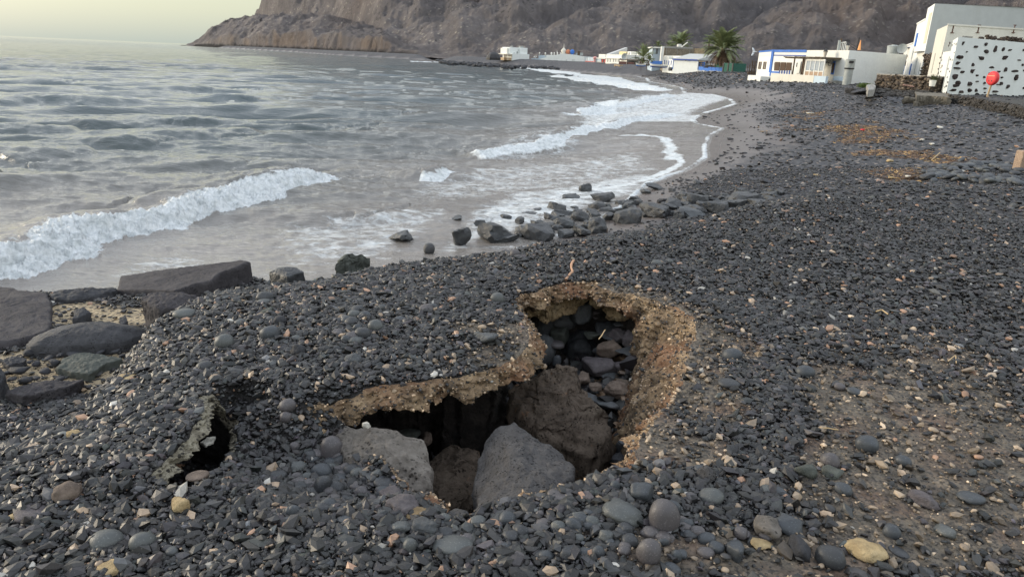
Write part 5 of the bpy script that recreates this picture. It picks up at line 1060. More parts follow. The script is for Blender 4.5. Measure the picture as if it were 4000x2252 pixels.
mb = MB(); f2.pbox(mb, Z5, (945, 610), (1030, 440), .1, .14, .1); f2.pbox(mb, Z5, (1112, 600), (1200, 440), .1, .14, .1); mb.build('door', M_WHITE, H1)
mb = MB(); f2.pbox(mb, Z5, (962, 520), (982, 462), .14, .17, .1); mb.build('door_window', M_DARK, H1)
sa = f2.px(*Z5(1085, 600), d_)[0]; sb = f2.px(*Z5(1345, 600), d_)[0]; mb = MB()
for q in range(5): a = sa + (sb - sa) * q / 4; f2.box(mb, a - .04, a + .04, d_ - .04, d_ + .04, base + .35, z1 - .05)
f2.box(mb, sa, sb, d_ - .05, d_ + .05, z1 - .18, z1 - .02); f2.box(mb, sa, sb, d_ - .05, d_ + .05, base + 1.15, base + 1.2); mb.build('porch_frame', M_WHITE, H1)
mb = MB(); f2.box(mb, sa + .04, sb - .04, d_ - .015, d_ - .005, base + 1.25, z1 - .2); mb.build('porch_glass', simple('porch_glazing', (.30, .34, .38), .15, .15, 1.5, .02, spec=.6), H1)
mb = MB(); f2.box(mb, sa, sb, d_ - .03, d_ + .02, base + .5, base + 1.14); mb.build('porch_panel', simple('tan_boards', (.38, .27, .19), .8), H1)
# low terrace wall in front
dw = 2.6; z0 = base - 1.4; sW, zW = f2.px(*Z5(600, 612), dw); sE, zE = f2.px(*Z5(1215, 645), dw)
mb = MB(); f2.box(mb, sW, sE, dw - .25, dw, z0, (zW + zE) / 2); mb.build('low_wall', M_CREAM, H1)
mb = MB(); f2.box(mb, sE + .002, f2.px(*Z5(1385, 655), dw)[0], dw - .3, dw - .02, z0, (zW + zE) / 2 - .02); mb.build('low_wall', M_PBLUE, H1)
mb = MB(); f2.pbox(mb, Z5, (1490, 715), (1615, 660), .3, .55, .5); mb.build('low_wall', M_PBLUE, H1)
mb = MB(); f2.box(mb, f2.px(*Z5(1215, 700), dw)[0], f2.L + 1, .56, dw + .25, z0, base + .12); f3.box(mb, -1.0, f3.L, .003, .9, z0, base + .10); mb.build('plinth', M_CONC, H1)
mb = MB(); a_, q_ = f1.px(*Z5(315, 640), .9); b_, q2 = f1.px(*Z5(505, 640), .9); f1.box(mb, a_, b_, 0, 1.3, base - 1.4, q_); mb.build('doorstep', M_WHITE, H1)
for q in range(10): s_, z_ = f2.px(*Z5(718 + q * 18.5, 606), dw - .1); mb = MB(); f2.box(mb, s_ - .06, s_ + .06, dw - .16, dw - .04, z_ - .15, z_ + .22); mb.build('baluster', M_DBLUE if q % 2 == 0 else M_WHITE, H1)
mb = MB(); f2.pbox(mb, Z5, (572, 652), (597, 602), dw, dw + .04, dw); mb.build('blue_patch', M_BLUE, H1)
w_ = MB(); f2.pbox(w_, Z5, (1455, 630), (1528, 440), 0, .05); w_ = w_.build('window', M_BLUE, H1); mb = MB(); f2.pbox(mb, Z5, (1466, 606), (1520, 464), .04, .07); mb.build('shutter', M_BROWN, H1, w_)
def lantern(name, px_top, cv, fr, d, lb, scale=1.0, mount='wall'):
    s_, zt_ = fr.px(*cv(*px_top), d); r = root_at(name, *fr.w(s_, d, zt_ - .75 * scale), lb, 'lamp'); p = np.array(r.location)
    MB().lathe(p, [(.0, 0), (.08 * scale, 0), (.17 * scale, .42 * scale), (.15 * scale, .44 * scale)], 6).build('glass_shade', simple('lantern_glass', (.45, .42, .36), .3), r)
    MB().lathe(p, [(.2 * scale, .42 * scale), (.06 * scale, .62 * scale), (.03 * scale, .66 * scale), (.0, .75 * scale)], 6).build('cap', M_DARK, r)
    if mount == 'wall':
        mb = MB(); n3 = np.array([*fr.n, 0]); e3 = np.array([*fr.e, 0]); w0 = p - n3 * d * .0 + np.array([0, 0, -.02]); w1 = p + e3 * 1.0 * scale - np.array([0, 0, .45 * scale])
        mb.bar(w0, w0 - [0, 0, .28 * scale], .03); mb.bar(w0 - [0, 0, .28 * scale], w1, .03); mb.bar(w1 + [0, 0, .3 * scale], w1 - [0, 0, .3 * scale], .035)
        for cx, rr in ((.3, .13), (.7, .18)):
            c = w0 + (w1 - w0) * cx - [0, 0, .12 * scale]
            for k in range(12): a, b = 2 * math.pi * k / 12, 2 * math.pi * (k + 1) / 12; mb.bar(c + e3 * rr * math.cos(a) * scale + [0, 0, rr * math.sin(a) * scale], c + e3 * rr * math.cos(b) * scale + [0, 0, rr * math.sin(b) * scale], .022)
        mb.build('bracket', M_DARK, r)
    else: MB().bar(p, p - [0, 0, 1.2], .04).build('post', M_DARK, r)
    return r
lantern('street_lantern', (1392, 238), Z5, f2, .9, 'iron bracket lantern on the white house wall right of the porch', 1.25)
lantern('street_lantern', (1712, 160), Z5, Frame(C2 + [2, 6, 0], C3 + [2, 6, 0]), 0, 'lantern on a post standing behind the roof of the white house', 1.1, 'post')
mb = MB(); s_, z_ = f2.px(*Z5(1560, 275), -1)
rr_ = root_at('roof_railing', *f2.w(s_, -1, topz), 'small white pipe railing on the roof of the white house', 'railing')
for q in range(4): a = f2.px(*Z5(1585 + q * 24, 275), -1)[0]; mb.bar(f2.w(a, -1, topz - .02), f2.w(a, -1, topz + .75), .03)
mb.bar(f2.w(f2.px(*Z5(1585, 275), -1)[0], -1, topz + .75), f2.w(f2.px(*Z5(1657, 275), -1)[0], -1, topz + .8), .03); mb.build('rail', M_WHITE, rr_)
mb = MB(); s_, z_ = f2.px(*Z5(1560, 270), -.8); mb.cyl(f2.w(s_, -.8, topz - .05), .12, .12, 1.0, 12); o = mb.build('vent_pipe', M_GREY); tag(o, 'grey vent pipe on the white house roof left of the railing', 'pipe')
o = MB(); o.cyl(P(*Z5(1860, 280), 80), .16, .03, 1.0, 10); o = o.build('traffic_cone', simple('orange_plastic', (.75, .33, .12), .6)); tag(o, 'orange cone poking above the long rough white wall', 'cone')
# water tank + dish at the right end of the rough wall
mb = MB(); p = P(*Z5(2350, 300), 84); mb.lathe(p - [0, 0, .4], [(0, 0), (.62, 0), (.68, .9), (.71, .9), (.71, .96), (.5, 1.03), (.28, 1.05), (.28, 1.12), (0, 1.12)], 28); o = mb.build('water_tank', M_GREY, smooth=False); tag(o, 'round grey water tank with a lid on the roof of the rough white wall', 'tank')
mb = MB(); p = P(*Z5(2480, 262), 83); a = np.array([-.6, -1, .25]); a /= np.linalg.norm(a)
for r0, r1, z0, z1 in ((0.01, .25, 0, .03), (.25, .42, .03, .09), (.42, .52, .09, .15)): mb.cyl(p + a * z0, r0, r1, z1 - z0, 24, a, False)
o = mb.build('satellite_dish', M_GREY, smooth=True); tag(o, 'grey satellite dish beside the round water tank', 'dish')
# poles and wires
def pole(p, h, r, lb, lean=(0, 0), mat=M_BROWN): mb = MB(); p = np.array(p); mb.bar(p, p + [lean[0], lean[1], h], r, 8); o = mb.build('utility_pole', mat); tag(o, lb, 'pole'); return p + [lean[0], lean[1], h]
pa = P(*Z5(1655, 115), 92); t1 = pole([pa[0], pa[1], 2.4], pa[2] - 2.4, .10, 'leaning wooden pole behind the white house carrying the wires', (-.4, 0))
pb_ = P(*Z5(1840, 100), 130); t2 = pole([pb_[0], pb_[1], 2.4], pb_[2] - 2.4, .10, 'thin dark pole on the slope behind the rough white wall', (.3, 0), M_DARK)
def wire(a, b, sag, lb):
    m = np.linspace(0, 1, 14); p = np.array(a)[None] * (1 - m)[:, None] + np.array(b)[None] * m[:, None]; p[:, 2] -= sag * 4 * m * (1 - m); o = ribbon_tube('wire', p, .035, M_DARK, 4); recenter(o, p.min(0)); tag(o, lb, 'wire')
e1 = P(*Z5(2275, 240), 110); e2_ = P(*Z5(2275, 297), 100)
wire(P(*Z5(1655, 125), 92), e1, .8, 'upper sagging wire above the rough white wall'); wire(P(*Z5(1660, 155), 92), e2_, .8, 'lower sagging wire above the rough white wall')
# litter bin
p = P(*Z5(1680, 765), 66); p[2] = G0(p[0], p[1]) - .05; r = root_at('litter_bin', *p, 'grey cylindrical litter bin with a dark slot at the end of the white house', 'bin'); s = 1.08
MB().lathe(p, [(0, 0), (.36, 0), (.36, 1.3 * s), (.0, 1.3 * s)], 24).build('body', M_GREY, r); MB().lathe(p + [0, 0, 1.3 * s], [(.40, 0), (.42, .1), (.42, .12)], 24).build('rim', M_DARK, r)
lid = MB().lathe(p + [0, 0, 1.42 * s], [(.0, 0), (.40, .0), (.40, .72), (.0, .76)], 24).build('lid', M_GREY, r)
fb = Frame(p - [.5, 0, 0], p + [.5, -.05, 0]); mb = MB(); fb.box(mb, .24, .62, .36, .43, p[2] + 1.42 * s + .38, p[2] + 1.42 * s + .58); mb.build('slot', M_DARK, r, lid)

# ---- tall white house with blue windows
YS = on(*Z6_(1085, 1165), 2.4)[1]
A = W(Z6_, 515, 915, YS * 1.95); B = W(Z6_, 955, 45, YS * 1.48); Cc = W(Z6_, 2300, 50, YS * 1.48); fl_ = Frame(A, B); ff = Frame(B, Cc)
H2 = root_at('tall_house', *A[:2], 2.3, 'tall stepped white house with narrow blue windows behind the dark rubble wall', 'house')
zA = fl_.px(*Z6_(955, 45))[1]; zB = fl_.px(*Z6_(840, 242))[1]; zC = fl_.px(*Z6_(675, 541))[1]
sA = fl_.px(*Z6_(840, 240))[0]; sB = fl_.px(*Z6_(685, 540))[0]
bk = -fl_.n * 12
def vol(fr, s0, s1, z1, mat, root, dep=12, nm='wall', d=0): mb = MB(); fr.box(mb, s0, s1, d - dep, d, 2.0, z1); return mb.build(nm, mat, root)
vol(fl_, 0, sB, zC, M_WHITE, H2); vol(fl_, sB + .002, sA, zB, M_WHITE, H2, 12, 'wall', .003)
mb = MB().prism([fl_.w(sA + .004, 0, 0)[:2], B[:2], Cc[:2], Cc[:2] + fl_.n * -3 + np.array([0, 12]), fl_.w(sA + .004, -14, 0)[:2]], 2.0, zA); mb.build('wall', M_GWALL, H2)
mb = MB(); fl_.box(mb, sA + .006, fl_.L - .003, .0, .02, 2.1, zA - .003); mb.build('side_wall', M_WHITE, H2)
for bl_, tr_, mt, nm in [((700, 575), (752, 406), M_BLUE, 'window'), ((510, 918), (545, 785), M_BLUE, 'door'), ((557, 918), (599, 742), M_BLUE, 'door'), ((634, 922), (671, 786), M_BLUE, 'door'), ((696, 922), (742, 716), M_GWALL, 'shutter'), ((748, 925), (783, 775), M_GWALL, 'shutter'), ((568, 602), (604, 592), M_DBLUE, 'canopy'), ((617, 592), (650, 581), M_DBLUE, 'canopy')]:
    mb = MB(); fl_.pbox(mb, Z6_, bl_, tr_, 0, .06 if nm != 'canopy' else .6); mb.build(nm, mt, H2)
mb = MB(); fl_.pbox(mb, Z6_, (812, 540), (922, 152), .02, .05); mb.build('tall_niche', wallmat('niche_shade', (.60, .56, .44), .1, .1), H2)
mb = MB(); fl_.pbox(mb, Z6_, (735, 652), (830, 628), .02, .5); mb.build('ledge', M_WHITE, H2)
mb = MB(); fl_.box(mb, 0, sB, .0, .08, zC, zC + .12); fl_.box(mb, sB, sA, .0, .08, zB, zB + .12); mb.build('parapet', M_WHITE, H2)
lantern('wall_lantern', (608, 662), Z6_, fl_, .25, 'small blue wall lantern between the doors of the tall white house', .9)
# rubble end wall under the tall house
E1, E2 = W(Z6_, 790, 900, YS * 1.46), W(Z6_, 905, 900, YS * 1.40); mb = MB(); fr = Frame(E1, E2); zt_ = fr.px(*Z6_(850, 665))[1]; rng_ = random.Random(4)
for i in range(170): s_ = rng_.uniform(0, fr.L); z_ = rng_.uniform(2.3, zt_); mb.lump(fr.w(s_, rng_.uniform(-.1, .05), z_), (rng_.uniform(.12, .3), .2, rng_.uniform(.08, .2)), i % 17, sub=1)
fr.box(mb, 0, fr.L, -.5, -.05, 2.0, zt_ - .1); o = mb.build('rubble_wall', M_RUB); tag(o, 'upright strip of bare brown rubble masonry under the tall white house', 'wall')
# ---- cream building behind the studded one
K0, K1, K2 = W(Z6_, 975, 385, YS * 1.36), W(Z6_, 1110, 326, YS * 1.22), W(Z6_, 2300, 335, YS * 1.27); fk0, fk1 = Frame(K0, K1), Frame(K1, K2); zk = fk1.px(*Z6_(1400, 327))[1]
H3 = root_at('cream_house', *K0[:2], 2.3, 'weathered cream building with rusty roof hooks, behind the stone studded house', 'house')
mb = MB().prism([K0[:2], K1[:2], K2[:2], K2[:2] + [0, 4.5], K0[:2] + [3, 1.5]], 2.0, zk); mb.build('wall', M_CREAM, H3)
mb = MB()
fk1.box(mb, -.05, fk1.L, 0, .06, zk - .02, zk + .10); mb.build('parapet', M_CREAM, H3)
for x in (1178, 1492, 1932):
    s_, z_ = fk1.px(*Z6_(x, 358), .05); mb = MB(); fk1.box(mb, s_ - .03, s_ + .03, .0, .05, z_ - .3, z_ + .3); fk1.box(mb, s_ - .14, s_ + .14, .0, .055, z_ + .26, z_ + .31); fk1.box(mb, s_ - .16, s_ + .16, .0, .055, z_ - .31, z_ - .26); mb.build('rusty_hook', simple('rust', (.10, .04, .025), .9), H3)
mb = MB(); fk1.pbox(mb, Z6_, (1290, 459), (1412, 451), 0, .05); mb.build('pipe', M_CONC, H3)
mb = MB(); fk0.pbox(mb, Z6_, (905, 900), (965, 655), .0, .04); mb.build('blind_door', wallmat('old_door', (.5, .49, .44)), H3)
# ---- house with dark stones set in white plaster
S0 = on(*Z6_(1085, 1165), 2.4); YS = S0[1]; S1 = P(*Z6_(2450, 1120), YS * 1.14); Sb = P(*Z6_(1035, 1140), YS * 1.10); Sc = P(*Z6_(945, 1140), YS * 1.17)
fs, fd, fa = Frame(S0, S1), Frame(Sb, S0), Frame(Sc, Sb); zb = S0[2]; zs = fs.px(*Z6_(1240, 456))[1]; za = fa.px(*Z6_(1010, 650))[1]
H4 = root_at('studded_house', *S0[:2], zb - .1, 'white plastered house studded with dark lava stones, at the right edge', 'house')
mb = MB().prism([Sb[:2], S0[:2], S1[:2], S1[:2] + [0, 2.0], Sb[:2] + [3, 1.5]], zb - .6, zs); mb.build('wall', wallmat('bluish_whitewash', (.73, .76, .74), .35, .15), H4)
mb = MB(); fa.box(mb, 0, fa.L, -1.2, 0.002, zb - .6, za); mb.build('annex_wall', M_WHITE, H4)
st = [(1297, 535, 40, 40), (1462, 577, 90, 25), (1583, 547, 52, 38), (1578, 635, 65, 45), (1697, 600, 60, 75), (1792, 608, 60, 45), (1873, 617, 60, 20), (1250, 703, 95, 38), (1525, 720, 98, 45), (1815, 710, 115, 45), (1985, 740, 80, 15), (1230, 778, 80, 35), (1418, 795, 50, 38), (1225, 838, 100, 20), (1650, 828, 85, 25), (1825, 855, 60, 52),
      (1940, 875, 95, 28), (1288, 887, 82, 28), (1410, 880, 70, 48), (1738, 883, 60, 22), (1622, 905, 30, 22), (1205, 945, 110, 58), (1473, 930, 45, 22), (1560, 950, 35, 22), (1772, 955, 42, 20), (1945, 955, 62, 70), (1240, 1022, 80, 50), (1212, 1055, 140, 35), (1385, 1032, 60, 45), (1475, 1002, 65, 12), (1562, 1020, 40, 25), (1770, 1028, 60, 38), (1720, 1040, 60, 12),
      (1848, 1068, 55, 50), (1175, 1108, 90, 28), (1372, 1112, 70, 45), (1460, 1112, 55, 38), (1562, 1087, 50, 18), (1690, 1125, 85, 22), (1275, 1130, 80, 30), (2035, 800, 50, 30), (2040, 617, 40, 25), (2040, 1085, 40, 28), (1565, 1140, 45, 15), (2045, 870, 30, 25), (1340, 640, 20, 16), (2160, 700, 80, 40), (2200, 900, 90, 50), (2140, 1000, 60, 40)]
M_INS = simple('inset_lava', (.040, .028, .025), .85, .4, 5, .6, 20, .03); M_INS2 = simple('side_lava', (.07, .05, .045), .85, .4)
ang = math.atan2(fs.e[1], fs.e[0]); Rf = Rzyx(ang)
for i, (x, y, w, h) in enumerate(st):
    s0_, z0_ = fs.px(*Z6_(x - w / 2, y + h / 2)); s1_, z1_ = fs.px(*Z6_(x + w / 2, y - h / 2)); sc_ = (s0_ + s1_) / 2 + random.uniform(-.02, .02)
    MB().lump(fs.w(fs.px(*Z6_(x, y))[0], .0, (z0_ + z1_) / 2), (w / 3.152 / 2 * YS / FOC * 1.28, .07, h / 3.152 / 2 * YS / FOC * 1.32), i + 40, Rf, 2).build('inset_stone', M_INS, H4)
mb = MB(); ang = math.atan2(fd.e[1], fd.e[0]); Rf = Rzyx(ang)
for i, (x, y) in enumerate([(1100, 540), (1137, 530), (1122, 560), (1168, 560), (1192, 540), (1216, 545), (1083, 640), (1192, 650), (1082, 700), (1148, 730), (1168, 740), (1070, 760), (1118, 850), (1138, 880), (1108, 950), (1115, 1015), (1100, 1060), (1078, 1070), (1095, 1140), (1092, 600)]):
    s_, z_ = fd.px(*Z6_(x, y)); MB().lump(fd.w(s_, 0, z_), (random.uniform(.08, .22), .05, random.uniform(.06, .14)), i, Rf, 1).build('inset_stone', M_INS2, H4)
ang = math.atan2(fa.e[1], fa.e[0]); Rf = Rzyx(ang)
for i, (x, y) in enumerate([(1020, 710), (1040, 740), (1012, 780), (1042, 812), (996, 850), (1026, 880), (996, 905), (1012, 940), (970, 960), (1016, 960), (1000, 1000), (982, 1040), (1000, 1060), (985, 1085), (960, 1110), (1010, 1120), (1045, 655), (1030, 835)]):
    s_, z_ = fa.px(*Z6_(x, y)); MB().lump(fa.w(s_, 0, z_), (random.uniform(.10, .26), .05, random.uniform(.06, .14)), i + 9, Rf, 1).build('inset_stone', M_INS2, H4)
mb = MB(); fd.pbox(mb, Z6_, (1030, 1120), (1140, 694), .0, .03); mb.build('doorway', M_GWALL, H4)
mb = MB(); s0_, zz = fs.px(*Z6_(1600, 470)); rg_ = random.Random(8)
for i in range(130): mb.lump(fs.w(s0_ + rg_.uniform(0, fs.L - s0_), -rg_.uniform(.1, .5), zs + rg_.uniform(0, .28)), (rg_.uniform(.08, .2), rg_.uniform(.08, .2), rg_.uniform(.06, .14)), i % 19, None, 1)
mb.build('roof_stones', simple('roof_lava', (.060, .045, .035), .9, .5, 4), H4)
# red round lifebuoy case on its post
c = P(*Z6_(1662, 965), YS * .93); gz = G0(c[0], c[1]) - .1; r = root_at('lifebuoy_stand', c[0], c[1], gz, 'round red plastic lifebuoy case on a pale wooden post before the studded house', 'lifebuoy stand')
ax = np.array([-.985, -.17, .0]); ax /= np.linalg.norm(ax); rad = 80 / 3.152 * YS * .93 / FOC; th = .26
mb = MB(); prof = [(0.001, 0), (rad * .55, 0), (rad * .9, .02), (rad, .08), (rad, th - .06), (rad * .92, th)]
a_ = np.linspace(0, 2 * np.pi, 40, endpoint=False); X = np.cross(ax, [0, 0, 1.]); X /= np.linalg.norm(X); Yv = np.cross(X, ax)
tl = -.10
VV = [c + (X * math.cos(q) + (Yv) * math.sin(q)) * rr2 + ax * (th / 2 - zz) for rr2, zz in prof for q in a_]; n_ = 40
mb.add(VV, [[j * n_ + i, j * n_ + (i + 1) % n_, (j + 1) * n_ + (i + 1) % n_, (j + 1) * n_ + i] for j in range(len(prof) - 1) for i in range(n_)] + [list(range((len(prof) - 1) * n_, len(prof) * n_))]); mb.build('case', M_RED, r, smooth=True)
def on_disc(mb, x0, x1, y0, y1, dd=.012): V = [c + X * x + Yv * y + ax * (th / 2 + q) for q in (-.03, dd) for x, y in ((x0, y0), (x1, y0), (x1, y1), (x0, y1))]; mb.add(V, [[3, 2, 1, 0], [4, 5, 6, 7], [0, 1, 5, 4], [1, 2, 6, 5], [2, 3, 7, 6], [3, 0, 4, 7]])
sg = 1 if Yv[2] > 0 else -1
mb = MB(); on_disc(mb, -.62 * rad, .62 * rad, sg * .30 * rad, sg * .37 * rad); mb.build('label_strip', simple('faded_label', (.75, .50, .30), .6), r)
mb = MB(); on_disc(mb, -.34 * rad, -.22 * rad, sg * -.48 * rad, sg * -.26 * rad); mb.build('grip', M_DARK, r); mb = MB(); on_disc(mb, .16 * rad, .28 * rad, sg * -.46 * rad, sg * -.24 * rad); mb.build('grip', M_DARK, r)
MB().bar([c[0] - .05, c[1] + .05, gz], [c[0] + .02, c[1] + .02, c[2] - rad * .9], .06).build('post', M_TANP, r)
# ---- rubble retaining wall and terrace
def drywall(name, pts, lb, hts, seed, size=(.12, .3), mat=M_RUB, dens=34, thick=.4):
    mb = MB(); rg = random.Random(seed)
    for (a, b), (h0, h1) in zip(zip(pts[:-1], pts[1:]), zip(hts[:-1], hts[1:])):
        fr = Frame(a, b); n = int(fr.L * dens * max(h0, h1)) + 6
        za_, zb_ = a[2], b[2]
        mb.prism([fr.w(0, 0, 0)[:2], fr.w(fr.L, 0, 0)[:2], fr.w(fr.L, -thick, 0)[:2], fr.w(0, -thick, 0)[:2]], min(za_, zb_) - .4, [za_ + h0 - .04, zb_ + h1 - .04, zb_ + h1 - .04, za_ + h0 - .04])
        for i in range(n):
            t_ = rg.random(); s_ = t_ * fr.L; hh = (h0 * (1 - t_) + h1 * t_); z_ = (za_ * (1 - t_) + zb_ * t_) + rg.uniform(-.05, hh); k = rg.uniform(*size)
            mb.lump(fr.w(s_, rg.uniform(-.06, .05) - (rg.random() < .3) * rg.uniform(0, thick) * (z_ > za_ + hh * .8), z_), (k, k * .7, k * .62), rg.randrange(30), Rzyx(rg.uniform(-.5, .5) + math.atan2(fr.e[1], fr.e[0]), rg.uniform(-.4, .4)), 1)
    o = mb.build(name, mat); tag(o, lb, 'wall'); return o
R0, R1 = P(*Z6_(205, 1105), YS * 1.22), P(*Z6_(880, 1118), YS * 1.10); R0[2] = G0(*R0[:2]) - .1; R1[2] = R0[2]
fr = Frame(R0, R1); h0 = fr.px(*Z6_(250, 912))[1] - R0[2]; h1 = fr.px(*Z6_(865, 942))[1] - R1[2]
drywall('rubble_wall', [R0, R1], 'brown rubble retaining wall with a flat top, in front of the tall white house', [h0, h1], 3, (.12, .28), M_RUB, 26, 1.5)
mb = MB(); fr.box(mb, .0, fr.L, -1.6, .04, R0[2] + min(h0, h1) - .03, R0[2] + max(h0, h1) + .03); o = mb.build('wall_coping', M_CONC); o.parent = bpy.data.objects['rubble_wall.001'] if 'rubble_wall.001' in bpy.data.objects else None
if o.parent: o.location = o.location - o.parent.location
M_DRY = rockmat('dry_stone_lava', (.030, .028, .027), (.060, .056, .052), (.11, .10, .092), .9, spec=.15)
mb = MB(); rg = random.Random(12)
for i in range(420):
    x = rg.uniform(120, 900); y = rg.uniform(1060, 1200) + (x < 250) * rg.uniform(-10, 30); p = on(*Z6_(x, y), 2.4); k = rg.uniform(.07, .2); mb.lump((p[0], p[1], p[2] + k * .4), (k, k, k * .7), rg.randrange(30), Rzyx(rg.uniform(0, 3)), 1)
o = mb.build('fallen_stones', M_DRY); tag(o, kind='stuff')
# stepped landing before the door
for i, (pl_, h, lb) in enumerate([([(555, 1235), (700, 1268), (760, 1215), (640, 1195)], .22, 'lowest rough stone step below the terrace'), ([(715, 1265), (870, 1290), (1120, 1262), (1100, 1160), (660, 1140)], .50, 'block of cut stones forming the landing before the studded house')]):
    W4 = [on(*Z6_(*q), 2.4) for q in pl_]; 
    if i == 1: W4 = [on(*Z6_(715, 1265), 2.4), on(*Z6_(860, 1285), 2.4), on(*Z6_(1120, 1255), 2.4), P(*Z6_(1100, 1160), YS * 1.0), P(*Z6_(700, 1140), YS * 1.03)]
    mb = MB().prism([w[:2] for w in W4], W4[0][2] - .4, W4[0][2] + h)
    rg = random.Random(i)
    for j in range(len(W4) - 2):
        fr_ = Frame(W4[j], W4[j + 1])
        for q in range(int(fr_.L * 10)): k = rg.uniform(.14, .3); mb.lump(fr_.w(rg.uniform(0, fr_.L), 0, W4[0][2] + rg.uniform(0, h - .08)), (k * .8, .1, k), rg.randrange(30), Rzyx(math.atan2(fr_.e[1], fr_.e[0])), 1)
    o = mb.build('stone_step', rockmat('cut_stone%d' % i, (.06, .052, .042), (.13, .115, .09), (.2, .18, .15), .9)); tag(o, lb, 'step')
wp = [on(*Z6_(x, y), 2.4) for x, y in [(1105, 1262), (1290, 1290), (1500, 1330), (1780, 1388), (2049, 1440), (2300, 1500)]]
hts = []
for w_, (x, y) in zip(wp, [(1112, 1158), (1290, 1185), (1500, 1222), (1780, 1270), (2049, 1312), (2300, 1362)]): hts.append(EYE + ray(*Z6_(x, y))[2] / ray(*Z6_(x, y))[1] * w_[1] - w_[2])
drywall('dry_stone_wall', wp, 'low dark dry stone wall edging the terrace, running to the right edge', hts, 5, (.07, .16), M_DRY, 120, .35)
TV = []; nT = 10
for i, (w_, h) in enumerate(zip(wp, hts)):
    f = i / 5; b = np.array([*(S0[:2] * (1 - f) + S1[:2] * f), zb + .02]); a = np.array([w_[0], w_[1], w_[2] + h - .05])
    for j in range(nT + 1): q = a * (1 - j / nT) + b * (j / nT); TV.append(q)
TV = np.array(TV); TV[:, 2] += fbm(TV[:, 0], TV[:, 1], 1.) * .02
ix = np.arange(len(TV)).reshape(6, nT + 1); TF = np.stack([ix[:-1, :-1], ix[1:, :-1], ix[1:, 1:], ix[:-1, 1:]], -1).reshape(-1, 4)
t = NT('dark_terrace_earth'); c = t.ramp(t.noise(6, 7, .7), (.3, (.018, .017, .016)), (.6, (.045, .042, .038)), (.8, (.09, .085, .07))); c = t.mix(t.ramp(t.noise(1.2, 3), (.62, 0.), (.72, .6)), c, (.06, .09, .03)); M_TERR = t.done(c, .95, t.bump(t.noise(14, 6), .8, .05))
tag(mesh_np('terrace', TV, TF, M_TERR, True), kind='structure')
# white bucket with plant, plank
p = P(*Z6_(898, 1138), YS * 1.05); p[2] = G0(p[0], p[1]) + .45; r = root_at('plant_bucket', *p, 'white bucket with a scraggy plant beside the studded house door', 'bucket')
k = 38 / 3.152 * p[1] / FOC
MB().lathe(p, [(0, 0), (k * .8, 0), (k, k * 1.7), (k * 1.06, k * 1.7), (k * 1.06, k * 1.85), (k * .9, k * 1.85), (k * .85, k * 1.6), (0, k * 1.6)], 20).build('bucket', M_WHITE, r)
def tuft(mb, p, n, h, sp, seed):
    rg = random.Random(seed)
    for i in range(n):
        a = rg.uniform(0, 6.28); l = h * rg.uniform(.5, 1); q = np.array(p) + [rg.gauss(0, sp * .3), rg.gauss(0, sp * .3), 0]; tip = q + [math.cos(a) * sp * rg.random(), math.sin(a) * sp * rg.random(), l]; w = l * .09; sd_v = np.array([-math.sin(a), math.cos(a), 0]) * w
        m = (q + tip) / 2 + [math.cos(a) * .03, math.sin(a) * .03, 0]; mb.add([q - sd_v, q + sd_v, m + sd_v * .8, tip, m - sd_v * .8], [[0, 1, 2, 3, 4]])
M_LEAF = simple('succulent_green', (.12, .17, .045), .7, .3, 5); M_LEAF2 = simple('dry_green', (.09, .10, .05), .8, .3, 5)
mb = MB(); tuft(mb, p + [0, 0, k * 1.6], 40, k * 2.2, k * 1.2, 3); mb.build('plant', M_LEAF2, r)
p = on(*Z6_(95, 1085), 2.4); mb = MB()
for i in range(14): tuft(mb, p + [random.uniform(-.35, .45), random.uniform(-.2, .2), 0], 16, .42, .3, i)
o = mb.build('green_shrub', M_LEAF); tag(o, 'low bright green plant at the foot of the rubble wall', 'plant')
a, b = P(*Z6_(560, 1045), YS * 1.12), P(*Z6_(695, 1070), YS * 1.12); o = MB().bar(a, b, .05).build('plank', simple('pink_plank', (.42, .25, .2), .8)); tag(o, 'pinkish plank lying on the rubble under the brown retaining wall', 'plank')
polyrock('concrete_lump', [(*Z6_(x, y), 2.75) for x, y in [(110, 1045), (200, 1030), (225, 1060), (205, 1095), (135, 1100)]], .4, M_CONC, 'tilted slab of concrete beside the bright green plant', 'slab')
put(*Z6_(50, 1150), 45, 17, None, 'block', 'B', 'boulder', 'dark boulder on the beach left of the rubble wall', cat='boulder', sink=-.2)
put(*Z5(1850, 925), 58, 19, None, 'block', 'B', 'boulder', 'low dark rock with light streaks on the beach before the rubble wall', cat='boulder', sink=-.2)
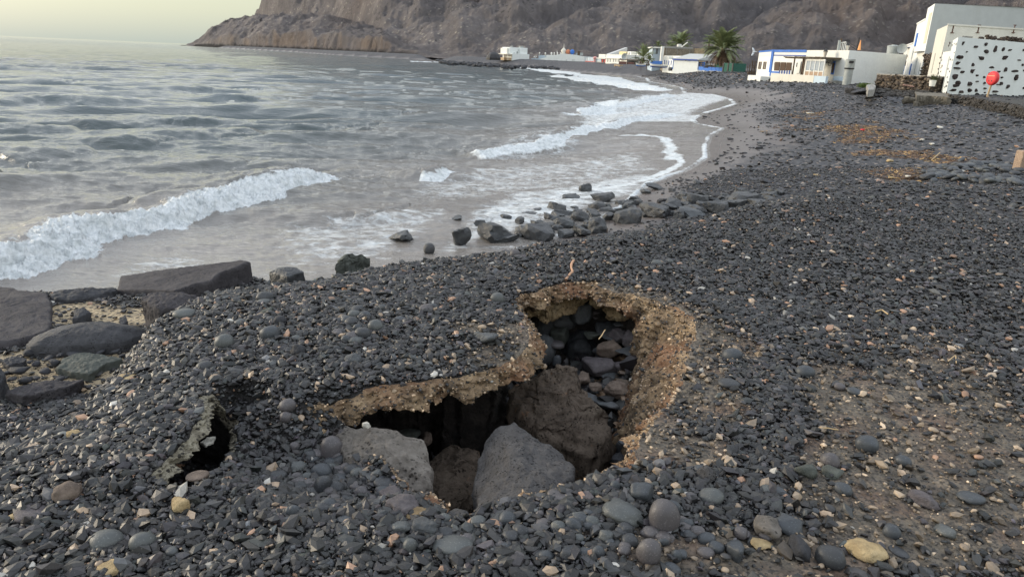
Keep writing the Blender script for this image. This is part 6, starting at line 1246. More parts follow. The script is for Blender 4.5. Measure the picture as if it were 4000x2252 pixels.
# tan post at right edge + beach litter
p = on(3995, 670, 1.9); r_o = MB(); k = p[1] / FOC; fr = Frame(p - [.35, 0, 0], p + [1.2, 0, 0]); sx0, zz0 = fr.px(3980, 668); sx1, zz1 = fr.px(3999, 590)
fr.box(r_o, sx0, sx0 + .55, -.3, 0, zz0 - .4, zz1); o = r_o.build('stone_post', rockmat('tan_block', (.20, .14, .10), (.30, .22, .16), (.38, .30, .23), .9), bevel=.03); tag(o, 'tan block standing at the right edge of the picture', 'post')
for (u, v, w, h, mt, lb) in [(3165, 443, 26, 5, 'H', 'flat white scrap on the brown wrack line'), (3368, 510, 14, 8, None, 'small red scrap of plastic on the shingle'), (3670, 499, 18, 8, 'H', 'white scrap on the shingle below the terrace wall'), (3600, 547, 10, 6, 'H', 'tiny white stone on the bluish shingle'), (3187, 684, 18, 6, 'Y', 'yellowish chip on the grey shingle near the boulders'),
                            (3735, 647, 16, 12, 'Y', 'yellow weed lump at the end of the wrack'), (3473, 630, 16, 10, 'Y', 'yellow lump in the orange wrack'), (3555, 693, 20, 7, 'H', 'pale stone on the shingle crest'), (3640, 565, 14, 8, 'H', 'pale pebble right of the orange wrack'), (3480, 695, 16, 7, 'Y', 'yellow chip at the wrack edge')]:
    put(u, v, w, h, None, 'block', M_RED if mt is None else mt, 'beach_scrap', lb, None, 'scrap', sub=2, sink=-.2)
p0, p1 = on(3525, 703, 1.9), on(3575, 697, 1.9); o = MB().bar(p0 + [0, 0, .04], p1 + [0, 0, .06], .035, 8).build('driftwood', M_BROWN); tag(o, 'dark stick of driftwood on the shingle crest', 'driftwood')
p0, p1 = on(3637, 630, 1.9), on(3668, 612, 1.9); o = MB().bar(p0 + [0, 0, .03], p1 + [0, 0, .12], .015, 6).build('driftwood', M_STRAW); tag(o, 'pale stick lying in the yellow wrack', 'driftwood')
# wrack (seaweed strands): nobody could count it
sel = np.where((m_weed > .40) & (GX > 4))[0]; n = 5000; w_ = r_.choice(sel, n, p=(Rv[sel] ** 1.6) / np.sum(Rv[sel] ** 1.6)); x = GX[w_] + r_.normal(0, .12, n); y = GY[w_] + r_.normal(0, .2, n); z = ground_z(x, y) + .015; L = r_.uniform(.03, .12, n); a = r_.uniform(0, 6.28, n)
protos, F0 = stone_protos(12, 1, 'angular', 33); cc = np.array([.10, .058, .032]) * r_.lognormal(0, .5, n)[:, None]; k_ = r_.random(n) < .15; cc[k_] = np.array([.42, .27, .10])
tag(scatter('seaweed_wrack', np.stack([x, y, z], 1), L, cc, protos, F0, np.array((1.0, .14, .12)), M_SHINGLE, r_, .25), kind='stuff')

# cobble ridge at the far right and its sandy hollow
mb = MB(); rg = random.Random(17)
ZR = lambda x, y: (3000 + x / 2.339, 280 + y / 2.339)
sm_proto = []
for k in range(8):
    V, F0_ = rock_shape(k + 300, 'pebble', 2); o_ = mesh_np('cobble', V * np.array([1.25, 1, .5]), F0_, [M_PB, M_PG, M_PD, M_PB][k % 4], True); sm_proto.append(o_.data); bpy.data.objects.remove(o_)
for i in range(170):
    f = rg.random(); bx_ = [1440, 1560, 1700, 1800, 1930, 2060, 2200, 2330]; by_ = [950, 950, 900, 880, 880, 880, 900, 930]; x = rg.uniform(1440, 2339)
    if rg.random() < .45: y = 940 + (x - 1440) / 900 * 80 + rg.gauss(0, 14)
    else: y = np.interp(x, bx_, by_) + rg.gauss(0, 22)
    p = on(*ZR(x, y), 1.95); s_ = rg.uniform(.07, .15); o = link(bpy.data.objects.new('cobble', sm_proto[rg.randrange(8)])); o.location = (p[0], p[1], p[2] + s_ * .4); o.scale = (s_, s_, s_); o.rotation_euler = (rg.gauss(0, .2), rg.gauss(0, .2), rg.uniform(0, 6))
    tag(o, 'smooth grey cobble in the ridge of cobbles at the right edge of the shingle', 'cobble', 'cobbles in the ridge at the right')

# ================================================================ palms, boats, far houses
def frond_mesh(mb, base, az, el, L, rg, droop=1.0, wd=.5, nl=22):
    n = 12; t_ = np.linspace(0, 1, n); e = el - droop * 1.5 * t_ ** 1.6; dx = np.cumsum(np.cos(e)) * L / n; dz = np.cumsum(np.sin(e)) * L / n
    pts = np.stack([base[0] + dx * math.cos(az), base[1] + dx * math.sin(az), base[2] + dz], 1); side = np.array([-math.sin(az), math.cos(az), 0])
    for i in range(n - 1):
        w = .035 * L * .3 * (1 - t_[i]) + .01; mb.add([pts[i] - side * w, pts[i] + side * w, pts[i + 1] + side * w * .8, pts[i + 1] - side * w * .8], [[0, 1, 2, 3]])
    for k in range(nl):
        f = .12 + .86 * k / nl; i = min(int(f * (n - 1)), n - 2); g = f * (n - 1) - i; p = pts[i] * (1 - g) + pts[i + 1] * g; tg = pts[i + 1] - pts[i]; tg /= np.linalg.norm(tg)
        ll = wd * L * .42 * math.sin(math.pi * min(1, .15 + f * .85)) ** .6 * rg.uniform(.8, 1.1)
        for sgn in (-1, 1):
            d = side * sgn * .72 + tg * .75 + np.array([0, 0, .18 - .35 * rg.random()]); d /= np.linalg.norm(d); w = tg * ll * .10
            mb.add([p - w, p + w, p + d * ll * .6 + w * .8 - [0, 0, ll * .03], p + d * ll - [0, 0, ll * .14]], [[0, 1, 2, 3]])
M_FROND = simple('palm_green', (.19, .22, .11), .7, .35, 1.2, .1, spec=.3); M_FRONDD = simple('dead_palm_leaf', (.13, .085, .055), .9, .35, 1.2); M_TRUNK = simple('palm_trunk', (.12, .085, .06), .9, .35, 6, .9, 12, .08)
def palm(px_c, Y, L, htrunk, lb, n=46, skirt=0, seed=0, cv=Z4_, drp=.9, fan=False):
    c = P(*cv(*px_c), Y); rg = random.Random(seed); r = root_at('palm_tree', c[0], c[1], c[2] - htrunk, lb, 'palm')
    mb = MB(); k = .28 * L / 3.5
    for i in range(8): mb.cyl([c[0], c[1], c[2] - htrunk + htrunk * i / 8], k * 1.15, k * .95, htrunk / 8 + .05, 12)
    mb.build('trunk', M_TRUNK, r); mb = MB()
    for i in range(n): frond_mesh(mb, c, rg.uniform(0, 6.28), math.radians(rg.choice([85, 72, 60, 48, 35, 20, 5]) + rg.uniform(-8, 8)), L * rg.uniform(.85, 1.08), rg, drp * rg.uniform(.7, 1.1))
    mb.build('crown', M_FROND, r)
    if skirt:
        mb = MB()
        for i in range(skirt): frond_mesh(mb, c - [0, 0, .3], rg.uniform(0, 6.28), math.radians(rg.uniform(-45, -5)), L * rg.uniform(.6, .95), rg, .8, .45, 14)
        mb.build('dead_fronds', M_FRONDD, r)
palm((970, 350), 205, 4.4, 5.0, 'full green palm rising behind the block wall building', 70, 0, 1, drp=.75)
palm((1760, 440), 150, 5.0, 3.2, 'biggest palm with a hanging skirt of brown dead fronds, by the green netting', 95, 60, 2, drp=.85)
palm((295, 590), 190, 4.0, 1.7, 'sparse palm with bent old fronds beside the beached boats', 26, 10, 3, drp=.6)
palm((560, 385), 230, 2.2, 5, 'small palm crown showing over the white flat roof', 30, 0, 4)
palm((770, 375), 225, 2.0, 5, 'little palm crown left of the full green palm', 20, 0, 5)
palm((400, 640), 188, 1.9, 1.0, 'low bushy palm at the foot of the sparse palm', 34, 6, 6)
palm((250, 660), 189, 1.4, .6, 'lowest young palm nearest the beached boats', 22, 4, 7)
palm((1500, 330), 175, 1.8, 5, 'slim dark palm crown tucked left of the biggest palm', 22, 0, 8)
palm((1960, 720), 150, 2.2, 1.0, 'grey drooping palm right of the green netting', 20, 30, 9)
# block wall building with tank
def house(name, cv, bl_, br_, top, Yl, Yr, lb, mat, depth=8, base=2.2, zt_px=None, cat='house'):
    A_, B_ = P(*cv(*bl_), Yl), P(*cv(*br_), Yr); fr = Frame(A_, B_); z1 = fr.px(*cv(*top))[1]; r = root_at(name, A_[0], A_[1], base, lb, cat); mb = MB(); fr.box(mb, 0, fr.L, -depth, 0, base - .6, z1); mb.build('wall', mat, r); return r, fr, z1
def pb2(r, fr, cv, nm, mat, bl_, tr_, d0=0, d1=.1, dd=0.0): mb = MB(); fr.pbox(mb, cv, bl_, tr_, d0, d1, dd); return mb.build(nm, mat, r)
r, fr, z1 = house('block_building', Z4_, (670, 700), (1205, 700), (900, 402), 196, 196, 'unfinished grey block building with a tan plastered end and a white roof tank', M_BRICK, 9)
pb2(r, fr, Z4_, 'tan_wing', simple('tan_render', (.36, .27, .17), .95, .25, 2, .6, 12, .05), (1205, 690), (1418, 425), -9, .3)
pb2(r, fr, Z4_, 'corner_pier', M_WHITE, (600, 690), (678, 385), -1, .25); pb2(r, fr, Z4_, 'roof_edge', M_CONC, (680, 412), (1200, 400), -.4, .12)
for x in (705, 905, 1130): pb2(r, fr, Z4_, 'pier', M_CONC, (x, 560), (x + 24, 405), 0, .13)
p = P(*Z4_(950, 398), 198); o = MB().lathe(p, [(0, 0), (.62, 0), (.62, .75), (0, .8)], 20).build('roof_tank', M_WHITE); tag(o, 'white round tank on the block building roof', 'tank')
o = MB().bar(P(*Z4_(995, 395), 179), P(*Z4_(1105, 308), 178), .12, 8).build('leaning_pole', M_WHITE); tag(o, 'white pole leaning on the roof beside the white tank', 'pole')
r, fr, z1 = house('flat_roof_house', Z4_, (455, 700), (680, 700), (500, 410), 201, 201, 'white two storey house with an overhanging flat roof left of the block building', M_PBLUE, 7)
pb2(r, fr, Z4_, 'roof', M_WHITE, (450, 412), (615, 396), -7, .8); pb2(r, fr, Z4_, 'window', M_GLASS, (520, 520), (566, 420)); pb2(r, fr, Z4_, 'window', M_MARO, (455, 560), (480, 420)); pb2(r, fr, Z4_, 'window', M_CREAM, (620, 520), (636, 455), 0, .3)
# garage with blue edges
A_, B_, C_ = P(*Z4_(745, 780), 184), P(*Z4_(835, 800), 175), P(*Z4_(1290, 825), 169); fg0, fg = Frame(A_, B_), Frame(B_, C_); z1 = fg.px(*Z4_(1080, 628))[1]
r = root_at('beach_garage', *A_[:2], 2.1, 'low white box building with blue corner lines, right of the beached boats', 'building')
MB().prism([A_[:2], B_[:2], C_[:2], C_[:2] + [2, 9], A_[:2] + [2, 6]], 1.6, z1).build('wall', M_ROUGH, r)
mb = MB(); fg.box(mb, -.1, fg.L + .15, -8, .35, z1, z1 + .22); mb.prism([fg.w(-.1, .1, 0)[:2], fg.w(fg.L + .1, .1, 0)[:2], fg.w(fg.L - 1, -7, 0)[:2], fg.w(-1.5, -7, 0)[:2]], z1 + .2, [z1 + .25, z1 + .25, z1 + 1.5, z1 + 1.5]); mb.build('roof', simple('fibre_roof', (.42, .43, .42), .8), r)
for bl_, tr_ in (((835, 800), (846, 628)), ((1285, 825), (1306, 640))): pb2(r, fg, Z4_, 'blue_edge', M_BLUE, bl_, tr_, 0, .08)
pb2(r, fg, Z4_, 'blue_line', M_DBLUE, (846, 630), (1306, 622), 0, .37)
for x in (765, 808): pb2(r, fg0, Z4_, 'window', M_DBLUE, (x - 8, 720), (x + 8, 642))
pb2(r, fg, Z4_, 'lamp', M_DARK, (1070, 645), (1084, 632), .3, .6, .3)
r, fr, z1 = house('white_house', Z4_, (648, 760), (745, 760), (700, 565), 189, 186, 'small white house with two narrow windows left of the low box building', M_WHITE, 5)
for x in (684,): pb2(r, fr, Z4_, 'window', M_DBLUE, (x - 7, 712), (x + 7, 632))
pb2(r, fr, Z4_, 'window', M_DBLUE, (712, 715), (722, 640)); pb2(r, fr, Z4_, 'roof_slab', M_WHITE, (740, 595), (1140, 560), -6, -1, -2)
A_, B_ = P(*Z4_(418, 745), 196), P(*Z4_(645, 745), 194); fr = Frame(A_, B_); o = MB(); fr.pbox(o, Z4_, (425, 700), (645, 652), 0, .2); fr.pbox(o, Z4_, (425, 770), (432, 700), 0, .2); fr.pbox(o, Z4_, (636, 770), (644, 700), 0, .2); o = o.build('blue_fence', M_BLUE); tag(o, 'bright blue fence panel behind the white beached boat', 'fence')
# blue fence and bar right of the garage
A_, B_ = P(*Z4_(1300, 835), 168), P(*Z4_(1755, 860), 148); fr = Frame(A_, B_); r = root_at('blue_fence', *A_[:2], 2.1, 'long bright blue low wall on a rubble footing, right of the low box building', 'wall')
pb2(r, fr, Z4_, 'wall', M_BLUE, (1300, 832), (1755, 772), -.2, 0); mb = MB()
s0_, s1_ = 0, fr.L
for i in range(120): s_ = random.uniform(0, fr.L); mb.lump(fr.w(s_, .1, fr.px(*Z4_(1500, 850))[1] + random.uniform(-.5, .25)), (.25, .15, .16), i % 23, None, 1)
mb.build('footing', M_CREAM, r)
A_, B_ = P(*Z4_(1312, 770), 172), P(*Z4_(1410, 770), 168); fr = Frame(A_, B_); r = root_at('blue_gate', *A_[:2], 2.1, 'blue posts and lintel between the low box building and the white yard wall', 'gate')
for x in (1318, 1372, 1402): pb2(r, fr, Z4_, 'post', M_BLUE, (x - 5, 770), (x + 5, 672), -.2, 0)
pb2(r, fr, Z4_, 'lintel', M_BLUE, (1312, 684), (1408, 672), -.25, .05)
A_, B_ = P(*Z4_(1405, 765), 172), P(*Z4_(1585, 765), 168); fr = Frame(A_, B_); o = MB(); fr.pbox(o, Z4_, (1405, 775), (1582, 700), -.3, 0); fr.pbox(o, Z4_, (1420, 700), (1582, 664), -3, -2.6); o = o.build('yard_wall', M_WHITE); tag(o, 'white yard wall behind the bright blue low wall', 'wall')
o = MB()
for i in range(60): a = P(*Z4_(random.uniform(1480, 1750), random.uniform(735, 772)), 160); o.bar(a, a + [random.uniform(-1.5, 1.5), 0, random.uniform(-.1, .25)], .06, 4)
o = o.build('cane_pile', M_THATCH); tag(o, 'low pile of canes and driftwood inside the blue wall', 'canes')
o = MB().bar(P(*Z4_(1695, 745), 150), P(*Z4_(1742, 412), 150), .11, 8).build('mast', M_TANP); tag(o, 'tall pale wooden pole in front of the biggest palm', 'pole')
o = MB().bar(P(*Z4_(1630, 735), 151), P(*Z4_(1650, 675), 151), .07, 8).build('mast', M_TANP); tag(o, 'short leaning stick left of the tall pale pole', 'pole')
A_, B_ = P(*Z4_(1755, 880), 146), P(*Z4_(1925, 885), 143); fr = Frame(A_, B_); r = root_at('netting_fence', *A_[:2], 2.1, 'dark green shade netting enclosure below the biggest palm', 'fence'); pb2(r, fr, Z4_, 'net', M_GNET, (1755, 878), (1935, 690), -3, 0); pb2(r, fr, Z4_, 'net', M_GNET, (1600, 760), (1752, 690), -4, -3.5, -3.5)
for x in (1757, 1845, 1930): pb2(r, fr, Z4_, 'post', M_DARK, (x - 3, 882), (x + 3, 685), 0, .1)
o = MB(); rg = random.Random(3)
for i in range(26): q = P(*Z4_(rg.uniform(1960, 2060), rg.uniform(780, 860)), 150); o.lump(q, (rg.uniform(.2, .5), .3, rg.uniform(.15, .4)), i, None, 1)
o = o.build('junk_heap', M_PBLUE); tag(o, 'heap of pale odds and ends under the drooping grey palm', 'junk')
o = MB()
for i in range(12): q = P(*Z4_(2205 + i * 12, 900), 96); o.bar(q, q + [random.uniform(-.2, .2), 0, random.uniform(1.0, 1.9)], .04, 5)
q = P(*Z4_(2205, 860), 96); o.bar(q, P(*Z4_(2340, 865), 96), .04); o = o.build('stick_fence', M_BROWN); tag(o, 'rickety stick fence against the left end of the blue banded house', 'fence')
put(*Z4_(815, 775), 15, 12, None, 'block', 'B', 'boulder', 'dark boulder at the corner of the low box building', cat='boulder', sink=-.6)
# boats
def boat(cv, x0, x1, ybot, ytop, Y, lb, hull, inner, stripe, yaw=0):
    A_, B_ = P(*cv(x0, ybot), Y), P(*cv(x1, ybot), Y); L = np.linalg.norm(B_ - A_); hgt = P(*cv(x0, ytop), Y)[2] - A_[2]; zb_ = (A_[2] + B_[2]) / 2; c = (A_ + B_) / 2; r = root_at('boat', c[0], c[1], zb_, lb, 'boat')
    n = 25; m = 13; V = []; bw = L * .17
    for i in range(n):
        t_ = i / (n - 1) * 2 - 1; wd = bw * (1 - abs(t_) ** 2.6) ** .8 * (1 if t_ > -.8 else .95) + .03; sh = hgt * (.66 + .34 * t_ * t_)
        for j in range(m): a = j / (m - 1) * 2 - 1; V.append((c[0] + t_ * L / 2 * (1 - .10 * (1 - abs(a)) * abs(t_)), c[1] + wd * np.sign(a) * abs(a) ** .7, zb_ + sh * abs(a) ** 1.9 + hgt * .15 * abs(t_) ** 4 * (1 - abs(a))))
    V = np.array(V); ca, sa_ = math.cos(yaw), math.sin(yaw); d = V[:, :2] - c[:2]; V[:, 0] = c[0] + ca * d[:, 0] - sa_ * d[:, 1]; V[:, 1] = c[1] + sa_ * d[:, 0] + ca * d[:, 1]
    F_ = [[i * m + j, (i + 1) * m + j, (i + 1) * m + j + 1, i * m + j + 1] for i in range(n - 1) for j in range(m - 1)]
    low = [f for f in F_ if min(f[0] % m, m - 2 - f[0] % m) >= 2]; up_f = [f for f in F_ if f not in low]
    MB().add(V, low).build('hull', hull, r, smooth=True); MB().add(V, up_f).build('topside', stripe, r, smooth=True)
    mb = MB(); 
    for i in range(n - 1):
        for j in (0, m - 1): mb.bar(V[i * m + j], V[(i + 1) * m + j], L * .012 + .02, 5)
    mb.build('gunwale', inner, r)
    for f in (8, 13, 18): MB().bar(V[f * m] - [0, 0, hgt * .15], V[f * m + m - 1] - [0, 0, hgt * .15], L * .02, 6).build('thwart', inner, r)
boat(Z4_, 150, 345, 748, 690, 186, 'beached rowing boat with a turquoise blue hull and white sides, leftmost by the palms', M_BLUE, M_CREAM, M_WHITE, .2)
boat(Z4_, 345, 412, 738, 700, 190, 'small dark boat between the two pale beached boats', M_DARK, M_BROWN, M_GREY, .1)
boat(Z4_, 415, 742, 772, 705, 182, 'longest white beached boat with a blue bottom in front of the blue fence panel', M_DBLUE, M_WHITE, M_WHITE, -.15)
boat(Z3, 0, 90, 496, 468, 300, 'pale blue boat drawn up near the two storey white house', M_PBLUE, M_WHITE, M_PBLUE, .1)
# far houses
r, fr, z1 = house('two_storey_house', Z3, (430, 505), (715, 505), (600, 392), 322, 326, 'white two storey cube house standing alone behind the rocky spit', M_ROUGH, 9, 2.0)
pb2(r, fr, Z3, 'upper_storey', M_ROUGH, (387, 392), (690, 292), -9, -2, -2); pb2(r, fr, Z3, 'stair_head', M_ROUGH, (568, 392), (690, 300), -3, -1, -1)
pb2(r, fr, Z3, 'side_terrace', M_CREAM, (345, 400), (430, 390), -8, .3); pb2(r, fr, Z3, 'side_wing', M_WHITE, (340, 400), (386, 292), -9, -3, -3); pb2(r, fr, Z3, 'terrace_wall', M_TANP, (300, 495), (430, 455), -6, -.3)
for x in (308, 332, 365, 428): pb2(r, fr, Z3, 'column', M_CREAM if x > 360 else M_BROWN, (x - 5, 498), (x + 5, 396), -.6, -.2)
for bl_, tr_ in (((505, 382), (531, 350)), ((457, 392), (468, 365)), ((526, 335), (538, 322))): pb2(r, fr, Z3, 'window', M_GREY, bl_, tr_, -2, -1.85, -2)
o = MB()
for x, y, w, h in ((455, 284, 14, 24), (436, 284, 8, 18), (620, 308, 34, 40), (585, 308, 14, 44), (660, 306, 20, 12)): s_, z_ = fr.px(*Z3(x, y), -3); k = Y_ = 326 / FOC / 4.293; fr.box(o, s_ - w * k / 2, s_ + w * k / 2, -5, -4, z_ - .2, z_ + h * k)
o = o.build('roof_tanks', M_GREY); tag(o, 'cluster of grey tanks and boxes on the two storey cube house roof', 'tanks')
r, fr, z1 = house('chimney_house', Z3, (1000, 530), (1640, 532), (1300, 418), 318, 312, 'long white house with rows of round chimney pots and an onion dome', M_ROUGH, 14, 2.0)
mb = MB(); a0 = fr.px(*Z3(1000, 470)); pts_ = [(905, 525), (905, 470), (1160, 408), (1300, 386), (1500, 408), (1640, 438)]
sz_ = [fr.px(*Z3(x, y), .1) for x, y in pts_]; foot = sz_
V = [fr.w(s_, .1, z_) for s_, z_ in sz_] + [fr.w(sz_[-1][0], .1, 2.0)]; V2 = [fr.w(s_, -.3, z_) for s_, z_ in sz_] + [fr.w(sz_[-1][0], -.3, 2.0)]; n = len(V)
mb.add(V + V2, [list(range(n)), list(range(n, 2 * n))[::-1]] + [[i, (i + 1) % n, (i + 1) % n + n, i + n][::-1] for i in range(n)]); mb.build('sloping_front', M_ROUGH, r)
kk = 318 / FOC / 4.293
for i, (x, yb_, h, w, mt) in enumerate([(890, 412, 44, 18, M_WHITE), (988, 420, 48, 22, M_WHITE), (1090, 418, 48, 26, M_WHITE), (1137, 410, 40, 18, M_WHITE), (1190, 410, 42, 20, M_WHITE), (1242, 405, 34, 18, M_WHITE), (1184, 372, 30, 8, M_WHITE)]):
    s_, z_ = fr.px(*Z3(x, yb_), -2); p = fr.w(s_, -2, z_ - .3); hh = h * kk; ww = w * kk / 2
    MB().lathe(p, [(0, 0), (ww * .8, 0), (ww * .8, hh * .55 + .3), (ww * 1.1, hh * .6 + .3), (ww, hh * .85 + .3), (ww * .5, hh + .3), (0, hh + .33)], 12).build('chimney', mt, r, smooth=True)
s_, z_ = fr.px(*Z3(1292, 402), -3); p = fr.w(s_, -3, z_ - .3); MB().lathe(p, [(0, 0), (1.0, 0), (1.0, .8), (.75, 1.0), (1.15, 1.7), (.9, 2.4), (.3, 2.9), (.12, 3.2), (.06, 4.6), (0, 4.7)], 16).build('onion_dome', M_CREAM, r, smooth=True)
for x, mt, nm in ((1367, M_ORNG, 'terracotta_ball'), (1437, M_BLUE, 'blue_ball')): s_, z_ = fr.px(*Z3(x, 396), -3); p = fr.w(s_, -3, z_ - .3); MB().lathe(p, [(0, 0), (.5, 0), (.45, .4)] + [(.98 * math.sin(a), 1.25 - .98 * math.cos(a)) for a in np.linspace(.4, 3.1, 9)], 16).build(nm, mt, r, smooth=True)
for x, w, h, mt in ((1512, 30, 22, M_GREY), (1545, 36, 50, M_BROWN), (1590, 40, 26, M_GREY), (1410, 60, 10, M_CREAM)): s_, z_ = fr.px(*Z3(x, 400), -4); mb = MB(); fr.box(mb, s_ - w * kk / 2, s_ + w * kk / 2, -5, -4, z_ - .4, z_ + h * kk); mb.build('roof_box', mt, r)
for x, y in ((1445, 500), (1470, 498), (1345, 498)): pb2(r, fr, Z3, 'slit_window', M_GREY, (x - 4, y + 18), (x + 4, y - 16), .0, .15)
r, fr, z1 = house('pale_blue_house', Z3, (870, 512), (1000, 515), (930, 412), 330, 328, 'pale blue low house joined to the left of the long chimney pot house', M_PBLUE, 8, 2.0)
pb2(r, fr, Z3, 'yard_wall', M_PBLUE, (745, 512), (870, 468), -1, -.5); pb2(r, fr, Z3, 'yard_door', M_GREY, (850, 492), (868, 480), -.5, -.4)
# terrace bar with red rails
A_, B_ = P(*Z3(1655, 535), 300), P(*Z3(2010, 548), 285); fr = Frame(A_, B_); r = root_at('terrace_bar', *A_[:2], 2.2, 'beach bar terrace with red rails, glass screens and a pink pillar', 'bar')
pb2(r, fr, Z3, 'floor', M_CONC, (1655, 545), (2005, 535), -4, .2); pb2(r, fr, Z3, 'back_wall', M_PBLUE, (1700, 535), (1890, 455), -5, -4.6, -4.6)
for x in range(1675, 1800, 22): pb2(r, fr, Z3, 'post', M_WHITE, (x - 4, 535), (x + 4, 458), -.2, 0)
pb2(r, fr, Z3, 'red_rail', M_REDW, (1655, 535), (1795, 515), -.15, .05); pb2(r, fr, Z3, 'glass_screen', M_PBLUE, (1840, 512), (1925, 468), -.15, 0); pb2(r, fr, Z3, 'lower_panel', M_GWALL, (1840, 545), (1925, 515), -.15, .02)
for x in (1945, 1990): pb2(r, fr, Z3, 'red_door', M_REDW, (x - 12, 548), (x + 12, 475), -.15, .03)
pb2(r, fr, Z3, 'awning', M_WHITE, (1840, 470), (2005, 460), -3, .4)
s_, z_ = fr.px(*Z3(1815, 538), .5); MB().lathe(fr.w(s_, .5, z_), [(0, 0), (.5, 0), (.4, 1.2), (.7, 1.5), (.7, 2.0), (.4, 2.3), (0, 2.35)], 14).build('pink_pillar', M_PINK, r)
r, fr, z1 = house('long_white_house', Z3, (1995, 550), (2350, 575), (2100, 400), 262, 245, 'long white house with a row of small windows and a satellite dish', M_WHITE, 9, 2.1)
for x in (2037, 2080, 2134, 2172, 2212): pb2(r, fr, Z3, 'window', M_GREY, (x - 9, 524), (x + 9, 472))
pb2(r, fr, Z3, 'left_wing', M_WHITE, (1895, 455), (2010, 397), -8, .3); pb2(r, fr, Z3, 'ledge', M_WHITE, (1995, 466), (2260, 458), 0, .4)
mb = MB(); a, z_ = fr.px(*Z3(2030, 398), -1); b, zz2 = fr.px(*Z3(2225, 370), -4); mb.prism([fr.w(a, -.5, 0)[:2], fr.w(b, -.5, 0)[:2], fr.w(b, -7, 0)[:2], fr.w(a + 1, -7, 0)[:2]], z1 - .02, [z1 + .1, z1 + .1, z1 + 2.6, z1 + 2.6]); mb.build('sloping_roof', simple('roof_sheet', (.44, .45, .46), .8), r)
p = np.array(fr.w(*[fr.px(*Z3(2323, 437), .5)[0]], .5, fr.px(*Z3(2323, 437), .5)[1])); o = MB().cyl(p, .25, 1.05, .35, 20, (-.5, -1, .3), False); o.cyl(p, .0, .25, .0 + .02, 20, (-.5, -1, .3)); o = o.build('satellite_dish', M_GREY); tag(o, 'round satellite dish on the long white house', 'dish')
r, fr, z1 = house('balcony_house', Z3, (2350, 580), (2545, 590), (2400, 350), 252, 246, 'yellow and white house with a black balcony and dark canopy over maroon boards', M_WHITE, 7, 2.1)
pb2(r, fr, Z3, 'upper_block', M_YELW, (2225, 405), (2345, 352), -6, -1, -1); pb2(r, fr, Z3, 'window', M_BROWN, (2352, 405), (2366, 368)); pb2(r, fr, Z3, 'window', M_BROWN, (2388, 405), (2400, 368)); pb2(r, fr, Z3, 'grey_panel', M_GWALL, (2432, 410), (2520, 352), 0, .2)
pb2(r, fr, Z3, 'yellow_wall', M_YELW, (2370, 530), (2540, 480), 0, .3)
for x in (2444, 2462, 2480, 2498, 2510): pb2(r, fr, Z3, 'baluster', M_DARK, (x - 2, 455), (x + 2, 418), 1.2, 1.3, 1.2)
pb2(r, fr, Z3, 'balcony', M_DARK, (2440, 458), (2512, 452), 0, 1.3, 1.2); pb2(r, fr, Z3, 'balcony_rail', M_DARK, (2440, 420), (2512, 415), 1.2, 1.3, 1.2)
pb2(r, fr, Z3, 'canopy', M_DARK, (2225, 492), (2545, 482), 0, 4, 4); pb2(r, fr, Z3, 'maroon_boards', M_MARO, (2222, 578), (2360, 520), 3.8, 4, 4); pb2(r, fr, Z3, 'maroon_boards', M_MARO, (2366, 585), (2480, 530), 3.8, 4, 4)
for x in (2224, 2362, 2455): pb2(r, fr, Z3, 'canopy_post', M_DARK, (x - 4, 582), (x + 4, 485), 3.85, 4.05, 4)
o = MB()
A_, B_ = P(*Z3(2150, 600), 225), P(*Z3(2250, 608), 222); fr = Frame(A_, B_)
for x in (2155, 2220, 2235): fr.pbox(o, Z3, (x - 4, 604), (x + 4, 580), -.2, .1)
fr.pbox(o, Z3, (2148, 586), (2245, 574), -1, .2); o = o.build('wooden_bench', M_TANP); tag(o, 'rough pale bench on the beach before the maroon boards', 'bench')
# vehicles far off
def car(cv, x0, x1, yb, yt, Y, lb, mat, van=False):
    A_, B_ = P(*cv(x0, yb), Y), P(*cv(x1, yb), Y); fr = Frame(A_, B_); L = fr.L; h = P(*cv(x0, yt), Y)[2] - A_[2]; z = A_[2]; r = root_at('parked_car', A_[0], A_[1], z, lb, 'car')
    prof = [(0, .22), (0, .55), (.04, .6), (.2, .62), (.32, 1.0), (.78, 1.0), (.92, .62), (1, .55), (1, .22)] if not van else [(0, .2), (0, .62), (.1, .7), (.2, 1), (.97, 1), (1, .8), (1, .2)]
    n = len(prof); V = [fr.w(a * L, 0, z + b * h) for a, b in prof] + [fr.w(a * L, -1.7, z + b * h) for a, b in prof]; MB().add(V, [list(range(n)), list(range(n, 2 * n))[::-1]] + [[i, (i + 1) % n, (i + 1) % n + n, i + n][::-1] for i in range(n)]).build('body', mat, r)
    mb = MB(); fr.box(mb, .36 * L, .74 * L, 0, .02, z + .66 * h, z + .93 * h); mb.build('window', M_GLASS, r)
    for a in (.2, .8): MB().cyl(fr.w(a * L, .05, z + .2 * h), .2 * h, .2 * h, .25, 14, -np.array([*fr.n, 0])).build('wheel', M_DARK, r)
car(Z3, 788, 848, 462, 420, 345, 'white car parked between the two storey house and the pale blue house', M_WHITE)
car(Z3, 140, 205, 436, 394, 380, 'orange red van parked far left on the track below the slope', simple('orange_car', (.62, .20, .12), .4), True)
p = P(*Z3(118, 494), 300); o = MB().lathe(p, [(2.9, 0), (2.9, .9), (2.2, 2.2), (1.1, 3.0), (0, 3.2)], 12).build('low_hut', M_DARK); tag(o, 'dark rounded hut beside the pale blue boat', 'hut')
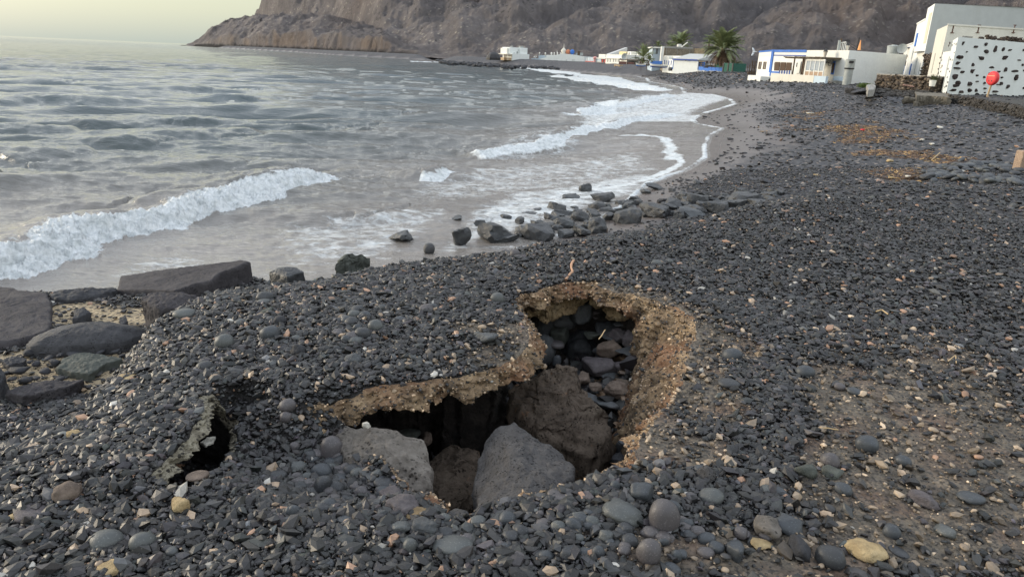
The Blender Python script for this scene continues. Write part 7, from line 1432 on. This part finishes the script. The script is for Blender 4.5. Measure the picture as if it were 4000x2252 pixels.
# rocky spit
sp = [(1100, 500), (1240, 530), (1500, 545), (1750, 560), (1900, 568), (2050, 560)]
ZS = lambda x, y: (1200 + x / 2.1467, y / 2.1467)
mb = MB(); rg = random.Random(31)
for i in range(900):
    x = rg.uniform(1085, 2100); y0 = np.interp(x, [1085, 1240, 1500, 2100], [500, 508, 512, 524]); y1 = np.interp(x, [1085, 1160, 1240, 1500, 1800, 2100], [512, 526, 534, 550, 568, 572]); y = rg.uniform(y0, y1); u, v = ZS(x, y)
    p = at(u, v, rg.uniform(.2, .9)); k = rg.uniform(.35, 1.1); mb.lump((p[0], p[1], p[2] - k * .2), (k * 1.2, k, k * .8), rg.randrange(40), Rzyx(rg.uniform(0, 6)), 1)
o = mb.build('rock_spit', M_BAS); tag(o, kind='stuff')
xs_ = []
SPV = [at(*ZS(x, y), z) for x, y, z in [(1100, 506, .2), (1300, 512, .5), (1500, 514, .9), (1800, 520, 1.6), (2100, 528, 2.2), (2100, 568, .1), (1800, 566, .1), (1500, 549, .05), (1300, 538, .05), (1180, 528, .0)]]
MBo = MB(); MBo.add([v for v in SPV], [list(range(10))[::-1]]); o = MBo.build('spit_ground', M_BAS); tag(o, kind='structure')
# seagull in flight
c = P(*Z4_(2318, 480), 60); r = root_at('seagull', *c, 'white and grey seagull gliding left of the blue banded house', 'bird'); c = np.array(c); k = 60 / FOC
M_GULL = simple('gull_white', (.72, .74, .76), .7, .05); M_GWG = simple('gull_grey', (.42, .45, .48), .7, .1)
bx = np.array([-.98, 0, .05]); V = []; n = 12; seg = 10; prof = [(0, .01), (.08, .04), (.18, .07), (.35, .10), (.55, .095), (.75, .06), (.88, .035), (1, .03)]
LB = 17 * k; V = []; a = np.linspace(0, 2 * np.pi, seg, endpoint=False)
for t_, rr2 in prof:
    for q in a: V.append(c + [(t_ - .35) * LB, rr2 * LB * 1.3 * math.cos(q), rr2 * LB * 1.3 * math.sin(q)])
MB().add(V, [[j * seg + i, j * seg + (i + 1) % seg, (j + 1) * seg + (i + 1) % seg, (j + 1) * seg + i] for j in range(len(prof) - 1) for i in range(seg)] + [list(range(seg))[::-1], list(range((len(prof) - 1) * seg, len(prof) * seg))]).build('body', M_GULL, r, smooth=True)
MB().add([c + q for q in ([.6 * LB, 0, 0], [1.0 * LB, .22 * LB, .02], [1.0 * LB, -.22 * LB, .02], [.6 * LB, 0, .03 * LB])], [[0, 1, 3], [0, 3, 2], [0, 2, 1], [1, 2, 3]]).build('tail', M_GULL, r)
for pts_ in ([(2318, 472), (2312, 440), (2300, 415), (2292, 402)], [(2318, 490), (2300, 520), (2285, 545), (2276, 556)]):
    w3 = [P(*Z4_(x, y), 60 + i * (.12 if pts_[1][1] < 470 else -.12)) for i, (x, y) in enumerate(pts_)]; ch = [.46, .42, .30, .06]; V = []
    for p, cd in zip(w3, ch): V += [p - np.array([cd * LB * .6, 0, 0]), p + np.array([0, 0, .04 * LB * cd]), p + np.array([cd * LB * .6, 0, 0]), p - np.array([0, 0, .02 * LB * cd])]
    F_ = [[i * 4 + j, i * 4 + (j + 1) % 4, (i + 1) * 4 + (j + 1) % 4, (i + 1) * 4 + j] for i in range(3) for j in range(4)]
    wg = MB().add(V, F_ + [[0, 1, 2, 3][::-1], [12, 13, 14, 15]]).build('wing', M_GWG, r, smooth=True)
    tp = w3[-1]; tq = w3[-2]; MB().add([tp * 1 + (tp - tq) * .6, tp + [.10 * LB, 0, .02], tp - [.10 * LB, 0, 0], tp + [0, .0, .03]], [[0, 1, 2], [0, 3, 1], [0, 2, 3], [1, 3, 2]]).build('wing_tip', M_DARK, r, wg)
